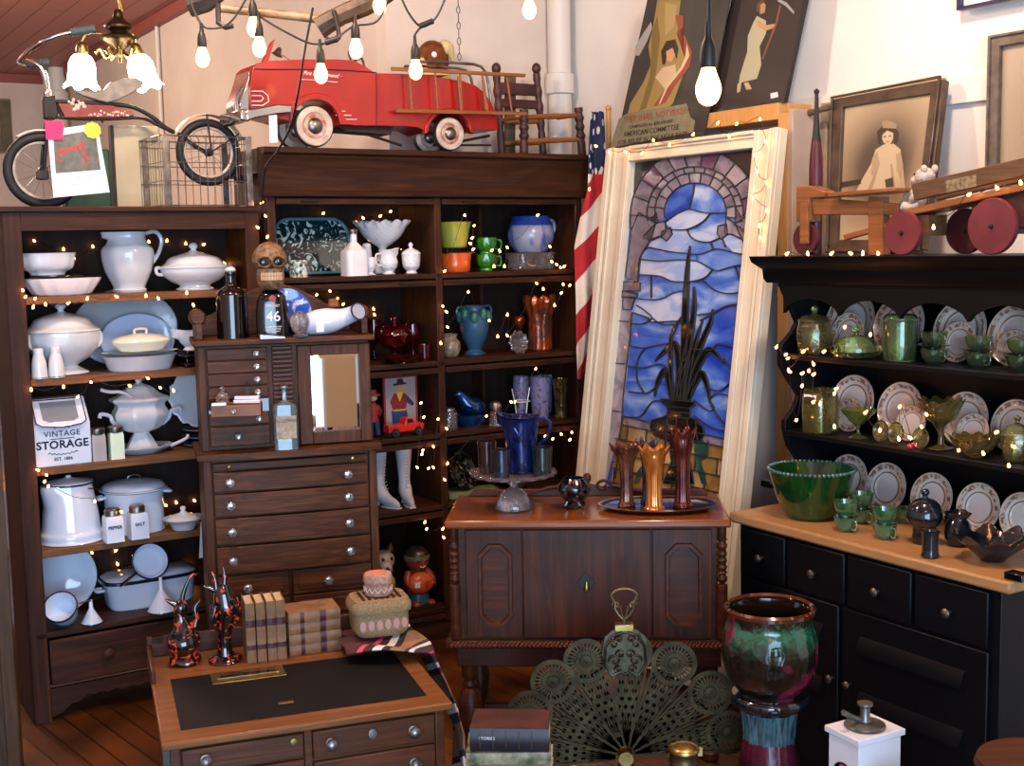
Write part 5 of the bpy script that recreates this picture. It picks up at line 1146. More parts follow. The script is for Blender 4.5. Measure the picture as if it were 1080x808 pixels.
def swung(label, px, y, h, r0, r1, m, ruff=6, group=None):
    item1('swung_vase', MB().lathe(vessel(smooth([(r0*1.15, 0), (r0*1.2, 2), (r0*.95, 6), (r0*.85, h*.35), (r0*.95, h*.62), (r0*1.25, h*.8), (r1*.85, h*.92), (r1, h)], 3), 1.2), 60, fn=lambda a, i, r, z: (r*(1+.05*cos(10*a)+(.12*cos(ruff*a) if z > h*.9 else 0)), z+(h*.045*cos(ruff*a) if z > h*.93 else 0))), m, label, 'vase', SB, px, y, zt_)
ame = carnival('amethyst swung glass', '4a2a26', '94623e', .12, .6)
swung('grey-brown swung carnival vase at the left of the silver tray', 661, .18, 64, 7.5, 16, ame)
swung('bright marigold orange swung vase in the middle front of the tray', 690, .11, 66, 9, 15, mat('marigold swung glass', 'b45a1c', .14, .55, .7, c2='e89a48', scale=40, stretch=(1, 1, .2)))
swung('deep red amethyst swung vase, tallest, at the right of the tray', 720, .17, 80, 8.5, 13, carnival('wine swung glass', '48141a', '7e4030', .12, .6))
swung('slim grey swung vase half hidden behind the orange one', 683, .225, 66, 6, 11, carnival('smoke swung glass', '3a3c44', '8a94a4', .12, .6))
# ================================================================ china and glass on the hutch
china = mat('cream china', 'd8d0c8', .14, coat=.4)
floral = mat('floral rim glaze', 'cdc0ae', .16, coat=.4, c2='8a6a52', scale=70, lo=.47, hi=.56, detail=3)
gold = mat('gilt line', '8a6a34', .3, .6)
def china_plate(label, px, r, y, z, tilt=13, group=None, rot=0, inner=.62):
    t, k = item('china_plate', label, 'plate', R, px, y, z, rot, group)
    pr = [(0, 0), (r*inner*.95, 0), (r*inner, r*.03), (r*.98, r*.12), (r, r*.14), (r*.98, r*.14+1), (r*inner, r*.05+1), (r*inner*.9, .9), (0, .9)]
    a = tilt_disc(pr, tilt, seg=44)
    Mx = RX(90-tilt); mz = min((Mx @ Vector((cos(i/44*2*pi)*q[0], sin(i/44*2*pi)*q[0], q[1]))).z for i in range(44) for q in pr)
    part(t, 'plate_body', a, china, k)
    b = MB().lathe([(r*(inner+.05), r*.055+1.1), (r*.93, r*.125+1.25)], 44, cap=False); b.v = [Mx @ v-Vector((0, 0, mz)) for v in b.v]
    part(t, 'floral_rim', b, floral, k)
    b = MB().lathe([(r*.97, r*.138+1.05), (r*1.0, r*.14+.9)], 44, cap=False).lathe([(r*inner*.98, r*.05+1.15), (r*(inner+.03), r*.055+1.2)], 44, cap=False); b.v = [Mx @ v-Vector((0, 0, mz)) for v in b.v]
    part(t, 'gilt_line', b, gold, k)
h1, h2, h0 = HSH[0], HSH[1], .8
for px, lb in ((896, 'china dinner plate half hidden behind the green punch bowl'), (936, 'second china plate on the counter, behind the green punch cups'), (984, 'third china plate on the counter, behind the dark covered jar'), (1033, 'fourth china plate on the counter, above the ruffled dark bowl'), (1079, 'china plate at the right end of the counter row, cut by the picture edge')):
    china_plate(lb, px, 26.5, .42, h0, inner=.6)
for px, lb in ((901, 'large floral plate at the left of the middle hutch shelf'), (951, 'second large floral plate on the middle hutch shelf'), (1019, 'third large floral plate on the middle hutch shelf behind the amber goblet'), (1072, 'large floral plate at the right of the middle hutch shelf')):
    china_plate(lb, px, 29, .42, h2)
for px, r, lb in ((898, 18, 'small floral saucer at the left of the middle hutch shelf'), (962, 19, 'small floral saucer behind the cream glass ovals'), (1027, 20, 'small oval-looking floral saucer behind the amber bowl')):
    china_plate(lb, px, r, .36, h2, 14)
for px, lb in ((899, 'large floral plate at the left of the top hutch shelf'), (950, 'large floral plate behind the green canister'), (1014, 'large floral plate behind the stacked green cups'), (1072, 'large floral plate at the right of the top hutch shelf')):
    china_plate(lb, px, 33, .415, h1)
for px, r, lb in ((896, 22, 'medium floral plate behind the domed green butter dish'), (948, 21, 'medium floral plate right behind the green canister'), (1012, 22, 'medium floral plate behind the right pair of green cups'), (1070, 20, 'medium floral plate at the right end of the top hutch shelf')):
    china_plate(lb, px, r, .365, h1, 12)
gg = mat('green depression glass', 'bcd88a', .03, coat=.4, trans=.95)
gg2 = mat('pale green depression glass', 'b4d6a4', .03, coat=.4, trans=.95)
yg = mat('yellow green glass', 'd8d890', .03, coat=.4, trans=.95, bump=.003, bscale=60)
amg = mat('olive amber glass', 'a89a58', .04, coat=.6, trans=.85)
t, k = item('biscuit_jar', 'yellow-green ribbed biscuit jar with lid at the left of the top hutch shelf', 'jar', R, 859, .255, h1); k *= .92
part(t, 'body', MB().lathe(vessel(smooth([(15, 0), (17, 1.5), (19, 8), (20, 24), (18, 34), (17, 37)], 3), 1.2), 40, fn=flute(12, .04)), yg, k)
part(t, 'lid', MB().lathe(smooth([(18.5, 37), (19, 39), (13, 44), (5, 46), (2.4, 48), (4, 51), (3, 54), (0, 55)], 3), 40), yg, k)
t, k = item('butter_dish', 'round domed green glass butter dish on the top hutch shelf', 'butter dish', R, 903, .262, h1)
part(t, 'base', MB().lathe(vessel([(18, 0), (20, 1), (27, 5), (28, 7)], 1), 44), gg, k)
part(t, 'dome', MB().lathe(smooth([(23, 7), (22, 14), (16, 20), (7, 23.5), (2.4, 24.5), (2, 26), (4, 29), (3, 32), (0, 33)], 3), 44), gg, k)
t, k = item('canister', 'tall plain green glass canister with a flat lid on the top hutch shelf', 'canister', R, 949, .272, h1)
part(t, 'body', MB().lathe(vessel(smooth([(16, 0), (17.5, 1.5), (17.5, 40), (16.5, 43)], 2), 1.3), 40), gg2, k)
part(t, 'lid', MB().lathe(smooth([(17.5, 43.4), (17.8, 45), (16, 48), (12, 50), (0, 50.5)], 2), 40), gg2, k)
def cup(name, label, px, y, z, m, r=11, h=13, rot=0, hd=True, F=R):
    t, k = item(name, label, 'cup', F, px, y, z, rot)
    part(t, 'body', MB().lathe(vessel(smooth([(r*.5, 0), (r*.55, 1), (r*.85, h*.4), (r, h)], 3), .9), 32, fn=flute(8, .02)), m, k)
    if hd: part(t, 'handle', handle([(r*.9, 0, h*.85), (r*1.45, 0, h*.8), (r*1.4, 0, h*.3), (r*.8, 0, h*.25)], .9), m, k)
    return k
def saucer(label, px, y, z, m, r=19):
    item1('saucer', MB().lathe([(0, 0), (r*.5, 0), (r*.98, 3), (r, 3.6), (r*.95, 3.8), (r*.5, 1.2), (0, 1.2)], 36), m, label, 'saucer', R, px, y, z)
for px, nm in ((985, 'left pair of stacked green cups'), (1032, 'middle pair of stacked green cups'), (1076, 'right pair of stacked green cups')):
    k = cup('tea_cup', 'bottom green glass cup of the '+nm, px, .27, h1, gg2, 14, 16, -20)
    saucer('green glass saucer between the cups of the '+nm, px-1, .27, h1+17*k, gg2)
    cup('tea_cup', 'top green glass cup of the '+nm, px, .27, h1+17*k+1.4*k, gg2, 14, 15, -20)
# middle shelf
t, k = item('square_jar', 'square yellow-green pressed glass jar at the left of the middle hutch shelf', 'jar', R, 865, .265, h2); k *= .93
part(t, 'body', MB().lathe(vessel(smooth([(15, 0), (17, 2), (17, 40), (15, 46), (16, 50)], 2), 1.2), 40, fn=sq(4)), yg, k)
part(t, 'paper_label', MB().prism([(-9, 34), (9, 34), (9, 44), (-9, 44)], -16.6, -16.2), M['paper'], k)
t, k = item('sherbet_glass', 'pale green footed sherbet glass on the middle hutch shelf', 'sherbet glass', R, 905, .27, h2)
part(t, 'bowl', MB().lathe(vessel(smooth([(9, 0), (10, 1), (2.4, 4), (2.4, 12), (9, 18), (15, 26), (18, 31)], 3), .9), 48, fn=lambda a, i, r, z: (r*(1+(.07*cos(9*a) if z > 24 else 0)), z)), gg, k)
for px, lb, y in ((931, 'oval cream-yellow glass dish standing on edge by the sherbet glass', .28), (947, 'middle oval cream-yellow glass dish on edge', .29), (973, 'right oval pale green glass dish on edge beside the amber goblet', .27)):
    item1('oval_dish', tilt_disc([(0, 0), (7, 0), (10.4, 2.6), (11.4, 3.6), (9.6, 4), (6, 1.2), (0, 1.2)], 8, sx=.95), yg, lb, 'dish', R, px, y, h2)
item1('red_green_ornament', MB().ball((0, 0, 3.4), 3.6, 14, 8).tube([(0, 0, 5), (5, 0, 7), (9, 0, 4)], 1.4, 8), mat('red glass berry', 'a02838', .15, coat=.6), 'small red glass berry ornament at the shelf edge', 'ornament', R, 960, .222, h2)
item1('amber_goblet', MB().lathe(vessel(smooth([(12, 0), (13, 1.5), (4, 5), (3.6, 20), (6, 26), (15, 33), (19, 44), (23, 52)], 3), 1.2), 60, fn=lambda a, i, r, z: (r*(1+(.07*cos(10*a) if z > 44 else .03*abs(cos(12*a)) if z > 28 else 0)), z+(2*cos(10*a) if z > 48 else 0))), amg, 'tall olive amber compote with a ruffled rim', 'compote', R, 992, .30, h2)
item1('amber_bowl', MB().lathe(vessel(smooth([(9, 0), (10, 1.5), (19, 9), (24, 17), (27, 21)], 3), 1.2), 60, fn=lambda a, i, r, z: (r*(1+(.06*cos(12*a) if z > 14 else 0)), z+(1.6*cos(12*a) if z > 18 else 0))), amg, 'low olive amber bowl with a ruffled rim at the shelf edge', 'bowl', R, 1028, .275, h2)
t, k = item('covered_jar', 'octagonal yellow-green covered jar at the right of the middle hutch shelf', 'jar', R, 1072, .30, h2)
part(t, 'body', MB().lathe(vessel(smooth([(12, 0), (14, 2), (16, 12), (16, 28)], 2), 1.2), 40, fn=facet(8, 1)), yg, k)
part(t, 'lid', MB().lathe(smooth([(16.5, 28.4), (16, 31), (10, 37), (3, 40), (2.6, 43), (4, 46), (0, 49)], 3), 40, fn=facet(8, 1)), yg, k)
# counter
emg = mat('emerald carnival glass', '2f7c34', .05, coat=.8, trans=.75, c2='1f5f2a', scale=14)
t, k = item('punch_bowl', 'large emerald green carnival punch bowl with a beaded rim', 'punch bowl', R, 856, .165, h0)
part(t, 'bowl', MB().lathe(vessel(smooth([(25, 0), (27, 2), (32, 12), (39, 30), (43, 44), (45, 51)], 3), 1.6), 72, fn=lambda a, i, r, z: (r*(1+.02*abs(cos(18*a))*(z < 30)), z)), emg, k)
bd = MB()
for i in range(60): bd.ball((cos(i*pi/30)*44.6, sin(i*pi/30)*44.6, 51.4), 1.9, 8, 6)
part(t, 'beaded_rim', bd, carnival('iridescent rim', '2a5a5a', '7aa8a8', .15, .5), k)
gcup = mat('green carnival cup', '3f8a4c', .06, coat=.9, trans=.7, c2='8ab88a', scale=30)
for px, y, lbs in ((892, .10, ('lower green carnival punch cup nearest the punch bowl', 'upper green carnival punch cup nearest the punch bowl')), (908, .22, ('lower green carnival punch cup of the back pair', 'upper green carnival punch cup of the back pair')), (933, .12, ('lower green carnival punch cup of the right pair', 'upper green carnival punch cup of the right pair'))):
    k = cup('punch_cup', lbs[0], px, y, h0, gcup, 13, 16, -15)
    cup('punch_cup', lbs[1], px, y, h0+17*k, gcup, 13, 15, 150)
cup('punch_cup', 'single green carnival punch cup behind, by the dark covered jar', 955, .33, h0, gcup, 11, 16, 20)
dkc = carnival('dark amethyst carnival', '060609', '2c3844', .1, .35)
t, k = item('covered_candy_jar', 'dark amethyst carnival covered jar with a ball finial on the counter', 'jar', R, 975, .17, h0)
part(t, 'body', MB().lathe(vessel(smooth([(11, 0), (12.5, 1.5), (12, 16), (16, 21), (19, 27)], 3), 1.2), 48, fn=flute(10, .05)), dkc, k)
part(t, 'lid', MB().lathe(smooth([(18.8, 27.4), (19, 30), (17, 38), (11, 45), (4, 48), (2.4, 50), (4.4, 53.5), (3, 57), (0, 58)], 3), 48), dkc, k)
item1('toothpick_holder', MB().lathe(vessel(smooth([(8, 0), (9, 1.5), (8, 6), (8, 22), (9, 28)], 3), 1.2), 32, fn=flute(8, .08)), dkc, 'small black glass toothpick holder in front of the dark covered jar', 'holder', R, 981, .05, h0)
item1('glass_pitcher', MB().lathe(vessel(smooth([(9, 0), (10, 1.5), (14, 12), (12, 24), (9, 29), (13, 36)], 3), 1.2), 40, fn=lambda a, i, r, z: (r*(1+(.2*cos(3*a) if z > 30 else 0)), z)), dkc, 'dark carnival glass creamer between the covered jar and ruffled bowl', 'creamer', R, 1010, .22, h0)
item1('ruffled_bowl', MB().lathe(vessel(smooth([(12, 0), (13, 2), (22, 10), (33, 20), (39, 27)], 3), 1.4), 96, fn=lambda a, i, r, z: (r*(1+.06*cos(8*a)*max(0, (z-6)/20)+.02*abs(cos(24*a))), z+4.5*cos(8*a)*max(0, (z-12)/15))), dkc, 'wide black carnival bowl with a deeply ruffled rim', 'bowl', R, 1047, .16, h0)
item1('black_trinket_box', MB().box(-11, 11, -8, 8, 0, 8), M['blackgl'], 'small black box at the front right corner of the counter', 'box', R, 1073, .04, h0, bevel=1)
item1('dark_ink_stand', MB().box(-8, 8, -6, 6, 0, 7), M['blackgl'], 'small black box tucked at the left end of the counter beside the punch bowl', 'box', R, 812, .40, h0, bevel=1)
# ================================================================ floor things
F0 = Frame(0, 0, 0)
def fl_at(px, dep, z=0):
    d = ray(px, 404)
    for _ in range(4):
        P = CAMP+ray(px, proj(Vector((0, dep, z)))[1])*1; d = P-CAMP
    x = d.x/d.y*dep; return x
PX = fl_at(811, 3.36)
maj = mat('majolica glaze', '1f1712', .12, coat=.8, c2='1d4a3a', scale=10, bump=.004, bscale=22)
def mat_maj():
    m, nt, b = newmat('majolica jardiniere'); tc = nt.nodes.new('ShaderNodeTexCoord'); sp = nt.nodes.new('ShaderNodeSeparateXYZ')
    nt.links.new(tc.outputs['Object'], sp.inputs[0])
    nz = nt.nodes.new('ShaderNodeTexNoise'); nz.inputs['Scale'].default_value = 34; nz.inputs['Detail'].default_value = 3; nz.inputs['Distortion'].default_value = 1.5; nt.links.new(tc.outputs['Object'], nz.inputs[0])
    ad = nt.nodes.new('ShaderNodeMath'); ad.operation = 'MULTIPLY_ADD'; ad.inputs[1].default_value = .10; nt.links.new(nz.outputs['Fac'], ad.inputs[0]); nt.links.new(sp.outputs['Z'], ad.inputs[2])
    cr_ = nt.nodes.new('ShaderNodeValToRGB'); e = cr_.color_ramp.elements
    st = [(.05, '17110c'), (.185, '1d1a12'), (.215, '1a4230'), (.25, '26704e'), (.275, '2a1a10')]
    while len(e) < len(st): e.new(.5)
    for el, (p_, c_) in zip(e, st): el.position = p_; el.color = lin(c_)
    nt.links.new(ad.outputs[0], cr_.inputs[0])
    n2, cr2 = noise_ramp(nt, [(.58, '000000'), (.64, 'ffffff')], 7, 2)
    mx = nt.nodes.new('ShaderNodeMixRGB'); mx.inputs[2].default_value = lin('7a2440'); nt.links.new(cr2.outputs[0], mx.inputs[0]); nt.links.new(cr_.outputs[0], mx.inputs[1])
    nt.links.new(mx.outputs[0], b.inputs['Base Color']); b.inputs['Roughness'].default_value = .12; b.inputs['Coat Weight'].default_value = .8
    vo = nt.nodes.new('ShaderNodeTexVoronoi'); vo.inputs['Scale'].default_value = 24; nt.links.new(tc.outputs['Object'], vo.inputs[0])
    bp = nt.nodes.new('ShaderNodeBump'); bp.inputs['Distance'].default_value = .009; nt.links.new(vo.outputs['Distance'], bp.inputs['Height']); nt.links.new(bp.outputs[0], b.inputs['Normal'])
    return m
t = thing('pedestal', 'dark majolica pedestal with dripping teal and red glaze under the jardiniere', 'pedestal', F0, PX, 3.36, 0)
ped = mat('pedestal red glaze', '6a1a38', .12, coat=.8, c2='2a0f1c', scale=9, bump=.003, bscale=20)
obj('column', MB().lathe(smooth([(.13, .01), (.125, .05), (.11, .12), (.085, .22), (.072, .32), (.07, .36)], 4), 40, fn=lambda a, i, r, z: (r*(1+.02*cos(10*a)), z)), ped, t)
obj('drip_band', MB().lathe(smooth([(.0725, .28), (.074, .33), (.080, .385)], 4), 60, cap=False, fn=lambda a, i, r, z: (r*(1.02+.02*cos(10*a)), z-(.03*abs(sin(9*a)) if i == 0 else 0))), mat('teal drip glaze', '5a8a98', .12, coat=.8, c2='22444c', scale=40, stretch=(3, 3, .5)), t)
obj('top_flange', MB().lathe(smooth([(.06, .36), (.085, .39), (.108, .40), (.112, .415), (.105, .43), (.07, .43)], 3)+[(0, .43)], 44), mat('dark teal glaze', '141c20', .1, coat=.9), t)
obj('foot_ring', MB().lathe([(.145, 0), (.15, .015), (.13, .03), (0, .03)], 40), ped, t)
t = thing('jardiniere', 'large green, brown and red majolica jardiniere on its pedestal', 'jardiniere', F0, PX, 3.36, .4306)
obj('pot', MB().lathe(vessel(smooth([(.086, 0), (.09, .01), (.118, .045), (.131, .09), (.133, .14), (.126, .18), (.117, .205), (.120, .236)], 4), .008, .012), 72, fn=lambda a, i, r, z: (r*(1+.02*cos(7*a)*sin(z*12)+.012*cos(21*a)*(.08 < z < .19)), z)), mat_maj(), t)
obj('inner_glaze', MB().lathe(smooth([(.02, .014), (.076, .0165), (.107, .05), (.119, .09), (.121, .14), (.114, .18), (.106, .205), (.1105, .238)], 4), 60, cap=False), mat('dark brown glaze', '1c120c', .08, coat=.8), t)
obj('rim', MB().lathe([(.110, .236), (.118, .232), (.127, .236), (.127, .246), (.120, .252), (.112, .246)], 60, cap=False), mat('brown rim glaze', '4a2412', .1, coat=.9), t)
# low table just out of the picture that carries the near things
TZ = .385
def F_at(px, py, z): P = on_z(px, py, z); return P.x, P.y
x, y = F_at(541, 806, .335)
yb = 2.92; xb = fl_at(541, yb)
FB = Frame(xb, yb, -3)
t = thing('low_stool', 'small low stool hidden under the old books at the picture edge', 'stool', FB, 0, 0, 0)
obj('seat', MB().box(-.085, .09, .006, .12, .36, .3845), M['maho'], t, bevel=.003)
for x in (-.07, .075):
    for y in (.02, .105): obj('leg', MB().box(x-.01, x+.01, y-.01, y+.01, 0, .36), M['maho'], t)
book('thick open-spined old volume at the bottom of the book stack by the fire screen', FB, 0.01, -.01, TZ, .036, .14, .19, 0, True, cover=mat('ivory binding', 'b8ac94', .5), bands=False)
book('cream and green vellum book under the dark ribbed book', FB, -.002, 0, TZ+.0375, .031, .135, .21, 2, True, cover=mat('vellum binding', 'a09a74', .5, c2='4a5440', scale=30), bands=False)
t = book('thick dark ribbed leather book on top of the stack by the fire screen', FB, -.0, .005, TZ+.070, .058, .125, .195, -2, True, cover=mat('dark calf binding', '1e1a20', .4, c2='2a2228', scale=20), bands=False)
rb_ = MB()
for f in (-.072, -.04, -.008, .024, .056): rb_.tube([(f, .0, .006), (f, -.0065, .02), (f, -.0075, .03), (f, -.0065, .04), (f, .0, .053)], .0018, 6)
obj('rib', rb_, mat('spine rib', '4a4038', .4), t)
merge_t = text_mb('STORIES', .011, .0002); obj('lettering', MB().add([T(-.055, -.0068, .035) @ RX(90) @ v for v in merge_t.v], merge_t.f), M['paper'], t)
obj('top_board', MB().box(-.098, .096, .001, .127, .0565, .0592), mat('maroon cover board', '4e2a26', .45, c2='3a1c1a', scale=18), t)
item1('parchment_sheet', MB().prism([(-14, 0), (14, 0), (12, 14), (-12, 10)], -12, -11), mat('brown parchment', '7a6650', .7), 'curled brown paper corner sticking up right of the old books', 'paper', F0, 597, 2.95, TZ)
xk = fl_at(722, 2.9)
t = thing('candle_stand', 'slim turned stand under the brass canister', 'stand', F0, xk, 2.9, 0)
obj('column', MB().lathe(smooth([(0, .01), (.03, .02), (.012, .06), (.014, .2), (.01, .34), (.03, .37), (.034, .385)], 4)+[(0, .385)], 24), M['maho'], t)
obj('foot', MB().lathe([(0, 0), (.07, 0), (.068, .012), (.02, .03), (0, .03)], 28), M['maho'], t)
t = thing('brass_canister', 'small round brass canister with a hinged lid in front of the fire screen', 'canister', F0, xk, 2.9, TZ+.0006)
obj('body', MB().lathe([(0, 0), (.036, 0), (.037, .004), (.035, .008), (.035, .045), (.037, .048), (.035, .051), (.035, .07), (.037, .073), (.0, .073)], 40), M['darkbrass'], t)
obj('lid', MB().lathe([(0, .0735), (.038, .0735), (.0385, .079), (.036, .083), (.030, .081), (.026, .084), (.012, .087), (0, .0875)], 40), M['brass'], t)
obj('clasp', MB().box(.030, .046, -.005, .005, .06, .082), M['brass'], t, bevel=.001)
lt2 = thing('side_table', 'low table below the picture edge under the white lamp boxes', 'table', F0, 0, 0, 0)
obj('table_top', MB().box(.58, .95, 2.35, 2.82, .31, .335), M['maho'], lt2, bevel=.004)
for x in (.6, .93):
    for y in (2.37, 2.80): obj('leg', MB().box(x-.02, x+.02, y-.02, y+.02, 0, .31), M['maho'], lt2)
def lamp_box(label, px, dep, ztop, w, d, rot):
    x = fl_at(px, dep, ztop); t = thing('lamp_box', label, 'box', F0, x, dep, .3356, rot); h = ztop-.336
    obj('body', MB().box(-w/2, w/2, -d/2, d/2, 0, h-.015), M['white_paint'], t, bevel=.002)
    obj('lid', MB().box(-w/2-.007, w/2+.007, -d/2-.007, d/2+.007, h-.0148, h), M['white_paint'], t, bevel=.002)
    arch = [(-.03, .0), (.03, 0)]+[(.03*cos(pi*i/12), h-.11+.03*sin(pi*i/12)) for i in range(13)]
    Ma = T(-w/2-.001, 0, .01) @ RZ(-90)
    obj('arched_opening', MB().prism(arch, -.001, .001, M=Ma), M['blackgl'], t)
    obj('painted_flower', MB().lathe([(0, 0), (.012, 0), (.010, .002), (0, .003)], 10, M=T(-w/2-.003, 0, h-.085) @ RY(-90)), M['red2'], t)
    return x
pew = mat('pewter', '7c7c78', .35, .8, c2='5e5e5a', scale=25)
def pewter_lamp(label, x, y, z, s=1):
    t = thing('oil_lamp', label, 'oil lamp', F0, x, y, z+.0006)
    obj('dish', MB().lathe([(0, 0), (.042*s, 0), (.046*s, .004), (.044*s, .007), (.036*s, .009), (.014*s, .013), (.011*s, .02), (.011*s, .045*s), (.017*s, .05*s), (.017*s, .055*s), (0, .056*s)], 40), pew, t)
    obj('spout', MB().tube([(-.005*s, 0, .012), (-.03*s, -.01*s, .025*s), (-.055*s, -.02*s, .042*s)], [.007*s, .0065*s, .006*s], 12), pew, t)
BXx = lamp_box('white painted wooden box with an arched side opening under a pewter lamp', 912, 2.66, .61, .125, .095, 28)
pewter_lamp('pewter oil lamp with a spout on the taller white box', BXx, 2.66, .61)
bx2 = lamp_box('second lower white box at the bottom edge of the picture', 950, 2.50, .535, .085, .07, 28)
pewter_lamp('second pewter lamp cut by the bottom edge of the picture', bx2, 2.50, .535, .62)
xs_ = fl_at(1085, 2.2)
t = thing('round_stool', 'brown round stool at the bottom right corner of the picture', 'stool', F0, xs_, 2.2, 0)
obj('seat', MB().lathe([(0, .70), (.10, .70), (.115, .712), (.11, .725), (0, .728)], 36), M['maho'], t)
for i in range(3): obj('leg', MB().tube([(cos(i*2.1)*.07, sin(i*2.1)*.07, .70), (cos(i*2.1)*.11, sin(i*2.1)*.11, .008)], .012, 10), M['maho'], t)
# ---- peacock fire screen
t = thing('fire_screen', 'tarnished brass peacock fan fire screen with an ornate handle', 'fire screen', F0, fl_at(660, 3.52), 3.52, 0)
kf = 3.52/FL
zf = H-(816-proj((0.3, 3.52, H))[1])*kf
br_ = mat('fretted bronze', '4c4028', .45, .8, c2='32291a', scale=20)
def fan_panel(ang, Lr, i):
    """one fretted blade: long tapering blade ending in a round rosette"""
    b = MB(); Mz = T(0, .004*(i-4), zf) @ RY(ang)
    r0, w0, w1 = .03, .010, .051
    zt = Lr-.055
    # outer rails and fretwork of slanting bars
    b.line2([(-w0, r0), (-w1, zt)], .006, -.004, .003, M=Mz @ RX(90)); b.line2([(w0, r0), (w1, zt)], .006, -.004, .003, M=Mz @ RX(90))
    n = 6; zs_ = [r0+(zt-r0)*q/8 for q in range(9)]
    for c in range(1, n):
        f = -1+2*c/n
        b.line2([(f*(w0+(w1-w0)*(z-r0)/(zt-r0)), z) for z in zs_], .0108, -.001, .001, M=Mz @ RX(90))
    segs = 5
    for c in range(n):
        f0, f1 = -1+2*c/n, -1+2*(c+1)/n
        for s in range(segs):
            z = r0+(zt-r0)*(s+.4+(.5 if c % 2 else 0))/segs
            if z > zt: continue
            g = w0+(w1-w0)*(z-r0)/(zt-r0)
            b.line2([(f0*g, z), (f1*g, z)], .011, -.001, .001, M=Mz @ RX(90))
    # rosette
    rc = Lr-.02; rr = .064
    circ = lambda q: [(q*cos(2*pi*j/36), rc+q*sin(2*pi*j/36)) for j in range(36)]
    b.line2(circ(rr*.95), .014, -.002, .002, M=Mz @ RX(90), closed=True)
    b.line2(circ(rr*.62), .0035, -.0012, .0012, M=Mz @ RX(90), closed=True)
    for j in range(28):
        a = 2*pi*j/28; b.line2([(rr*.2*cos(a), rc+rr*.2*sin(a)), (rr*.93*cos(a), rc+rr*.93*sin(a))], .0056, -.001, .001, M=Mz @ RX(90))
    b.lathe([(0, -.003), (.016, -.002), (.016, .002), (0, .003)], 20, M=Mz @ RX(90) @ T(0, rc, 0))
    b.lathe([(0, .0), (.005, .0), (.004, .005), (0, .006)], 12, M=Mz @ RX(90) @ T(0, rc, 0))
    return b
RYd = RY
def RY_(d): return Matrix.Rotation(radians(d), 4, 'Y')
for i, a in enumerate((-84, -63, -42, -21, 3, 28, 54, 79)):
    obj('fan_blade', fan_panel(a, .335, i), br_, t, flat=True)
# central ornate shield and handle
b = MB(); zc_ = H-(697-proj((.3, 3.52, H))[1])*kf-.0
sh = [(-.03, .065), (.03, .065), (.052, .045), (.058, 0), (.05, -.045), (.03, -.062), (.012, -.05), (0, -.056), (-.012, -.05), (-.03, -.062), (-.05, -.045), (-.058, 0), (-.052, .045)]
b.prism([(x*1.15, z*1.12+zc_) for x, z in sh], -.032, -.024)
for sgn in (-1, 1):
    for (cx, cz, r_) in ((.03, -.02, .02), (.034, .03, .016), (.014, .0, .014), (.018, .045, .012), (.02, -.045, .012)):
        b.tube([(sgn*(cx+r_*(1-q/16)*cos(q*.5)), -.034-.002*(q % 3), zc_+cz+r_*(1-q/16)*sin(q*.5)) for q in range(14)], .0032, 6)
    b.tube([(sgn*x, -.034, zc_+z) for x, z in ((.0, .066), (.04, .055), (.058, .02), (.06, -.03), (.04, -.064), (.012, -.052), (0, -.062))], .0045, 8)
obj('shield_ornament', b, mat('dark bronze', '3e382a', .4, .85, c2='5a5240', scale=30), t)
obj('brass_plate', MB().box(-.030, .026, -.036, .0, zc_+.068, zc_+.088), M['brass'], t, bevel=.002)
hb = MB(); zh = 0.0
hb.tube([(0, -.02, zh), (0, -.02, zh+.02)], .006, 10)
for sgn in (-1, 1):
    hb.tube([(sgn*x, -.02, zh+z) for x, z in ((.004, .015), (.018, .03), (.030, .052), (.028, .07), (.018, .066), (.02, .055))], .003, 7)
    hb.tube([(sgn*x, -.02, zh+z) for x, z in ((.004, .02), (.01, .045), (.012, .06))], .0025, 6)
    hb.tube([(sgn*(.026+.012*cos(q*.6)*(1-q/14)), -.02, zh+.064+.012*sin(q*.6)*(1-q/14)) for q in range(12)], .0024, 6)
hb.tube(spline([(-.03, -.02, zh+.07), (-.04, -.02, zh+.095), (-.026, -.02, zh+.112), (0, -.02, zh+.118), (.026, -.02, zh+.112), (.04, -.02, zh+.095), (.03, -.02, zh+.07)], 5), .0042, 8)
hb.v = [Vector((v.x*.92, v.y, v.z*.88+zc_+.088)) for v in hb.v]
obj('handle', hb, mat('pale brass', '8a7c5c', .4, .85), t)
obj('hub', MB().lathe([(0, -.03), (.018, -.03), (.022, -.022), (.018, -.015), (.022, .03), (0, .03)], 28, M=T(0, 0, zf) @ RX(90)), M['brass'], t)
for s in (-1, 1): obj('foot', MB().tube(spline([(0, -.01, zf-.01), (s*.05, -.03, zf*.5), (s*.10, -.06, .012)], 4), [.014, .013, .012, .011, .01, .01, .01, .01, .012], 12), M['darkbrass'], t)
obj('foot', MB().tube(spline([(0, .02, zf-.01), (0, .06, zf*.5), (0, .10, .012)], 4), .011, 12), M['darkbrass'], t)
# left plank door leaning beside the bookcase
t = thing('panel_door', 'weathered brown wooden door standing at the left edge of the picture', 'door panel', F0, fl_at(8, 3.95), 3.95, 0, 12)
obj('door_leaf', MB().box(-.62, .015, 0, .035, 0, 1.22), wood('brown door', '54402c', '3a2a1a', .6, 'z', 8, 0), t, bevel=.004)
obj('edge_moulding', MB().box(.0, .045, -.015, .03, 0, 1.21).box(-.08, -.05, -.012, 0, 0.02, 1.2), wood('door moulding', '5a4128', '3e2b18', .5, 'z'), t, bevel=.004)
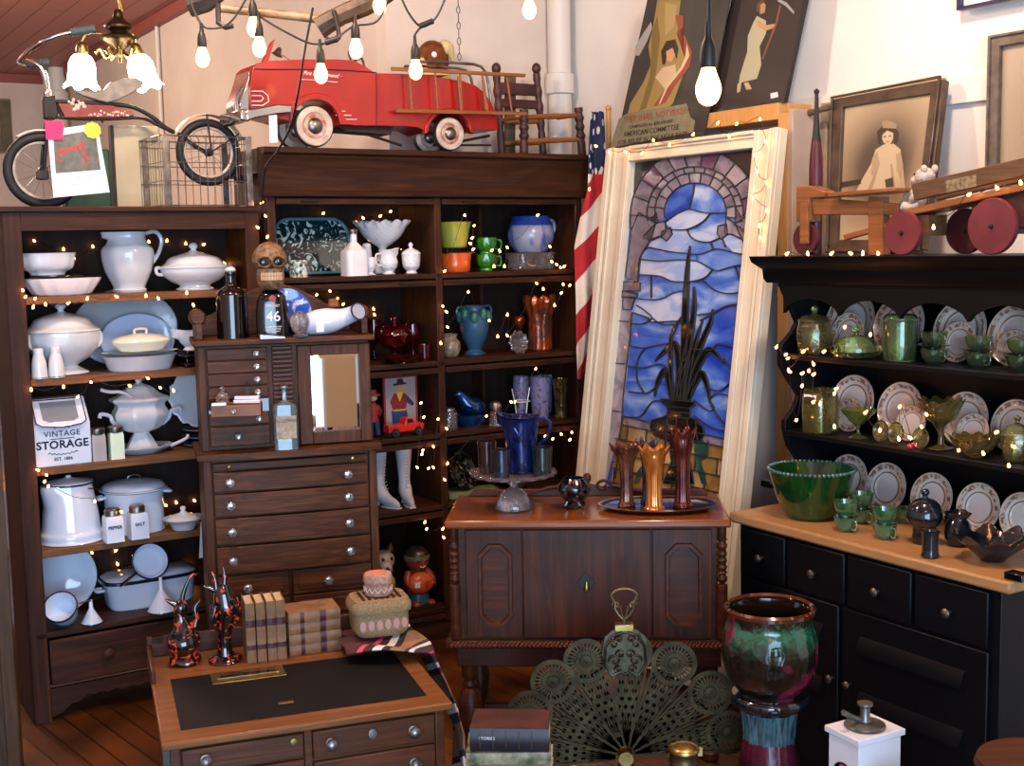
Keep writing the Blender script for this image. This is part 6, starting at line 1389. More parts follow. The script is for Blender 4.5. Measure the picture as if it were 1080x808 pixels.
# ================================================================ red pedal fire truck on the corner bookcase
ZB = BT
def local(F, y0, x0, z0):
    """pixel -> local x,z on the vertical plane y=y0 of frame F relative to (x0,z0)"""
    def f(px, py, y=None):
        x, z = F.pv(px, py, y0 if y is None else y); return (x-x0, z-z0)
    return f
YC = -.03; xt = BK.x(400, YC, ZB)
t = thing('pedal_car', 'red vintage pedal fire truck with wooden side ladder', 'pedal car', BK, xt, YC, ZB+.001)
q = local(BK, YC, xt, ZB)
def c2(X, Y): return (240+X/3.674, Y/3.674)
def c3(X, Y): return (430+X/3.674, Y/3.674)
def P2(l, y=None): return [q(*c2(*p), y) for p in l]
def P3(l, y=None): return [q(*c3(*p), y) for p in l]
def arc(cx, cy, r, a0, a1, n=10): return [(cx+r*cos(radians(a0+(a1-a0)*i/n)), cy-r*sin(radians(a0+(a1-a0)*i/n))) for i in range(n+1)]
side = P2([(95, 290), (100, 262), (118, 246), (160, 237), (300, 231), (430, 231), (490, 236), (530, 256), (572, 284), (700, 288), (860, 292)])+P3([(100, 298), (215, 315), (262, 332), (300, 362), (328, 405), (345, 460), (350, 505), (232, 500)])
side += [q(*c3(x, y)) for x, y in arc(158, 515, 78, 0, 180, 12)]
side += P2([(740, 495), (690, 490), (430, 486)])+[q(*c2(x, y)) for x, y in arc(335, 480, 92, 5, 178, 12)]+P2([(235, 470), (180, 455), (120, 440), (92, 420), (88, 350)])
CWd = .19
body = obj('body', MB().prism(side, 0, CWd), M['red'], t, bevel=.012)
fe = P2([(240, 470), (232, 430), (250, 400), (290, 372), (335, 362), (385, 372), (425, 410), (455, 470), (480, 486), (432, 486)])+[q(*c2(x, y)) for x, y in arc(335, 480, 92, 5, 178, 12)]
obj('fender', MB().prism(fe, -.018, .03), M['red'], t, bevel=.008)
fe2 = [q(*c3(x, y)) for x, y in arc(158, 515, 96, -4, 184, 14)]+[q(*c3(x, y)) for x, y in arc(158, 515, 80, 180, 0, 12)]
obj('fender', MB().prism(fe2, -.010, .02), M['red'], t, bevel=.004)
hl = MB()
hl.tube([(x, -.0035, z) for x, z in P2([(100, 268), (150, 270), (300, 270), (430, 272), (575, 282)])], .002, 6)
hl.tube([(x, -.0035, z) for x, z in P2([(575, 284), (578, 380), (576, 486)])], .002, 6)
obj('body_seam', hl, M['redwood'], t)
lines = MB()
for yy, x0, x1 in ((432, 412, 455), (448, 418, 478), (464, 430, 500)): lines.tube([(x, -.003, z) for x, z in P2([(x0, yy), (x1, yy)])], .0018, 6)
lines.tube([(x, -.003, z) for x, z in P2([(285, 309), (345, 312)])], .0012, 6); lines.tube([(x, -.003, z) for x, z in P2([(375, 316), (425, 320)])], .0012, 6)
obj('painted_stripe', lines, M['paper'], t)
lt = text_mb('· Fire Department! ·', .021, .0006, shear=.35)
cx, cz = q(*c2(362, 290)); obj('lettering', MB().add([T(cx, -.002, cz) @ RY(2) @ UPRIGHT @ v for v in lt.v], lt.f), M['paper'], t)
tyre = mat('cream tyre', 'cdbfb0', .5, c2='a8988a', scale=30); hubm = mat('rusty hub ring', '9c4a34', .4, c2='b8a89a', scale=40)
def carwheel(X, Y, r, s, y0):
    cx, cz = q(*(c2(X, Y) if s == 2 else c3(X, Y))); cz = r+.0005
    w_ = obj('wheel', MB().lathe([(0, -.012), (r*.62, -.014), (r*.86, -.016), (r*.97, -.012), (r, 0), (r*.97, .012), (r*.6, .014), (0, .014)], 36, M=T(cx, y0, cz) @ RX(90) @ RX(180)), [M['rubber']], t)
    obj('whitewall', MB().lathe([(r*.60, .0145), (r*.66, .018), (r*.90, .0165), (r*.93, .013)], 36, cap=False, M=T(cx, y0, cz) @ RX(90)), tyre, w_)
    obj('hub_ring', MB().lathe([(r*.34, .0165), (r*.42, .0185), (r*.60, .0165)], 36, cap=False, M=T(cx, y0, cz) @ RX(90)), hubm, w_)
    obj('hub_cap', MB().lathe([(r*.40, .015), (r*.36, .022), (r*.2, .029), (0, .032)], 30, M=T(cx, y0, cz) @ RX(90)), M['steel'], w_)
kq = BK.k(xt, YC, ZB)
for X, Y, r, s in ((333, 490, 21.5, 2), (158, 520, 18.5, 3)):
    for y0 in (.0, CWd-.01): carwheel(X, Y, r*kq, s, y0)
ch = MB()
g0 = P2([(92, 268), (84, 300), (72, 340), (56, 380), (52, 440), (62, 470), (92, 470)])
ch.prism(g0, .015, CWd-.015)
for i in range(5): ch.tube([(x, .04-.0, z) for x, z in P2([(86-i*8, 310+i*12), (72-i*7, 380+i*6), (80-i*6, 465)])], .005, 8)
obj('grille', ch, M['chrome'], t, bevel=.006)
bmp = MB(); bp_ = P2([(60, 430), (95, 425), (180, 408), (235, 412), (238, 440), (180, 447), (95, 462), (62, 475)]); bmp.prism(bp_, -.035, -.02)
bmp.prism(P2([(40, 425), (75, 430), (75, 475), (40, 470)]), -.03, CWd+.02)
obj('bumper', bmp, M['chrome'], t, bevel=.005)
sq_ = MB(); sq_.tube([(x, -.004, z) for x, z in P2([(92, 355), (135, 355), (155, 372), (158, 395), (135, 410), (92, 410)])], .0018, 6); sq_.tube([(x, -.004, z) for x, z in P2([(92, 372), (128, 372), (138, 382), (128, 394), (92, 394)])], .0018, 6)
obj('painted_emblem', sq_, M['paper'], t)
obj('tag_plate', MB().prism(P2([(150, 452), (180, 450), (183, 556), (152, 556)]), -.03, -.027), M['paper'], t)
bl_ = MB(); cx, cz = q(*c2(235, 185))
bl_.lathe([(.004, .016), (.010, .010), (.013, -.002), (.018, -.012), (.022, -.016), (.0, -.016)], 24, M=T(cx, .10, cz) @ RY(25))
obj('bell', bl_, M['steel'], t)
obj('bell_bracket', MB().prism(P2([(168, 232), (205, 150), (218, 140), (210, 165), (190, 232)]), .09, .11).tube([(x, .1, z) for x, z in P2([(250, 200), (290, 228)])], .0015, 6), M['red'], t)
cx, cz = q(*c2(553, 215))
sw = MB(); Ms = T(cx, .13, cz) @ RY(58)
sw.tube([(.047*cos(i*pi/15), .047*sin(i*pi/15), 0) for i in range(30)], .005, 8, closed=True, M=Ms)
for a in (0, 120, 240): sw.tube([(0, 0, -.006), (.046*cos(radians(a+30)), .046*sin(radians(a+30)), 0)], .004, 6, M=Ms)
sw.tube([(0, 0, 0), (0, 0, -.05)], .005, 8, M=Ms)
obj('steering_wheel', sw, mat('dark cream wheel', '8a7c68', .4, c2='3a3028', scale=30), t)
und = MB()
und.tube([(x, .06, z) for x, z in P2([(420, 500), (560, 515), (700, 560)])], .006, 8)
und.prism(P2([(440, 486), (660, 486), (650, 520), (470, 505)]), .04, CWd-.04)
und.tube([(x, .06, z) for x, z in P3([(230, 545), (345, 522)])], .006, 8)
und.tube([(x, .05, z) for x, z in P3([(120, 560), (345, 560)])], .005, 8)
obj('undercarriage', und, mat('dark undercarriage', '2c1814', .5), t)
lad = MB()
def rail(l0, l1, w=.014):
    a = Vector((l0[0], -.040, l0[1])); b = Vector((l1[0], -.040, l1[1])); d = (b-a).normalized(); n = Vector((-d.z, 0, d.x))*w/2; o = Vector((0, .014, 0))
    vs = [a-n, b-n, b+n, a+n]; vs += [v+o for v in vs]
    lad.add(vs, [(0, 1, 2, 3), (7, 6, 5, 4), (0, 4, 5, 1), (1, 5, 6, 2), (2, 6, 7, 3), (3, 7, 4, 0)])
rail(q(409, 74), q(549, 81)); rail(q(414, 118), q(551, 121))
for X, X2, S_ in ((690, 700, 2), (790, 800, 2), (885, 893, 2), (970, 985, 2)):
    a = q(*c2(X, 285)); b = q(*c2(X2, 428)); lad.tube([(a[0], -.033, a[1]), (b[0], -.033, b[1])], .0045, 8)
for X, X2 in ((180, 192), (275, 295), (368, 388)):
    a = q(*c3(X, 300)); b = q(*c3(X2, 440)); lad.tube([(a[0], -.033, a[1]), (b[0], -.033, b[1])], .0045, 8)
obj('ladder', lad, M['ladder'], t, bevel=.001)
hr = MB()
for y_ in (.03, CWd-.03):
    hr.tube([Vector((x, y_, z)) for x, z in [q(*c3(*p)) for p in ((55, 250), (60, 238), (100, 236), (180, 240), (270, 246), (300, 256), (318, 280), (328, 330), (338, 400))]], .006, 10)
obj('grab_rail', hr, M['steel'], t)
# stuffed eagle head behind the truck
xe = BK.x(459, .31, ZB)
t = thing('stuffed_eagle', 'brown plush eagle with cream beak looking over the truck', 'stuffed toy', BK, xe, .31-.0, ZB+.001)
k = BK.k(xe, .31, ZB)*1.0; brn = mat('brown plush', '7a431c', .95, c2='5a2e12', scale=40, bump=.003, bscale=200); crm = mat('cream plush', 'd2bd88', .95, bump=.002, bscale=200)
obj('body', sc(MB().lathe(smooth([(0, 0), (15, 0), (19, 14), (18, 50), (14, 74), (13, 84)], 3)+[(0, 86)], 28, sy=.7), k), brn, t)
obj('head', sc(MB().ball((0, 0, 100), 18, 26, 16, sy=.8, sz=1.15), k), brn, t)
obj('collar', sc(MB().lathe(smooth([(12, 77), (18, 79), (18, 86), (12, 89)], 3), 28, sy=.8, cap=False), k), crm, t)
obj('beak', sc(MB().tube(spline([(9, -5, 112), (14, -6, 113), (19, -6, 106), (21, -6, 99)], 4), [8, 8, 8, 8, 7.5, 7, 6, 5, 4, 3, 2, 1.4, .6], 14), k), crm, t)
obj('cheek', sc(MB().ball((-14, -6, 93), 6.5, 14, 8, sz=1.4, sy=.6), k), crm, t)
obj('eye', sc(MB().lathe([(0, 0), (3, 0), (3, 1), (1.4, 1.6), (0, 2)], 16, M=T(-6, -14.2, 104) @ RX(90)), k), M['paper'], t)
# small ladder back chair
xc = BK.x(570, .12, ZB); q = local(BK, .12, xc, ZB); kc = BK.k(xc, .12, ZB)
t = thing('childs_chair', 'small worn maroon ladder-back chair with a rung seat', 'chair', BK, xc, .12, ZB+.001)
def turned(p0, p1, r, y, fin=True):
    a = Vector((p0[0], y, 0)); b = Vector((p1[0], y, p1[1])); n = 28; pts = []; rr = []
    for i in range(n+1):
        u = i/n; pts.append(a.lerp(b, u)); rr.append(r*(1+.18*sin(u*34)*(1 if .3 < u < .95 else 0))*(.75 if u < .03 else 1))
    m = MB().tube(pts, rr, 12)
    if fin: m.ball(b+Vector((0, 0, r*1.3)), r*1.25, 12, 8, sz=1.2)
    return m
for a, b, y in ((q(537, 160), q(531, 76), .06), (q(581, 160), q(573.5, 76), .06)): obj('post', turned(a, b, .017, y), M['redwood'], t)
for a, b, y in ((q(541, 160), q(541, 118), -.09), (q(602, 160), q(598, 116), -.09)): obj('post', turned(a, b, .019, y, False), M['redwood'], t)
for z0, z1 in ((88, 98), (105, 112)):
    a = q(534, z1); b = q(576, z0); obj('slat', MB().box(a[0], b[0], .048, .070, a[1], b[1]), M['redwood'], t, bevel=.003)
obj('flat_board', MB().prism([q(543, 160), q(553, 160), q(554, 75), q(543, 75)], .075, .09), M['grey_wood'], t, bevel=.002)
for (x0, y0_), (x1, y1_), ya, yb in (((541, 126), (601, 124), -.09, -.09), ((541, 151), (602, 149), -.09, -.09), ((535, 128), (578, 127), .06, .06), ((536, 150), (580, 150), .06, .06)):
    a = q(x0, y0_); b = q(x1, y1_); obj('rung', MB().tube([(a[0], ya, a[1]), ((a[0]+b[0])/2, ya, (a[1]+b[1])/2), (b[0], yb, b[1])], [.010, .013, .010], 10), M['ladder'], t)
for x_, z_ in ((541, 126), (601, 124)):
    a = q(x_, z_); obj('rung', MB().tube([(a[0], -.09, a[1]), (a[0]-.03, .06, a[1])], .007, 10), M['ladder'], t)
# ================================================================ tricycle and crate on the left bookcase
ZL = 1.866
YB = .225; x0 = L.x(100, YB, ZL); q = local(L, YB, x0, ZL); kb = L.k(x0, YB, ZL)
t = thing('childs_bicycle', 'old child bicycle with chrome handlebars, grey saddle and black tyres', 'bicycle', L, x0, YB, ZL+.001)
def c1(X, Y): return (X/3.674, Y/3.674)
def Q1(l, y=0): return [Vector((q(*c1(*p))[0], y, q(*c1(*p))[1])) for p in l]
def spoked(cx, cz, r, y, nm, tw, rimm, n=16):
    w_ = obj(nm, MB().tube([(cx+r*cos(i*pi/24), y, cz+r*sin(i*pi/24)) for i in range(48)], tw, 12, closed=True), M['rubber'], t)
    ri = MB(); rr = r-tw*1.05; ri.tube([(cx+rr*cos(i*pi/24), y, cz+rr*sin(i*pi/24)) for i in range(48)], tw*.42, 8, closed=True); obj('rim', ri, rimm, w_)
    sp_ = MB()
    for i in range(n):
        a = 2*pi*i/n; b_ = a+(.35 if i % 2 else -.35)
        sp_.tube([(cx+.016*cos(b_), y+(.008 if i % 2 else -.008), cz+.016*sin(b_)), (cx+rr*cos(a), y, cz+rr*sin(a))], .0009, 5)
    obj('spokes', sp_, M['steel'], w_)
    obj('hub', MB().lathe([(0, -.022), (.010, -.022), (.010, -.016), (.016, -.012), (.016, .012), (.010, .016), (.010, .022), (0, .022)], 16, M=T(cx, y, cz) @ RX(90)), M['iron'], w_)
cx, cz = q(*c1(165, 650)); rf = 34*kb; cz = rf+.016
spoked(cx, cz, rf, 0, 'front_wheel', .018, tyre)
cx2, cz2 = q(*c1(808, 592)); rr2 = 32*kb
spoked(cx2, cz2, rr2, -.0, 'rear_wheel', .0165, tyre, 20)

fr_ = MB()
fr_.tube(spline(Q1([(215, 395), (320, 400), (430, 405), (520, 418), (590, 455), (640, 495), (700, 528), (760, 570), (806, 596)]), 4), .0085, 10)
fr_.tube(spline(Q1([(215, 455), (320, 462), (430, 462), (545, 458), (600, 480), (640, 500)]), 4), .0065, 10)
fr_.tube(Q1([(212, 400), (245, 460)]), .006, 8); fr_.tube(Q1([(396, 462), (398, 478)]), .004, 8)
obj('frame', fr_, M['iron'], t)
obj('tank', MB().prism([(v.x, v.z) for v in Q1([(222, 402), (430, 410), (508, 432), (520, 450), (430, 458), (250, 458)])], -.012, .012), mat('faded red tank', '7a2c26', .45, c2='8a4a40', scale=20), t, bevel=.003)
wp_ = MB(); rr_ = random.Random(3)
for i in range(26):
    v = Q1([(rr_.uniform(340, 500), rr_.uniform(432, 452))])[0]; wp_.ball((v.x, -.0125, v.z), rr_.uniform(.002, .005), 8, 5, sy=.2)
for i in range(16):
    v = Q1([(rr_.uniform(262, 325), rr_.uniform(385, 445))])[0]; wp_.ball((v.x, -.014, v.z), rr_.uniform(.004, .008), 8, 5, sy=.5)
obj('pale_specks', wp_, mat('pale specks', 'cdb9ac', .6), t)  # small pale specks scattered over the tank side
obj('head_tube', MB().prism([(v.x, v.z) for v in Q1([(162, 378), (212, 372), (215, 395), (225, 440), (212, 466), (168, 462)])], -.016, .016), M['iron'], t, bevel=.005)
fk = MB()
for y in (-.028, .028): fk.tube([Q1([(188, 455)], y)[0], Q1([(175, 540)], y)[0], Vector((cx, y, cz))], .006, 8)
obj('fork', fk, M['iron'], t)
hbar = MB(); st_ = Q1([(182, 372), (180, 330), (172, 290), (150, 255), (110, 236), (78, 236)])
hbar.tube(spline(st_, 4), .0105, 10)
g1 = [Q1([(78, 236)])[0], Q1([(95, 215)], -.05)[0], Q1([(130, 185)], -.10)[0], Q1([(190, 160)], -.13)[0], Q1([(240, 150)], -.14)[0]]
g2 = [Q1([(78, 236)])[0], Q1([(85, 234)], .05)[0], Q1([(105, 232)], .10)[0], Q1([(130, 230)], .13)[0]]
hbar.tube(spline(g1, 4), .010, 10); hbar.tube(spline(g2, 4), .010, 10)
hbar.lathe([(.013, -.01), (.013, .012), (.009, .02)], 16, M=T(*Q1([(184, 366)])[0]))
obj('handlebar', hbar, M['chrome'], t)
gr = mat('blue grey rubber grip', '3c4f52', .6)
def grip(p0, p1, y):
    a = Q1([p0], y)[0]; b = Q1([p1], y)[0]; n = 22
    return MB().tube([a.lerp(b, i/n) for i in range(n+1)], [.0155 if i % 2 else .0135 for i in range(n)]+[.016], 12)
obj('grip', grip((238, 150), (328, 136), -.14), gr, t); obj('grip', grip((128, 230), (216, 225), .13), gr, t)
sad = [(v.x, v.z) for v in Q1([(275, 352), (310, 350), (360, 358), (400, 352), (425, 322), (470, 305), (515, 308), (545, 322), (538, 345), (500, 368), (450, 392), (410, 402), (370, 392), (320, 372)])]
sv = MB().prism(sad, -.045, .045)
for i_, v in enumerate(sv.v):
    f_ = (v.x-sad[0][0])/(sad[7][0]-sad[0][0]); v.y *= max(.12, min(1, f_*1.5-.1))
obj('saddle', sv, mat('worn grey saddle', '6e675c', .5, .1, c2='8a8274', scale=25), t, bevel=.008)
obj('saddle_post', MB().tube(Q1([(425, 405), (425, 372)]), .006, 8).tube(Q1([(400, 385), (425, 400), (460, 365)]), .003, 6), M['steel'], t)
fd = MB(); r1_ = rr2+.031
def fender(cxx, czz, r_, a0, a1, w_):
    return MB().grid(lambda u, v: (cxx+(r_+.006*sin(pi*v))*cos(radians(a0+(a1-a0)*u)), -w_+2*w_*v, czz+(r_+.006*sin(pi*v))*sin(radians(a0+(a1-a0)*u))), 24, 6)
obj('rear_fender', fender(cx2, cz2, r1_, 20, 160, .024), mat('cream fender', 'cfc2ae', .35, .1, c2='b5a58e', scale=15), t, solid=.002)
obj('front_fender', fender(cx, cz, rf+.022, 55, 125, .022), mat('white fender', 'ddd8d0', .35), t, solid=.002)
obj('fender_stay', MB().tube([(cx2, -.036, cz2), (cx2-.012, -.036, cz2+r1_)], .004, 8).tube([(cx2, -.036, cz2), (cx2+r1_*.8, -.034, cz2+r1_*.5)], .003, 8), M['iron'], t)
pdl = MB(); pv = Q1([(152, 682)], -.05)[0]; pdl.box(pv.x-.020, pv.x+.020, -.075, -.035, pv.z-.018, pv.z+.018); obj('pedal', pdl, mat('pedal rubber', '4a3c34', .6), t, bevel=.006)
obj('crank', MB().tube([(cx, -.022, cz), (pv.x, -.03, pv.z), (pv.x, -.05, pv.z)], .004, 8), M['steel'], t)
# sale sheet clipped to the tricycle
ys = .045; xs0 = L.x(83, ys, ZL); qs = local(L, ys, xs0, ZL)
t = thing('sale_sheet', 'white sale sheet with a tricycle photo hanging from the old bicycle', 'sign', L, xs0, ys, ZL+.012)
def S1(l): return [(qs(*c1(*p))[0], qs(*c1(*p))[1]-.012) for p in l]
obj('sheet', MB().prism(S1([(184, 505), (376, 478), (425, 745), (207, 766)]), 0, .0012), M['paper'], t)
obj('photo', MB().prism(S1([(206, 530), (368, 502), (390, 658), (216, 672)]), -.0006, 0), mat('photo grey', '6e7068', .5, c2='55574e', scale=30), t)
ph = MB(); ph.line2(S1([(222, 590), (250, 585), (300, 570), (318, 560)]), .012, 0, .0004, M=UPRIGHT @ T(0, 0, .0007)); ph.line2([(S1([(330, 620)])[0][0]+.014*cos(i*.5), S1([(330, 620)])[0][1]+.018*sin(i*.5)) for i in range(13)], .003, 0, .0004, M=UPRIGHT @ T(0, 0, .0007)); ph.line2([(S1([(232, 610)])[0][0]+.011*cos(i*.5), S1([(232, 610)])[0][1]+.016*sin(i*.5)) for i in range(13)], .003, 0, .0004, M=UPRIGHT @ T(0, 0, .0007)); ph.line2(S1([(300, 570), (335, 625), (318, 545)]), .006, 0, .0004, M=UPRIGHT @ T(0, 0, .0007))
obj('printed_tricycle', ph, mat('print red', 'b8402e', .5), t)
for i, (a, b) in enumerate((((255, 690), (365, 680)), ((235, 702), (375, 690)), ((270, 716), (300, 713)))):
    obj('printed_line', MB().line2(S1([a, b]), .0022, 0, .0003, M=UPRIGHT @ T(0, 0, .0002)), mat('print grey', 'a8a8ac', .6), t)
pt = item1('pink_sticker', MB().prism([(-9, -10), (8, -10), (8, -5), (9.5, 3), (8, 10), (-3, 9), (-9, 10), (-9.5, 2)], -.6, 0), M['pink'], 'bright pink sticker on the top left corner of the sale sheet', 'sticker', L, 57.5, .042, ZL)
pt.location = L.w(*(lambda a: (a[0], .041, a[1]))(L.pv(57.5, 137, .041)))
st2 = [(8*(1+.12*(j % 2))*cos(2*pi*j/20), 8*(1+.12*(j % 2))*sin(2*pi*j/20)) for j in range(20)]
pt = item1('yellow_sticker', MB().prism(st2, -.6, 0), M['yellow'], 'yellow starburst sticker on the top right corner of the sale sheet', 'sticker', L, 97, .042, ZL)
pt.location = L.w(*(lambda a: (a[0], .041, a[1]))(L.pv(97.5, 137.5, .041)))
# green box, cream panel, wire crate
def boxpx(name, label, cat, m, pa, pb, y0, y1, ztop, **kw):
    xa = L.x(pa, y0, ZL); xb_ = L.x(pb, y0, ZL)
    return tag(obj(name, MB().box(0, xb_-xa, 0, y1-y0, 0, ztop-ZL-.001), m, None, L.w(xa, y0, ZL+.001), L.rot, **kw), label, cat)
zt2 = L.pv(110, 157, .266)[1]
boxpx('green_case', 'dark green metal case behind the bicycle front wheel', 'case', mat('dark green paint', '1d4a34', .4, c2='163c2a', scale=12), 70, 119, .266, .335, zt2, bevel=.008)
zt2 = L.pv(150, 133, .306)[1]
g_ = boxpx('cream_panel', 'tall plain cream painted board standing between the case and the crate', 'board', mat('cream board', 'c3b594', .5, c2='b5a684', scale=6), 124, 171, .306, .33, zt2, bevel=.004)
obj('dark_edge', MB().box(-.012, 0, -.004, .03, 0, zt2-ZL-.002), M['iron'], g_)
xa = L.x(172, .03, ZL); xb_ = L.x(267, .03, ZL); t = thing('wire_crate', 'rusty wire milk crate with flat metal corners holding the rear wheel', 'crate', L, xa, .03, ZL+.001)
Wc, Dc, Hc = xb_-xa, .27, L.pv(215, 143, .03)[1]-ZL
wr = MB()
for f in (0, .35, .62, .9, 1):
    z = .004+(Hc-.008)*f; wr.tube([(0, 0, z), (Wc, 0, z), (Wc, Dc, z), (0, Dc, z)], .0018 if f not in (0, 1) else .003, 6, closed=True)
n = 12
for i in range(n+1):
    x = Wc*i/n; wr.tube([(x, 0, Hc), (x, 0, 0), (x, Dc, 0), (x, Dc, Hc)], .0013, 5)
for j in range(1, 8):
    y = Dc*j/8; wr.tube([(0, y, Hc), (0, y, 0), (Wc, y, 0), (Wc, y, Hc)], .0013, 5)
obj('wire_mesh', wr, M['steel'], t)
cn = MB()
for x, y in ((.02, 0), (Wc-.01, 0), (0.02, Dc+.006), (Wc-.01, Dc+.006)): 
    obj('corner_strap', MB().box(x-.012, x+.012, y-.006, y-.002, 0, Hc), M['steel'], t, bevel=.001)
# ================================================================ stained glass panel
PL = Plane(R.w(0, .21, 0), R.a, Vector(R.a)*0+Vector((0, 0, 2.07))+R.b*.27)
def U(px, py): return PL.uv(px, py)
u0 = U(645, 165)[0]-.0; u1 = U(828, 127)[0]; vt = (U(645, 165)[1]+U(828, 127)[1])/2
def c5(X, Y): return (600+X/3.511, 110+Y/3.511)
def c6(X, Y): return (600+X/3.365, 320+Y/3.365)
t = bpy.data.objects.new('stained_glass_window', None); COL.objects.link(t); t.matrix_world = PL.matrix()
tag(t, 'tall stained glass arch window in a cream frame with a dark potted iris', 'stained glass')
gi0 = U(*c5(230, 300))[0]; gi1 = U(*c5(685, 300))[0]; giv = (U(*c5(235, 215))[1]+U(*c5(693, 165))[1])/2; vb0 = .02

for nm, (xa, xb, ya, yb2) in (('frame_stile', (u0, gi0, vb0, vt)), ('frame_stile', (gi1, u1, vb0, vt)), ('frame_rail', (gi0, gi1, giv, vt)), ('frame_rail', (gi0, gi1, vb0, .35))):
    b = MB(); b.box(xa, xb, ya, yb2, -.02, .018)
    hor = nm == 'frame_rail'; w_ = (yb2-ya) if hor else (xb-xa)
    for f0, f1, h_ in ((0, .22, .034), (.30, .42, .028), (.78, 1.0, .026)):
        if nm == 'frame_stile':
            if xa == u0: b.box(xa+w_*f0, xa+w_*f1, ya, yb2, .018, h_)
            else: b.box(xb-w_*f1, xb-w_*f0, ya, yb2, .018, h_)
        elif ya == giv: b.box(xa, xb, yb2-w_*f1, yb2-w_*f0, .018, h_)
    obj(nm, b, M['cream_paint'], t, bevel=.003)
def sky_mat():
    m, nt, b = newmat('marbled blue glass')
    nz, cr_ = noise_ramp(nt, [(.30, '2440b0'), (.48, '4a70cc'), (.60, '7f9fdc'), (.72, 'bccae6')], 3.2, 5, (1, 2.4, 1), 1.2)
    tc = nt.nodes.new('ShaderNodeTexCoord'); sp = nt.nodes.new('ShaderNodeSeparateXYZ'); nt.links.new(tc.outputs['Object'], sp.inputs[0])
    ma = nt.nodes.new('ShaderNodeMath'); ma.operation = 'MULTIPLY_ADD'; ma.inputs[1].default_value = .22; ma.inputs[2].default_value = -.30
    nt.links.new(sp.outputs['Y'], ma.inputs[0]); ad = nt.nodes.new('ShaderNodeMath'); nt.links.new(nz.outputs['Fac'], ad.inputs[0]); nt.links.new(ma.outputs[0], ad.inputs[1]); nt.links.new(ad.outputs[0], cr_.inputs[0])
    nt.links.new(cr_.outputs[0], b.inputs['Base Color']); b.inputs['Roughness'].default_value = .12; b.inputs['Coat Weight'].default_value = .4; return m
def gmat(n_, a_, b_, s_=8, st=(1, 1, 1)): return mat(n_, a_, .15, coat=.4, c2=b_, scale=s_, stretch=st, lo=.4, hi=.6, dist=1)
gsky = sky_mat(); gpale = gmat('pale cloud glass', '9db4e2', 'c6d2ea', 5, (1, 2.5, 1)); gmid = gmat('mid blue glass', '5a80d0', '7fa0de', 5, (1, 2.5, 1)); gdeep = gmat('deep blue glass', '2744ae', '4d6ec8', 4, (1, 2.5, 1))
gmau = gmat('mauve glass', '6e6672', '8c8490', 12); glil = gmat('lilac glass', '837b86', 'a29aa2', 10); gplum = gmat('plum glass', '5a3f5a', '6e5470', 10)
gtan = gmat('tan brick glass', '9a7c4c', 'b8a078', 9); gtan2 = gmat('brown brick glass', '80602e', '9a7a44', 9); gblk = mat('black glass', '101512', .1, coat=.6); ggrn = gmat('dark green glass', '26443a', '3c6656', 8); gclear = mat('smoky clear glass', '2e3230', .15, coat=.4)
def pane(nm, pts, m, lay, conv):
    """a piece of glass outlined by crop points, lay = stacking layer"""
    uv = [U(*conv(*p)) for p in pts]
    uv = [(min(max(x, gi0), gi1), min(y, giv)) for x, y in uv]
    z0 = -.012+lay*.0012
    return obj(nm, MB().slab(uv, z0, z0+.0012), m, t, flat=True)
obj('sky_glass', MB().box(gi0, gi1, .3, giv, -.016, -.012), gsky, t)
pane('corner_glass', [(225, 160), (705, 150), (705, 470), (655, 470), (640, 330), (560, 240), (463, 205), (360, 240), (280, 330), (225, 430)], gclear, 0, c5)
# sky pieces
for m_, pts in ((gdeep, [(350, 430), (350, 380), (375, 325), (420, 295), (458, 290), (455, 330), (440, 380), (400, 402)]), (gpale, [(352, 440), (400, 402), (440, 388), (480, 397), (520, 402), (490, 435), (430, 463), (372, 462)]), (gpale, [(285, 525), (300, 500), (345, 485), (372, 462), (432, 463), (450, 490), (420, 530), (370, 543)]),
        (gpale, [(258, 576), (330, 582), (400, 577), (470, 582), (525, 615), (500, 640), (450, 655), (380, 655), (330, 635), (252, 630)]), (gpale, [(560, 490), (600, 480), (640, 505), (656, 555), (600, 545), (575, 520)]), (gmid, [(262, 545), (300, 532), (370, 546), (465, 556), (460, 578), (330, 578), (258, 572)]),
        (gmid, [(470, 556), (540, 535), (600, 548), (658, 562), (660, 588), (600, 600), (545, 616), (475, 582)]), (gpale, [(250, 722), (330, 722), (390, 697), (440, 690), (420, 800), (300, 806), (290, 790), (232, 770)])):
    pane('glass_piece', pts, m_, 1, c5)
# arch ring, inner band and outer band, cut into voussoirs
def ring(cx, cy, rx0, ry0, rx1, ry1, a0, a1, n, mats_, lay):
    for i in range(n):
        A0 = a0+(a1-a0)*i/n; A1 = a0+(a1-a0)*(i+1)/n
        pts = [(cx+rx0*cos(radians(A)), cy-ry0*sin(radians(A))) for A in (A0, (A0+A1)/2, A1)]+[(cx+rx1*cos(radians(A)), cy-ry1*sin(radians(A))) for A in (A1, (A0+A1)/2, A0)]
        pane('voussoir', pts, mats_[i % len(mats_)], lay, c5)
        leads.append([U(*c5(*pts[0])), U(*c5(*pts[-1]))])
leads = []
ring(465, 400, 115, 110, 150, 148, -8, 190, 11, [glil, gmau, glil], 2)
ring(463, 400, 150, 148, 178, 172, -18, 200, 16, [gmau, gmau, glil], 2)
ring(462, 425, 178, 197, 242, 262, -10, 192, 13, [gmau, gplum, gmau, glil], 2)
for rx_, ry_, cy_ in ((115, 110, 400), (150, 148, 400), (178, 172, 402), (242, 262, 425)):
    leads.append([U(*c5(464+rx_*cos(radians(a)), cy_-ry_*sin(radians(a)))) for a in range(-10, 191, 5)])
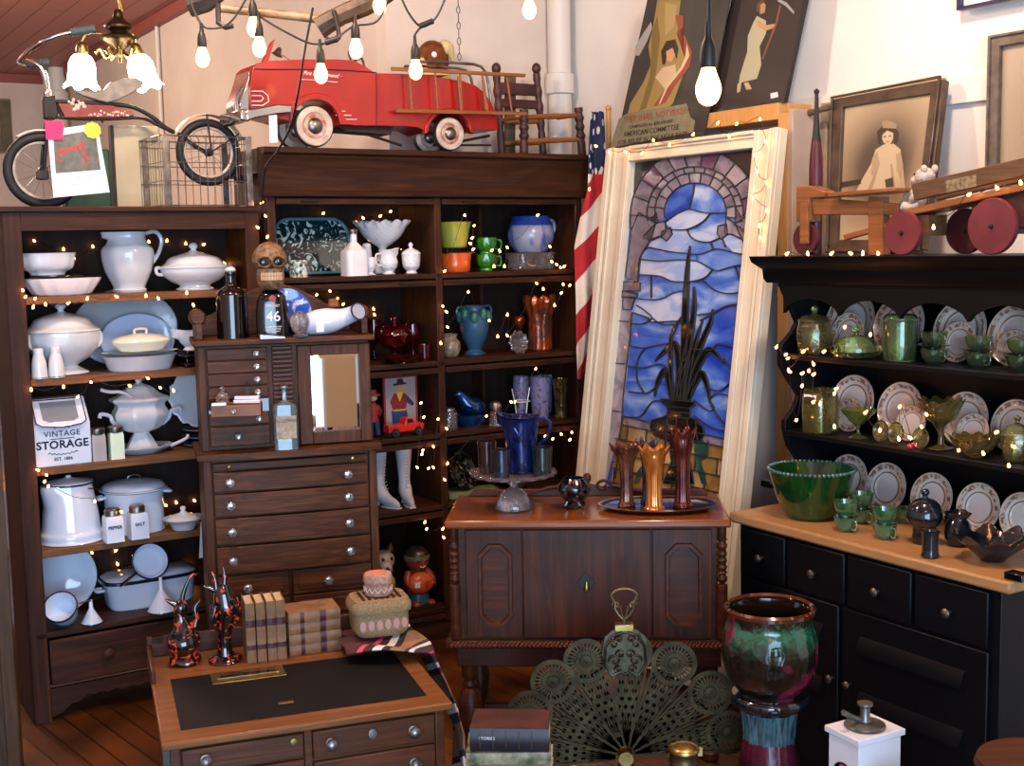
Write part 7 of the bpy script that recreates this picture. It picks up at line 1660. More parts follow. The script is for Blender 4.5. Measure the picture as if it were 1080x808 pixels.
for pts, m_ in (([(352, 432), (318, 440), (270, 490), (300, 505), (345, 484), (356, 470)], glil), ([(578, 420), (610, 440), (662, 490), (640, 502), (600, 480), (572, 478)], glil), ([(318, 440), (255, 400), (225, 470), (205, 640), (250, 660), (262, 560), (288, 520), (300, 500)], gmau), ([(610, 440), (680, 400), (705, 470), (705, 640), (662, 650), (662, 560), (640, 505)], gmau),
               ([(300, 425), (320, 400), (325, 438)], gplum), ([(612, 380), (640, 430), (612, 440)], gplum), ([(340, 470), (372, 455), (378, 480), (358, 505), (338, 492)], gmau), ([(548, 450), (580, 442), (584, 478), (560, 500), (546, 480)], gmau)):
    pane('arch_piece', pts, m_, 3, c5); leads.append([U(*c5(*p)) for p in pts+[pts[0]]])
# column with capital on the left, small capital on the right
for pts, cv_ in (([(200, 655), (258, 660), (258, 690), (198, 690)], c5), ([(190, 690), (250, 700), (246, 716), (190, 712)], c5), ([(196, 714), (240, 718), (226, 760), (196, 760)], c5), ([(640, 690), (662, 690), (662, 730), (645, 725)], c5)):
    pane('capital', pts, gmau, 4, cv_); leads.append([U(*cv_(*p)) for p in pts+[pts[0]]])
pane('column_shaft', [(178, 20), (222, 30), (205, 210), (182, 420), (125, 640), (120, 400)], glil, 2, c6)
leads.append([U(*c6(*p)) for p in ((220, 30), (212, 130), (200, 230), (190, 320), (183, 420), (160, 620))])
for y in (60, 210, 380, 560): leads.append([U(*c6(150, y)), U(*c6(215-y*.1, y+4))])
# brick wall of glass
cop = [(188, 400), (592, 490), (592, 520), (186, 430)]
pane('coping_glass', cop, gmau, 2, c6); leads.append([U(*c6(*p)) for p in cop+[cop[0]]])
a_ = U(*c6(185, 430)); b_ = U(*c6(590, 520))
rowh = .062; brickw = .125
for r_ in range(8):
    v1 = a_[1]-r_*rowh; v0 = v1-rowh
    if v0 < .3: break
    off = (r_ % 2)*brickw/2; x = gi0-off
    sh_ = (b_[1]-a_[1])*0
    while x < gi1:
        xa_, xb2 = max(x, gi0+.045), min(x+brickw, gi1)
        if xb2 > xa_+.005:
            obj('brick_glass', MB().box(xa_, xb2, v0, v1, -.0115, -.0098), [gtan, gtan2][int(x*37+r_*3) % 2], t, flat=True)
            leads.append([(xb2, v0), (xb2, v1)])
        x += brickw
    leads.append([(gi0+.045, v0), (gi1, v0)])
# urn and plant
for nm, pts in (('urn_glass', [(322, 338), (440, 350), (441, 362), (428, 368), (425, 402), (440, 410), (472, 440), (476, 470), (460, 490), (430, 497), (350, 492), (300, 470), (284, 440), (290, 415), (330, 402), (345, 395), (346, 366), (326, 352)]), ('urn_glass', [(352, 492), (430, 497), (425, 560), (440, 640), (330, 640), (360, 560)])):
    pane(nm, pts, gblk, 4, c6); leads.append([U(*c6(*p)) for p in pts+[pts[0]]])
for a, b2_ in (((346, 366), (428, 372)), ((344, 382), (426, 390)), ((340, 400), (430, 408)), ((345, 405), (338, 490)), ((378, 406), (376, 494)), ((415, 408), (425, 494)), ((322, 408), (308, 470)), ((445, 412), (452, 488))):
    leads.append([U(*c6(*a)), U(*c6(*b2_))])
def leaf(pts, w, conv):
    uv = [Vector(U(*conv(*p)) ) for p in pts]; P3_ = spline([(p.x, p.y, 0) for p in uv], 5); n = len(P3_); Lf = []; Rt = []
    for i, p in enumerate(P3_):
        d = (P3_[min(i+1, n-1)]-P3_[max(i-1, 0)]).normalized(); u_ = i/(n-1); ww = w*(sin(pi*min(1, u_*.9+.12)))**.8/2
        Lf.append((p.x-d.y*ww, p.y+d.x*ww)); Rt.append((p.x+d.y*ww, p.y-d.x*ww))
    poly = Lf+Rt[::-1]; z0 = -.012+5*.0012
    obj('leaf_glass', MB().slab(poly, z0, z0+.0012), gblk, t, flat=True); leads.append(poly+[poly[0]])
for pts, w in (([(365, 345), (358, 250), (356, 160), (365, 100), (400, 40)], .02), ([(380, 345), (398, 240), (405, 130), (410, -20), (418, -140), (425, -205)], .035), ([(395, 345), (405, 220), (425, 120), (440, 10), (438, -60)], .03), ([(405, 345), (425, 230), (440, 150), (470, 60)], .022), ([(372, 345), (385, 250), (375, 150), (345, 160), (300, 205)], .028), ([(410, 345), (430, 230), (470, 130), (500, 60), (505, 20)], .026), ([(420, 345), (440, 260), (470, 190), (500, 165), (545, 210)], .03), ([(418, 345), (440, 290), (465, 250), (485, 290), (497, 355)], .028), ([(360, 345), (350, 280), (335, 240), (310, 280), (300, 330)], .028), ([(390, 345), (385, 270), (400, 220), (420, 190)], .024)):
    leaf(pts, w, c6)
pane('scroll_glass', [(440, 500), (470, 485), (492, 510), (490, 545), (462, 560), (475, 600), (485, 645), (465, 640), (445, 570), (440, 530)], ggrn, 3, c6)
pane('scroll_glass', [(225, 640), (235, 600), (262, 565), (280, 560), (262, 600), (240, 638)], ggrn, 3, c6)
# wandering lead lines of the sky
for l in ([(575, 400), (520, 402), (480, 397), (440, 387), (400, 402), (350, 432)], [(440, 387), (455, 330), (459, 292)], [(372, 462), (430, 463), (490, 435), (518, 403)], [(432, 463), (455, 498), (510, 510), (552, 495)], [(295, 530), (370, 545), (420, 550), (480, 555), (540, 535), (600, 547), (658, 562)], [(520, 510), (530, 535)], [(565, 500), (575, 528)], [(257, 574), (330, 580), (400, 575), (470, 580), (520, 608), (545, 616), (600, 600), (660, 590)], [(252, 630), (330, 635), (380, 655), (450, 655), (500, 640), (525, 613)], [(495, 655), (540, 690), (600, 700), (655, 685)], [(455, 655), (500, 655)], [(250, 720), (330, 722), (385, 697), (440, 690)], [(300, 635), (300, 716)], [(230, 770), (290, 790), (300, 806), (420, 800)], [(470, 780), (530, 770), (580, 745), (655, 735)], [(610, 600), (640, 680)], [(285, 525), (258, 570), (250, 660)], [(345, 484), (300, 500), (285, 525)], [(600, 482), (640, 503), (658, 560), (660, 700)]):
    leads.append([U(*c5(*p)) for p in spline([(a, b, 0) for a, b in l], 4) for p in [(p.x, p.y)]])
for l in ([(215, 70), (255, 72), (290, 52), (265, 25), (235, 5)], [(290, 50), (330, 75), (390, 70)], [(212, 150), (260, 158), (300, 150), (355, 140)], [(205, 222), (260, 228), (320, 215), (350, 240)], [(205, 312), (270, 318), (300, 300), (320, 280)], [(195, 402), (250, 400), (290, 350), (330, 345)], [(265, 160), (240, 200), (238, 270), (262, 318)], [(430, 160), (500, 165), (520, 145), (560, 150), (610, 170)], [(545, 195), (570, 230), (605, 250)], [(490, 300), (530, 310), (570, 280), (604, 265)], [(440, 345), (490, 380), (510, 370), (495, 340), (530, 320), (600, 340)], [(500, 360), (540, 420), (588, 445)], [(460, 60), (500, 40), (560, 10), (620, 20)], [(440, 400), (500, 440), (560, 455)]):
    leads.append([U(*c6(*p)) for p in spline([(a, b, 0) for a, b in l], 4) for p in [(p.x, p.y)]])
lm = MB()
for l in leads:
    l = [(min(max(x, gi0), gi1), min(max(y, .3), giv)) for x, y in l]
    if len(l) > 1: lm.line2(l, .0038, -.012, -.0035)
obj('lead_came', lm, mat('lead came', '4c4c4a', .4, .6), t, flat=True)
# casing of rough boards behind the window
XC = R.x(832, .50, 1.9)
cs = thing('board_casing', 'rough pine board casing standing behind the stained glass window', 'casing', R, XC, .518, 0)
obj('end_board', MB().box(-.022, 0, .0, .175, 0, 2.165), mat('whitewashed board', 'b6a496', .6, c2='a89484', scale=5), cs, bevel=.002)
obj('front_board', MB().box(-.075, -.0225, .0, .022, 0, 2.155), M['pine'], cs, bevel=.002)
obj('back_board', MB().box(0.0005, .03, .14, .17, 0, 2.19), mat('old green-grey board', '7c7466', .7, c2='a09078', scale=14), cs, bevel=.002)
ztr = R.pv(780, 122, .50)[1]
obj('top_board', MB().box(R.x(741, .50, ztr)-XC, -.0755, .0, .17, ztr-.03, ztr+.03), M['pine'], cs, bevel=.003)
# ================================================================ posters on the casing
PO = Plane(R.w(0, .498, R.pv(690, 158, .498)[1]), R.a, Vector((0, 0, 1))+R.b*.12)
PQ = Plane(R.w(0, .54, ztr+.031), R.a, Vector((0, 0, 1))+R.b*.12)
def c4(X, Y): return (620+X/3.671, Y/3.671)
def flatthing(name, label, cat, plane, O_uv, th, m, poly, group=None):
    """poly in plane uv; the object's origin sits at O_uv"""
    Mx = plane.matrix() @ T(O_uv[0], O_uv[1], 0)
    b = MB().slab([(x-O_uv[0], y-O_uv[1]) for x, y in poly], -th, 0)
    o = obj(name, b, m, None, M=Mx); return tag(o, label, cat, group)
def drawn(root, plane, O_uv, nm, pts, m, lay, conv):
    uv = [plane.uv(*conv(*p)) for p in pts]; z = .0003+lay*.0005
    return obj(nm, MB().slab([(x-O_uv[0], y-O_uv[1]) for x, y in uv], z-.0005, z), m, root, flat=True)
A = [PO.uv(*p) for p in ((648, 151), (684, -6), (775, -30), (742, 138))]
A = [(A[0][0], 0.0), (A[1][0]+.0, A[1][1]), (A[2][0], A[2][1]), (A[3][0], .0)]
Od = (A[0][0], 0)
p1 = flatthing('war_relief_poster', 'dark vintage relief poster reading THEY SHALL NOT PERISH', 'poster', PO, Od, .006, mat('poster dark ground', '3c3a34', .6, c2='2e2d2a', scale=6), A)
def m1(n_, c, c_=None): return mat(n_, c, .6, c2=c_ or c, scale=30)
for lay, nm, c, pts in ((1, 'printed_gown', '94804a', [(270, 0), (360, 0), (350, 80), (370, 130), (385, 160), (380, 260), (330, 400), (300, 430), (155, 440), (165, 400), (215, 320), (245, 250), (235, 180), (250, 120)]), (2, 'printed_gown_fold', '756335', [(250, 120), (270, 60), (280, 150), (262, 300), (225, 420), (200, 430), (240, 300)]), (2, 'printed_gown_fold', 'a8925c', [(300, 10), (345, 20), (335, 100), (300, 140)]),
                        (3, 'printed_striped_cloth', '8c4630', [(340, 60), (370, 60), (372, 100), (345, 130), (380, 150), (405, 200), (395, 260), (340, 330), (300, 400), (255, 412), (290, 360), (350, 280), (375, 220), (360, 160)]), (4, 'printed_cream_stripe', 'cdb58c', [(385, 170), (395, 215), (370, 265), (310, 340), (282, 400), (275, 405), (305, 335), (360, 262), (380, 215)]), (3, 'printed_figure_dress', 'c2aa84', [(290, 262), (340, 250), (345, 300), (300, 345), (262, 300)]),
                        (4, 'printed_hair', '33241c', [(290, 250), (285, 200), (305, 160), (340, 152), (352, 190), (345, 230), (330, 190), (310, 200), (300, 250)]), (5, 'printed_face', 'c09468', [(305, 200), (330, 185), (340, 215), (325, 240), (308, 235)]), (2, 'printed_flowers', '9c9a94', [(185, 180), (215, 130), (245, 85), (250, 110), (230, 160), (200, 215), (182, 215)])):
    drawn(p1, PO, Od, nm, pts, m1('poster '+c, c), lay, c4)
car_ = [PO.uv(*c4(*p)) for p in ((100, 548), (125, 455), (150, 445), (385, 402), (398, 460), (440, 480), (430, 520), (385, 500))]
crt = drawn(p1, PO, Od, 'cartouche', [(88, 572), (122, 462), (152, 440), (385, 402), (400, 455), (418, 468), (410, 512)], m1('cartouche green', '7d7b60', '6f6e58'), 6, c4)
def txt_on(root, plane, Od, s, pxy, h, col, ang=0, bold=.0, w=None):
    if w: w = abs(plane.uv(*c4(pxy[0]+w/kp/2, pxy[1]))[0]-plane.uv(*c4(pxy[0]-w/kp/2, pxy[1]))[0])*.92
    u_, v_ = plane.uv(*c4(*pxy)); tb = text_mb(s, h, .0003, bold=bold)
    if w:
        ww = max(v.x for v in tb.v)-min(v.x for v in tb.v); f_ = w/ww; tb.v = [Vector((v.x*f_, v.y, v.z)) for v in tb.v]
    obj('lettering', MB().add([T(u_-Od[0], v_-Od[1], .004) @ RZ(ang) @ v for v in tb.v], tb.f), mat('ink '+col, col, .6), root)
kp = 3.9/FL/3.671
txt_on(p1, PO, Od, 'THEY SHALL NOT PERISH', (262, 448), .036, '8c4a34', 0, .0005, 270*kp)
txt_on(p1, PO, Od, 'CAMPAIGN for $30,000,000', (245, 482), .019, '2c2c22', 0, .0001, 180*kp)
txt_on(p1, PO, Od, 'AMERICAN COMMITTEE', (245, 508), .030, '2c2c22', 0, .0003, 230*kp)
txt_on(p1, PO, Od, 'FOR RELIEF IN THE NEAR EAST', (248, 538), .027, '2c2c22', 0, .0003, 290*kp)
B_ = [PQ.uv(*p) for p in ((746, 130), (776, -10), (858, -40), (827, 108))]
bl0 = min(B_[0][1], B_[3][1]); B_ = [(B_[0][0], .004), B_[1], B_[2], (B_[3][0], .004)]
Od2 = (B_[0][0], .004)
p2_ = flatthing('framed_print', 'dark print of a girl in a pale dress holding a staff, in a thin frame', 'print', PQ, Od2, .012, mat('print ground', '221c1a', .5, c2='2c221e', scale=5), [(x, y) for x, y in B_])
b = MB(); b.line2([(x-Od2[0], y-Od2[1]) for x, y in B_], .014, -.012, .006, closed=True); obj('frame', b, mat('thin black frame', '1a1614', .4), p2_)
for lay, nm, c, pts in ((1, 'printed_dress', 'a3a184', [(640, 90), (655, 62), (690, 80), (690, 130), (665, 180), (672, 250), (655, 305), (585, 322), (590, 290), (618, 200), (620, 140)]), (2, 'printed_arm', 'a8875e', [(655, 75), (690, 98), (725, 92), (728, 105), (690, 120), (660, 105)]), (2, 'printed_head', 'a07c58', [(662, 20), (678, 5), (690, 20), (686, 48), (668, 56)]), (3, 'printed_hair', '5a3a22', [(655, 45), (655, 15), (680, -2), (688, 8), (668, 18), (668, 50)]), (2, 'printed_staff', '6a4a38', [(742, 20), (750, 22), (735, 90), (680, 230), (674, 228), (728, 85)]), (2, 'printed_foot', 'b49a78', [(580, 325), (596, 318), (590, 355), (578, 360)]), (2, 'printed_foot', 'b49a78', [(605, 322), (622, 318), (636, 345), (615, 348)]), (2, 'printed_arc', '8c8c90', [(740, -5), (770, 10), (800, 45), (798, 55), (765, 22), (735, 5)]), (3, 'price_label', 'dcdce4', [(708, 362), (736, 356), (738, 376), (710, 382)])):
    drawn(p2_, PQ, Od2, nm, pts, m1('print '+c, c), lay, c4)
# ================================================================ hutch top and right wall
Zh = HTOP
def c7(X, Y): return (820+X/2.885, Y/2.885)
PG = Plane(R.w(0, .50, Zh), R.a, Vector((0, 0, 1))+R.b*.25)
G = [PG.uv(*c7(*p)) for p in ((156, 800), (176, 300), (508, 235), (440, 790))]
G[0] = (G[0][0], .003); G[3] = (G[3][0], .003)
G2 = [PG.uv(*c7(*p)) for p in ((175, 760), (208, 335), (483, 297), (425, 760))]
G2[0] = (G2[0][0], .05); G2[3] = (G2[3][0], .05)
Og = G[0]
gp = flatthing('framed_photograph', 'sepia photograph of a small girl in white, in a dark frame leaning on the wall', 'picture', PG, Og, .012, mat('sepia ground', 'a8906c', .5, c2='b9a27c', scale=3), G)
b = MB(); mid = [((a[0]+c[0])/2-Og[0], (a[1]+c[1])/2-Og[1]) for a, c in zip(G, G2)]; fw_ = abs(G2[1][0]-G[1][0])
b.line2(mid, fw_*1.0, -.012, .016, closed=True); mid2 = [(a[0]*.93+c[0]*.07-Og[0], a[1]*.93+c[1]*.07-Og[1]) for a, c in zip(G, G2)]; b.line2(mid2, .012, .016, .026, closed=True)
obj('frame', b, mat('dark carved frame', '33271f', .4, c2='4c3d30', scale=20, coat=.2), gp, bevel=.002)
cx, cy = PG.uv(*c7(335, 480))
def vig_mat(cx, cy, rx, ry, st):
    m, nt, b = newmat('photograph tone'); tc = nt.nodes.new('ShaderNodeTexCoord'); mp = nt.nodes.new('ShaderNodeMapping'); mp.inputs['Location'].default_value = (-cx/rx, -cy/ry, 0); mp.inputs['Scale'].default_value = (1/rx, 1/ry, 0)
    gr_ = nt.nodes.new('ShaderNodeTexGradient'); gr_.gradient_type = 'SPHERICAL'; c_ = nt.nodes.new('ShaderNodeValToRGB'); e = c_.color_ramp.elements
    while len(e) < len(st): e.new(.5)
    for el, (p_, k_) in zip(e, st): el.position = p_; el.color = lin(k_)
    nt.links.new(tc.outputs['Object'], mp.inputs[0]); nt.links.new(mp.outputs[0], gr_.inputs[0]); nt.links.new(gr_.outputs[0], c_.inputs[0]); nt.links.new(c_.outputs[0], b.inputs['Base Color']); b.inputs['Roughness'].default_value = .35; return m
ins = [(a[0]*.06+c[0]*.94-Og[0], a[1]*.06+c[1]*.94-Og[1]) for a, c in zip(G, G2)]
obj('photo_print', MB().slab(ins, .0002, .0008), vig_mat(cx-Og[0]-.02, cy-Og[1]-.02, .24, .27, [(0, 'a8977c'), (.35, '85765e'), (.62, '4f463a'), (1, '40382e')]), gp, flat=True)
for lay, nm, c, pts in ((3, 'printed_dress', 'b3a385', [(300, 455), (325, 440), (355, 438), (375, 455), (382, 500), (390, 580), (330, 590), (240, 582), (262, 540), (285, 500)]), (4, 'printed_face', 'b8a687', [(320, 412), (335, 398), (353, 405), (353, 422), (346, 436), (336, 442), (325, 434), (320, 424)]), (5, 'printed_eyes', '4a4034', [(325, 415), (332, 414), (332, 418), (325, 419)]), (5, 'printed_eyes', '4a4034', [(340, 413), (347, 412), (347, 416), (340, 417)]), (5, 'printed_mouth', '7a6450', [(332, 431), (341, 430), (341, 433), (332, 434)]), (4, 'printed_sleeve', '9c8c70', [(290, 480), (305, 462), (312, 500), (300, 540), (285, 530)]), (4, 'printed_sleeve', '9c8c70', [(362, 470), (376, 462), (384, 505), (376, 545), (364, 520)]), (4, 'printed_fold', '948468', [(300, 520), (306, 520), (285, 588), (272, 586)]), (4, 'printed_fold', '948468', [(345, 500), (350, 500), (362, 588), (352, 588)]), (4, 'printed_bow', '8c7c60', [(318, 372), (335, 365), (365, 378), (362, 392), (322, 390)]), (3, 'printed_hair', '382e26', [(308, 440), (304, 400), (325, 380), (355, 382), (370, 405), (366, 435), (355, 440), (356, 405), (335, 396), (318, 408), (316, 440)]), (4, 'printed_chair', '30261f', [(195, 555), (255, 545), (255, 560), (195, 572)]), (5, 'printed_hands', '3c3028', [(328, 548), (352, 540), (355, 568), (332, 572)])):
    drawn(gp, PG, Og, nm, pts, m1('sepia '+c, c), lay, c7)
# picture frames on the wall at the right edge
PW = Plane(R.w(0, .685, 0), R.a, Vector((0, 0, 1)))
def wallpic(name, label, outer, inner, framem, groundm):
    o_ = [PW.uv(*p) for p in outer]; i_ = [PW.uv(*p) for p in inner]
    xa, xb, ya, yb3 = min(p[0] for p in o_), max(p[0] for p in o_), min(p[1] for p in o_), max(p[1] for p in o_)
    O2 = (xa, ya); r_ = flatthing(name, label, 'picture', PW, O2, .006, groundm, [(xa, ya), (xb, ya), (xb, yb3), (xa, yb3)])
    w_ = abs(i_[0][0]-o_[0][0]); b = MB(); h = w_/2
    b.line2([(h, h), (xb-xa-h, h), (xb-xa-h, yb3-ya-h), (h, yb3-ya-h)], w_, 0, .02, closed=True)
    b.line2([(.006, .006), (xb-xa-.006, .006), (xb-xa-.006, yb3-ya-.006), (.006, yb3-ya-.006)], .012, .02, .028, closed=True)
    obj('frame', b, framem, r_, bevel=.002); globals()['PH'] = yb3-ya; return r_, O2
kk_ = PW.uv(1047, 36); km_ = PW.uv(1047, 176)
r_, O2 = wallpic('framed_portrait', 'large sepia portrait in a grey-brown carved frame at the right edge', ((1047, 38), (1047, 196), (1180, 150)), ((1060, 44), (1060, 175)), mat('grey brown frame', '4e453c', .5, c2='6a5f52', scale=25), mat('sepia mist', '94836a', .5, c2='a3937a', scale=2))
obj('portrait_print', MB().slab([(.055, .055), (.60, .055), (.60, PH-.05), (.055, PH-.05)], .0002, .0008), vig_mat(.33, .20, .30, .42, [(0, 'a39480'), (.4, '8c7c66'), (.75, '453a2e'), (1, '30281f')]), r_, flat=True)
r_, O2 = wallpic('framed_certificate', 'white certificate in a dark violet frame at the top right corner', ((1016, 12), (1016, -110), (1180, -30)), ((1020, 12), (1020, -100)), mat('dark violet frame', '1e1a40', .35, coat=.3), M['paper'])
for i in range(5): obj('printed_word', MB().box(.035+i*.022, .045+i*.022+.004*(i % 2), .030, .046, .0002, .0006), M['iron'], r_)
# exercise club, peg and red wooden wagons
def on_top(px, y): return R.x(px, y, Zh)
mar = mat('maroon wheel paint', '48202a', .4, c2='4a1419', scale=10)
Yw = .20
xw = on_top(880, Yw); q = local(R, Yw, xw, Zh)
def QW(l): return [q(*c7(*p)) for p in l]
t = thing('wooden_scooter', 'home-made honey pine scooter wagon with maroon disc wheels', 'toy wagon', R, xw, Yw, Zh+.001)
ow = M['orangewood']
obj('front_block', MB().prism(QW([(70, 568), (112, 566), (160, 585), (155, 602), (112, 604), (112, 676), (70, 676)]), -.02, .03), ow, t, bevel=.003)
obj('beam', MB().prism(QW([(112, 602), (375, 622), (378, 650), (365, 655), (115, 655)]), -.012, .02), ow, t, bevel=.003)
obj('seat_board', MB().prism(QW([(185, 588), (388, 572), (390, 584), (186, 602)]), -.05, .06), ow, t, bevel=.003)
obj('brace', MB().prism(QW([(205, 716), (335, 680), (338, 695), (210, 732)]), -.01, .01), ow, t, bevel=.002)
obj('rear_post', MB().prism(QW([(285, 600), (328, 600), (332, 778), (285, 778)]), -.015, .02), ow, t, bevel=.003)
obj('fork_board', MB().prism(QW([(90, 618), (113, 618), (113, 742), (90, 742)]), -.034, -.022), M['ladder'], t, bevel=.002)
kw = R.k(xw, Yw, Zh)
def disc_wheel(t, X, r, y0, m=mar, q=q):
    cx, cz = q(*c7(X, 700)); r = r/2.885*kw
    w_ = obj('wheel', MB().lathe([(0, -.009), (r*.97, -.009), (r, -.005), (r, .005), (r*.97, .009), (0, .009)], 40, M=T(cx, y0, r+.0005) @ RX(90)), m, t)
    obj('axle_nut', MB().lathe([(0, 0), (.007, 0), (.006, .006), (0, .008)], 8, M=T(cx, y0-.009, r+.0005) @ RX(90)), M['iron'], w_)
    return cx, r
disc_wheel(t, 92, 50, -.006); disc_wheel(t, 310, 36, .05)
q_ = q
xw2 = on_top(1010, Yw); q2 = local(R, Yw, xw2, Zh)
t = thing('pull_wagon', 'long weathered plank pull wagon on red disc wheels', 'toy wagon', R, xw2, Yw, Zh+.001)
def QV(l): return [q2(*c7(*p)) for p in l]
gw = wood('grey brown plank', '6a4e34', '4e3826', .6, 'x', 8, 0)
a0, a1 = q2(*c7(435, 588)), q2(*c7(830, 500))
obj('side_plank', MB().prism(QV([(430, 562), (830, 468), (830, 525), (440, 612)]), -.035, -.018), gw, t, bevel=.003)
obj('side_plank', MB().prism(QV([(430, 562), (830, 468), (830, 525), (440, 612)]), .06, .075), gw, t, bevel=.003)
obj('deck', MB().prism(QV([(400, 640), (830, 545), (830, 568), (400, 662)]), -.03, .07), ow, t, bevel=.003)
obj('worn_label', MB().prism(QV([(537, 552), (630, 532), (632, 568), (540, 588)]), -.037, -.035), mat('worn paper label', '8a7a5c', .7, c2='5a4a36', scale=80), t)
obj('hanger_block', MB().prism(QV([(590, 600), (830, 560), (830, 690), (665, 700), (600, 660)]), -.01, .05), M['redwood'], t, bevel=.003)
redw = mat('red wheel paint', '6c2a30', .45, c2='5c2228', scale=10)
disc_wheel(t, 415, 62, -.045, redw, q2); disc_wheel(t, 515, 64, .085, mar, q2); disc_wheel(t, 688, 74, -.045, redw, q2); disc_wheel(t, 760, 60, .09, M['rubber'], q2)
for X, r in ((448, 60), (700, 60)):
    cx, cz = q2(*c7(X, 700))
    obj('axle', MB().box(cx-.03, cx+.03, -.02, .06, .055, .115).tube([(cx, -.04, .07), (cx, .08, .07)], .006, 8), gw, t)
# club standing on the scooter's seat end
xq, zq = R.pv(*c7(112, 562), .24)
t = thing('exercise_club', 'turned wooden exercise club with a maroon body and dark neck', 'club', R, on_top(860, .26), .26, Zh+.001)
kq2 = R.k(xq, .26, Zh)
obj('body', sc(MB().lathe(smooth([(0, 0), (5.5, 0), (6.5, 4), (6.8, 30), (7, 60), (7.2, 90), (6, 110), (5, 118)], 3)+[(0, 118)], 24), kq2), mar, t)
obj('neck', sc(MB().lathe(smooth([(5, 118), (3.6, 130), (2.4, 150), (2, 166), (3, 170), (0, 173)], 3), 20), kq2), M['iron'], t)
# wooden peg in the casing end board
a = R.pv(*c7(66, 348), .60); tpeg = MB()
pa_ = R.w(XC+.002, .60, a[1]); d_ = R.a*.16+Vector((0, 0, .012))
o = obj('wooden_peg', MB().tube([Vector((0, 0, 0)), Vector((.01, 0, .001)), Vector((.03, 0, .003)), Vector((.085, 0, .009)), Vector((.105, 0, .011))], [.013, .012, .009, .011, .008], 14), M['grey_wood'], None, pa_, R.rot); tag(o, 'turned grey wooden peg sticking out of the board casing', 'peg')
# teddy bear on the wagon
xb4, zb4 = R.pv(*c7(425, 640), .16); 
t = thing('teddy_bear', 'small cream teddy bear sitting on the front of the plank wagon', 'teddy bear', R, R.x(*(969, .24, zb4)), .24, zb4+.008, -10)
kt = R.k(xb4, .155, Zh); fur = mat('cream fur', 'c6bcb2', .95, c2='aea297', scale=60, bump=.003, bscale=260)
obj('body', sc(MB().ball((0, 0, 12), 9, 20, 12, sz=1.25), kt), fur, t)
hd2 = obj('head', sc(MB().ball((9, 0, 33), 10, 24, 14, sx=1.15), kt), fur, t)
obj('muzzle', sc(MB().ball((-2, -4, 30), 4.6, 14, 10, sx=1.2), kt), fur, hd2)
obj('nose', sc(MB().ball((-6.5, -5, 31), 1.8, 10, 6), kt), M['blackgl'], hd2)
for x, y in ((7, -8.5), (2, -8)): obj('eye', sc(MB().ball((x, y, 36), 1.1, 8, 6), kt), M['blackgl'], hd2)
for x, y in ((14, -6), (18, 5)): obj('ear', sc(MB().ball((x, y, 41), 4.4, 12, 8, sy=.6), kt), fur, hd2)
obj('arm', sc(MB().tube(spline([(-4, -4, 18), (-12, -6, 14), (-14, -7, 8)], 4), [3.6, 3.8, 3.8, 3.8, 3.8, 3.8, 3.6, 3.2, 2.6], 12), kt), fur, t)
obj('arm', sc(MB().tube(spline([(6, -4, 18), (4, -10, 12), (0, -12, 8)], 4), [3.6, 3.8, 3.8, 3.8, 3.8, 3.8, 3.6, 3.2, 2.6], 12), kt), fur, t)
obj('leg', sc(MB().tube(spline([(-3, -3, 3), (-12, -7, 2), (-21, -9, 4)], 4), [5, 5, 5, 5, 5, 5, 5.2, 5.4, 4], 14), kt), fur, t)
obj('leg', sc(MB().tube(spline([(4, -4, 3), (-2, -11, 1), (-8, -17, 3)], 4), [5, 5, 5, 5, 5, 5, 5.2, 5.4, 4], 14), kt), fur, t)
obj('ribbon', sc(MB().lathe([(5, 23), (6.6, 23.6), (6.4, 25), (5, 25.4)], 20, (3, 0, 0), cap=False).tube([(0, -6, 24), (-3, -8, 16)], .6, 5).tube([(2, -6, 24), (3, -9, 17)], .6, 5), kt), M['milk'], t)
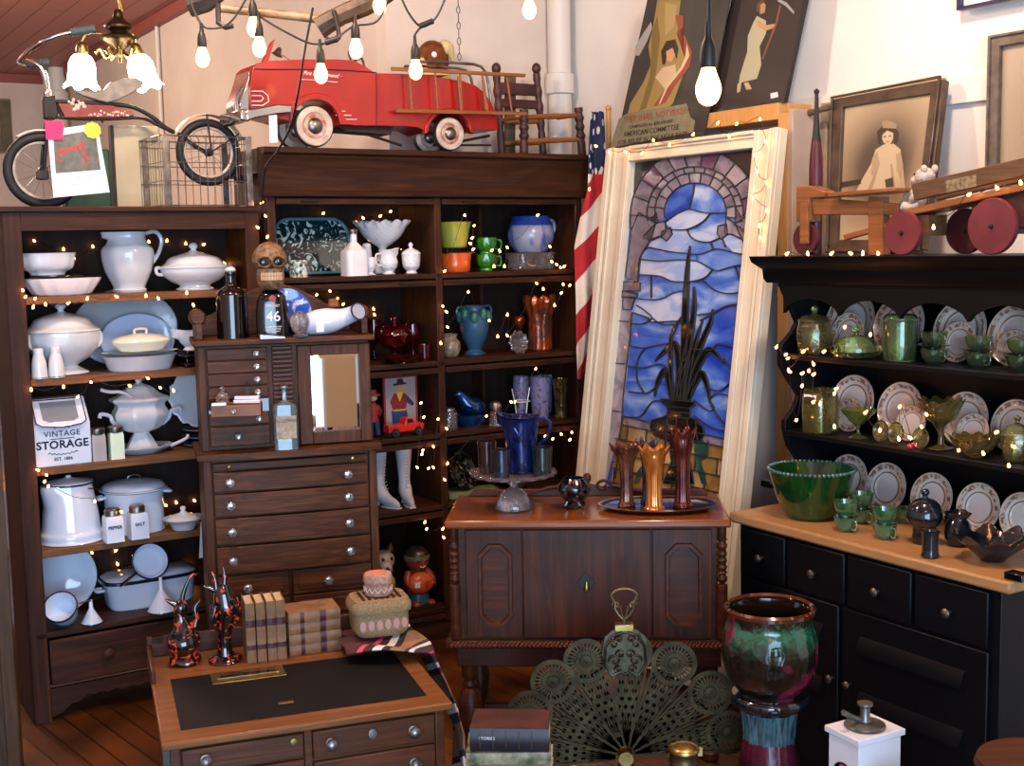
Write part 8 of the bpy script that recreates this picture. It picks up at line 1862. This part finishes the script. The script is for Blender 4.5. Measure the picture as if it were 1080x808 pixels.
# ================================================================ flag in the corner
FG = Frame(*(lambda P: (P.x, P.y))(at_depth(624, 300, 5.45)), 5)
zt_f = FG.pv(629, 118, 0)[1]; zb_f = FG.pv(612, 400, 0)[1]
def flag_mat():
    m, nt, b = newmat('flag cloth'); tc = nt.nodes.new('ShaderNodeTexCoord'); sp = nt.nodes.new('ShaderNodeSeparateXYZ'); nt.links.new(tc.outputs['UV'], sp.inputs[0])
    def math_(op, a, b2=None):
        n_ = nt.nodes.new('ShaderNodeMath'); n_.operation = op
        for i_, v in enumerate((a, b2)):
            if v is None: continue
            if isinstance(v, (int, float)): n_.inputs[i_].default_value = v
            else: nt.links.new(v, n_.inputs[i_])
        return n_.outputs[0]
    V = sp.outputs['Y']; Uo = sp.outputs['X']
    st = math_('ADD', math_('MULTIPLY', V, 8.2), math_('MULTIPLY', Uo, -1.0)); fr = math_('FRACT', math_('MULTIPLY', st, .5)); isred = math_('GREATER_THAN', fr, .5)
    mx = nt.nodes.new('ShaderNodeMixRGB'); mx.inputs[1].default_value = lin('d8cdbc'); mx.inputs[2].default_value = lin('a8202a'); nt.links.new(isred, mx.inputs[0])
    star = math_('GREATER_THAN', V, .77)
    nz = nt.nodes.new('ShaderNodeTexVoronoi'); nz.inputs['Scale'].default_value = 15; mp = nt.nodes.new('ShaderNodeMapping'); mp.inputs['Scale'].default_value = (.25, 1.4, 1); nt.links.new(tc.outputs['UV'], mp.inputs[0]); nt.links.new(mp.outputs[0], nz.inputs[0])
    isst = math_('LESS_THAN', nz.outputs['Distance'], .30)
    m2 = nt.nodes.new('ShaderNodeMixRGB'); m2.inputs[1].default_value = lin('16264a'); m2.inputs[2].default_value = lin('d0ccc4'); nt.links.new(isst, m2.inputs[0])
    m3 = nt.nodes.new('ShaderNodeMixRGB'); nt.links.new(star, m3.inputs[0]); nt.links.new(mx.outputs[0], m3.inputs[1]); nt.links.new(m2.outputs[0], m3.inputs[2])
    nt.links.new(m3.outputs[0], b.inputs['Base Color']); b.inputs['Roughness'].default_value = .9; return m
edgeL = [(0, 400, 609), (.12, 360, 608), (.3, 300, 607), (.5, 240, 606), (.62, 200, 612), (.72, 178, 619), (.85, 150, 620), (1, 118, 622)]
edgeR = [(0, 400, 613), (.12, 360, 622), (.3, 300, 634), (.5, 240, 637), (.62, 200, 639), (.72, 178, 640), (.85, 150, 638), (1, 118, 637)]
def interp(tab, v):
    for a, b in zip(tab, tab[1:]):
        if v <= b[0]: f = (v-a[0])/(b[0]-a[0]); return a[2]+(b[2]-a[2])*f
    return tab[-1][2]
def fl_fn(u, v):
    z = zb_f+(zt_f-zb_f)*v; xl = FG.x(interp(edgeL, v), 0, z); xr = FG.x(interp(edgeR, v), 0, z)
    return (xl+(xr-xl)*u, .016*sin(u*9+v*5)+.012*sin(v*16+u*3)-.01, z)
cloth('flag', 'folded stars and stripes flag hanging from a pole in the corner', 'flag', FG, fl_fn, 18, 60, flag_mat(), thick=.002)
xp = FG.x(640.5, .05, zt_f)
solo('flag_pole', MB().tube([(0, 0, 0), (0, 0, zt_f+.01)], .011, 14).ball((0, 0, zt_f+.02), .014, 14, 8), M['pine'], 'tan wooden flag pole standing beside the stained glass frame', 'pole', FG, xp+.005, .05, 0)
# ================================================================ lamps above
def lamp_cord(name, root, pts, r=.0035):
    return obj(name, MB().tube(spline(pts, 6), r, 8), M['wire'], root)
Y4 = 3.965
def D3(px, py, d=Y4): return at_depth(px, py, d)
anc = D3(400, 10)
t = thing('festoon_lights', 'black cord of bare filament bulbs draped over the old timber', 'string lights', F0, anc.x, anc.y, anc.z)
rel = lambda P: P-anc
for pts in ([(197, -8), (205, 12), (213, 26), (222, 30), (238, 27), (250, 15), (262, -6)], [(213, 25), (214, 34)], [(262, -6), (268, 6), (273, 14), (278, 20), (300, 33), (325, 45), (342, 46), (354, 42)], [(345, 44), (338, 48), (338, 52)], [(354, 42), (372, 28), (398, 22), (412, -8)], [(372, 22), (376, 30)], [(421, -8), (430, 12), (442, 27), (452, 26), (462, 15), (472, -8)], [(445, 27), (438, 36), (437, 42)], [(266, -8), (267, 8)], [(273, 14), (274, 26)]):
    lamp_cord('cord', t, [rel(D3(*p)) for p in pts])
obj('plug', MB().tube([rel(D3(343, 45)), rel(D3(356, 41))], .010, 10), M['wire'], t); obj('plug', MB().tube([rel(D3(442, 28)), rel(D3(457, 22))], .009, 10), M['wire'], t)
def edison(root, P, k, s=1.0):
    so = obj('socket', sc(MB().lathe(smooth([(0, 22), (1.6, 22), (2, 14), (3.4, 11), (4.6, 6), (4.8, -2), (4, -3)], 2)+[(0, -3)], 20), k*s), M['wire'], root, loc=P)
    bu = obj('bulb', sc(MB().lathe(smooth([(3.4, -2), (4.6, -6), (6.8, -12), (7, -16), (5.2, -21), (2, -23.4)], 3)+[(0, -23.6)], 24), k*s), M['bulb'], root, loc=P)
for px, py in ((213, 47), (338, 64), (375, 38), (438, 60), (267, 15), (273, 36), (558, -4), (400, -9)):
    edison(t, rel(D3(px, py)), Y4/FL)
pb = at_depth(747, 66, 2.15)
t = thing('pendant_bulb', 'single larger glowing filament bulb hanging in front of the posters', 'light bulb', F0, pb.x, pb.y, pb.z)
edison(t, Vector((0, 0, 0)), 2.15/FL, 1.9)
obj('cord', MB().tube(spline([(0, 0, .06), (.002, 0, .12), (-.001, 0, .35)], 4), .0035, 8), M['wire'], t)
# hanging timber with iron fittings
oldw = mat('old mottled timber', '52432f', .6, c2='2c2218', scale=18, bump=.004, bscale=30)
pa = D3(385, 5, 4.06); t = thing('hanging_timber', 'old wooden implement with pole and iron hooks hanging from the ceiling', 'implement', F0, pa.x, pa.y, pa.z)
r2 = lambda px, py, d=4.06: at_depth(px, py, d)-pa
obj('log', MB().tube(spline([r2(336, 30), r2(360, 16), r2(392, 2), r2(430, -22)], 4), [.038, .036, .034, .033, .032, .033, .034, .035, .034, .033, .032, .032, .032], 8), oldw, t, ang=20)
obj('pole', MB().tube([r2(232, 9), r2(285, 14), r2(342, 21)], [.013, .015, .014], 12), mat('brown pole', '54432f', .5, c2='8a7860', scale=20), t)
obj('clamp_block', MB().tube([r2(199, 8), r2(216, 2), r2(238, -14)], [.034, .036, .03], 6), mat('blackened wood', '221c18', .6, bump=.003, bscale=30), t, ang=20)
obj('iron_hook', MB().tube(spline([r2(352, 12, 4.03), r2(356, 28, 4.01), r2(357, 40, 4.0), r2(350, 43, 4.0), r2(344, 41, 4.0)], 3), .008, 8), M['iron'], t)
obj('iron_hook', MB().tube([r2(230, 4, 4.0), r2(230, 24, 4.0), r2(238, 29, 4.0), r2(246, 27, 4.0)], .009, 8), M['iron'], t)
obj('hanging_rope', MB().tube([r2(385, 3), r2(385, 3)+Vector((0, 0, CZ-pa.z-.02))], .006, 8), M['wire'], t)
# long black lead running down to the bookcase top
lead = [D3(330, 8, 3.98), D3(322, 50, 4.02), D3(314, 100, 4.1), D3(306, 135, 4.2), D3(292, 160, 4.3), D3(280, 178, 4.4), D3(276, 215, 4.5)]
o = obj('power_cord', MB().tube(spline([p-lead[0] for p in lead], 6), .0038, 8), M['wire'], None, lead[0]); tag(o, 'long black power cord hanging down in front of the red truck', 'cord')
# chain
pc = at_depth(484.5, 60, 4.7); cb = MB(); lz = .020
for i in range(32):
    z = i*lz*1.45; Mz = T(0, 0, z) @ RZ(90*(i % 2)) @ RX(90)
    cb.tube([(.0062*cos(a*pi/6), .0135*sin(a*pi/6), 0) for a in range(12)], .0017, 6, closed=True, M=Mz)
o = obj('hanging_chain', cb, M['iron'], None, pc); tag(o, 'iron link chain hanging beside the stuffed eagle', 'chain')
# brass chandelier
DC = 4.9; pc = at_depth(126, 45, DC); kC = DC/FL
t = thing('chandelier', 'brass chandelier with glowing frosted tulip shades', 'chandelier', F0, pc.x, pc.y, pc.z)
hc = lambda X, Y, d=DC: at_depth(*c1(X, Y), d)-pc
obj('stem', MB().tube([hc(455, -30), hc(475, 45)], .008, 10).tube([hc(452, -30), Vector((hc(452, -30).x, 0, CZ-pc.z-.002))], .008, 10), M['brass'], t)
obj('canopy', sc(MB().lathe(smooth([(3, 34), (5, 30), (6, 25), (9, 22), (14, 18), (14, 14), (9, 11), (13, 8), (19, 5), (15, 0), (6, -6), (3, -12), (2, -20), (0, -22)], 3), 36, (0, 0, 0)), kC), mat('antique bronze', '4a3c28', .35, .9), t)
def shade(P, tiltx, tilty):
    ro = obj('arm', MB().tube(spline([Vector((0, 0, .01)), P*.45+Vector((0, 0, .05)), P*.85+Vector((0, 0, .055)), P+Vector((0, 0, .03))], 5), .006, 8), M['brass'], t)
    Mx = T(*P) @ RY(tiltx) @ RX(tilty)
    obj('shade_holder', sc(MB().lathe(smooth([(3, 7), (5.5, 4), (6.5, -3), (5, -8)], 3), 24, cap=False), kC), M['brass'], ro, M=Mx)
    obj('lamp_shade', sc(MB().lathe(smooth([(6, -6), (10, -9), (13, -16), (13.6, -26), (14.5, -34), (18, -39)], 4), 60, cap=False, fn=lambda a, i, r, z: (r*(1+(.06*cos(6*a)*max(0, (-z-28)/10))), z-(2*cos(6*a)*max(0, (-z-30)/9)))), kC), M['shade'], ro, M=Mx, solid=.003)
shade(hc(318, 190), 4, 0); shade(hc(528, 195), -12, 0)
fl2 = MB()
for a in range(10):
    c_, s_ = cos(a*pi/5), sin(a*pi/5); fl2.tube(spline([(c_*3, s_*3, -8), (c_*14, s_*14, -16), (c_*20, s_*20, -7), (c_*26, s_*26, -12)], 4), [1.8]*9+[1.2]*4, 6)
obj('cast_scrollwork', sc(fl2, kC), M['brass'], t)
# far wall picture
PF = Plane(W.w(0, T2-.02, 0), W.a, Vector((0, 0, 1))); a_ = PF.uv(-40, 102); b_ = PF.uv(14, 162)
r_ = flatthing('framed_engraving', 'old framed engraving on the far wall at the left edge', 'picture', PF, (a_[0], b_[1]), .02, mat('engraving', '6a6052', .6, c2='8a7e6a', scale=6), [(a_[0], b_[1]), (b_[0], b_[1]), (b_[0], a_[1]), (a_[0], a_[1])])
W_, H_ = b_[0]-a_[0], a_[1]-b_[1]; b = MB().line2([(.05, .05), (W_-.05, .05), (W_-.05, H_-.05), (.05, H_-.05)], .10, 0, .03, closed=True); obj('frame', b, mat('worn gilt frame', '6e5c44', .5, c2='4e4030', scale=10), r_)
# ================================================================ fairy light strings
def fairy(label, pts_, group='warm fairy lights wound through the shelves', r=.0050, m=None, wr=.0011, sag=.012):
    """pts_: world points of the bulbs in order"""
    o0 = pts_[0]; t = bpy.data.objects.new('fairy_lights', None); COL.objects.link(t); t.location = o0; tag(t, label, 'string lights')
    path = []
    rr = random.Random(len(pts_)*31+int(o0.x*977))
    for a, b in zip(pts_, pts_[1:]):
        path.append(a-o0+Vector((0, 0, .009))); path.append((a+b)/2-o0+Vector((rr.uniform(-.008, .008), 0, -sag*rr.uniform(.2, 1)))); 
    path.append(pts_[-1]-o0+Vector((0, 0, .009)))
    obj('wire', MB().tube(spline(path, 3), wr, 5), m or M['wire'], t)
    for p in pts_:
        o = bpy.data.objects.new('bulb', FB_ME); COL.objects.link(o); o.parent = t; o.location = p-o0
        o.rotation_euler = (rr.uniform(-1, 1), rr.uniform(-1, 1), 0)
    return t
_b = obj('bulb', MB().lathe([(0, -.0062), (.0034, -.005), (.0042, -.001), (.003, .004), (0, .0095)], 10), M['fairy']); FB_ME = _b.data; bpy.data.objects.remove(_b)
def row(F, y, l): 
    out = []
    for p in sorted(l):
        yy = y; x, z = F.pv(p[0], p[1], yy)
        for s_ in F.sh:
            if yy > 0 and s_-.04 < z < s_+.018: z = s_+.018
        out.append(F.w(x, yy, z))
    return out
yf, yk = -.012, .316
for F_, sh_ in ((L, LSH+[LBOT]), (BK, BSH+[BBOT])): F_.sh = sh_
R.sh = []
fairy('fairy lights across the back of the top shelf of the left bookcase', row(L, yk, [(36, 254), (67, 263), (78, 272), (98, 260), (157, 255), (176, 254), (196, 257), (215, 258), (237, 278)]))
fairy('fairy lights along the upper shelf edge of the left bookcase', row(L, yf, [(24, 306), (27, 313), (37, 315), (35, 324), (48, 321), (72, 320), (92, 315), (123, 313), (154, 312), (167, 315), (197, 309), (204, 322)]))
fairy('fairy lights under the second shelf of the left bookcase', row(L, yf, [(33, 411), (67, 408), (82, 419), (96, 403), (137, 407), (156, 399), (169, 409), (183, 412)]))
fairy('fairy lights beside the enamel coffee boiler', row(L, yf, [(40, 496), (49, 501), (47, 508), (51, 513), (100, 529), (128, 540)]))
fairy('fairy lights glowing behind the stock pot', row(L, yk, [(168, 541), (175, 533), (186, 530), (205, 528)]))
fairy('fairy lights behind the roaster on the bottom shelf', row(L, yk, [(45, 597), (97, 583), (122, 581), (124, 595), (199, 610), (201, 596), (205, 605)]))
fairy('fairy lights rising up the stile between the two bookcases', row(BK, -.014, [(276, 214), (280, 228), (282, 250), (272, 240)]))
fairy('fairy lights behind the milk glass in the top left bay', row(BK, .328, [(341, 225), (383, 230), (381, 263), (401, 228), (412, 223), (424, 257), (424, 264), (436, 285), (448, 271), (457, 275)]))
fairy('fairy lights around the ruby glass in the second row', row(BK, .328, [(325, 289), (334, 311), (348, 307), (356, 315), (362, 321), (394, 326), (395, 332), (395, 343), (399, 340), (427, 344), (431, 351), (442, 359), (454, 354)]))
fairy('fairy lights around the green mugs and stoneware pitcher', row(BK, -.02, [(469, 286), (490, 227, .3), (496, 257), (498, 251), (499, 263), (500, 238), (519, 264), (521, 281), (527, 265), (532, 281), (535, 261), (567, 227, .3), (580, 260), (582, 276), (587, 279), (591, 282), (595, 281)]))
fairy('fairy lights around the blue vase and carnival vase', row(BK, -.02, [(465, 362), (467, 323), (471, 329), (472, 345), (494, 308, .3), (516, 338), (525, 355), (535, 332), (535, 354), (566, 299, .3), (573, 305, .3), (585, 322), (592, 309), (594, 300), (601, 301)]))
fairy('fairy lights beside the red toy truck and the boots', row(BK, -.02, [(440, 493), (444, 425), (445, 479), (446, 475), (447, 440), (452, 494), (457, 493), (457, 471), (462, 442)]))
fairy('fairy lights on the third row behind the cobalt pitcher', row(BK, -.02, [(469, 506), (471, 452), (472, 489), (513, 439), (525, 440), (539, 424), (543, 424), (565, 389, .3)]))
fairy('fairy lights glowing above the right end of the sideboard', row(BK, -.02, [(575, 460), (583, 463), (592, 458), (601, 464), (603, 456)]))
fairy('fairy lights over the chalkware figurines', row(BK, -.02, [(448, 551), (450, 558), (467, 558), (468, 567)]))
# around the stained glass frame
wl = [(631, 201), (638, 156), (652, 162), (669, 162), (687, 163.5), (699, 150), (716, 154.7), (741, 144), (767, 132), (779, 146), (787, 133), (812, 128), (818, 152), (806, 166), (809, 183), (819, 195), (804, 210), (819, 224), (811, 240), (812, 252)]
pts = []
for p in wl:
    u_, v_ = PL.uv(*p); pts.append(PL.O+PL.U*u_+PL.V*v_+PL.N*.048)
fairy('fairy lights strung across the stained glass frame', pts, m=M['wire'], sag=.004)
fairy('fairy lights along the top of the hutch cornice', [R.w(R.x(px, .135, Zh+.008), .135, Zh+.008) for px in (830, 852, 877, 897, 910, 926)], sag=0)
fairy('fairy lights on the deck of the plank wagon', [R.w(*(lambda a: (a[0], .145, a[1]))(R.pv(*c7(*p), .145))) for p in ((475, 692), (583, 592), (668, 572), (740, 556))], sag=.005)
fairy('fairy lights at the left end of the top hutch shelf', row(R, .186, [(819, 366), (829, 374), (831, 378), (832, 391), (847, 371, .24), (869, 371, .24), (891, 345, .24), (918, 353, .24)]))
fairy('fairy lights below the top hutch shelf around the square jar', row(R, .176, [(833, 392), (840, 443), (846, 394), (846, 407), (853, 391), (858, 384), (858, 395), (858, 424, .26), (865, 426, .26), (880, 415), (882, 410), (880, 450)]))
fairy('fairy lights along the middle hutch shelf', row(R, .188, [(913, 435), (928, 454), (949, 429, .33), (948, 463), (960, 462), (972, 450), (977, 437, .24), (1011, 475), (1037, 478), (1051, 456), (1064, 491), (1069, 471)]))
# ================================================================ repeats share a group
GROUPS = {'fairy_lights': 'warm fairy lights wound through the shelves', 'china_plate': 'floral rimmed china plates on the hutch', 'punch_cup': 'green carnival punch cups on the counter',
          'tea_cup': 'green glass cups stacked on the top hutch shelf', 'salt_shaker': None, 'shaker_jar': 'lettered white enamel shaker jars', 'spice_jar': 'square glass jars beside the bread bin',
          'saucepan': 'white enamel saucepans on the bottom shelf', 'funnel': 'white enamel funnels on the bottom shelf', 'oval_platter': 'oval platters leaning on the second shelf', 'mug': 'stacked green faceted mugs',
          'lace_up_boot': 'white lace-up boots', 'swung_vase': 'swung carnival vases on the silver tray', 'tall_glass': 'lavender glass tumblers on the third row', 'goblet': 'ruby glass goblets',
          'glass_bird_figurine': 'black and orange spattered glass birds', 'lamp_box': 'white wooden lamp boxes', 'oil_lamp': 'pewter oil lamps', 'dog_figurine': 'chalkware dogs on the bottom shelf'}
for o in list(bpy.data.objects):
    if o.parent is None and not o.get('group') and o.get('label'):
        st = o.name.split('.')[0]; l = o['label']
        if GROUPS.get(st): o['group'] = GROUPS[st]
        elif st == 'salt_shaker' and 'plain white' in l: o['group'] = 'plain white salt shakers on the second shelf'
        elif st == 'saucer' and 'green glass' in l: o['group'] = 'green glass saucers on the top hutch shelf'
        elif st == 'tumbler' and 'carnival' in l: o['group'] = 'carnival tumblers on the cake stand'
        elif st == 'oval_dish' and 'on edge' in l: o['group'] = 'oval glass dishes standing on edge'
        elif st == 'oval_dish': o['group'] = 'oval white dishes stacked on the second shelf'
        elif st == 'book' and 'fire screen' in l or st == 'book' and 'dark ribbed' in l: o['group'] = 'old books stacked by the fire screen'
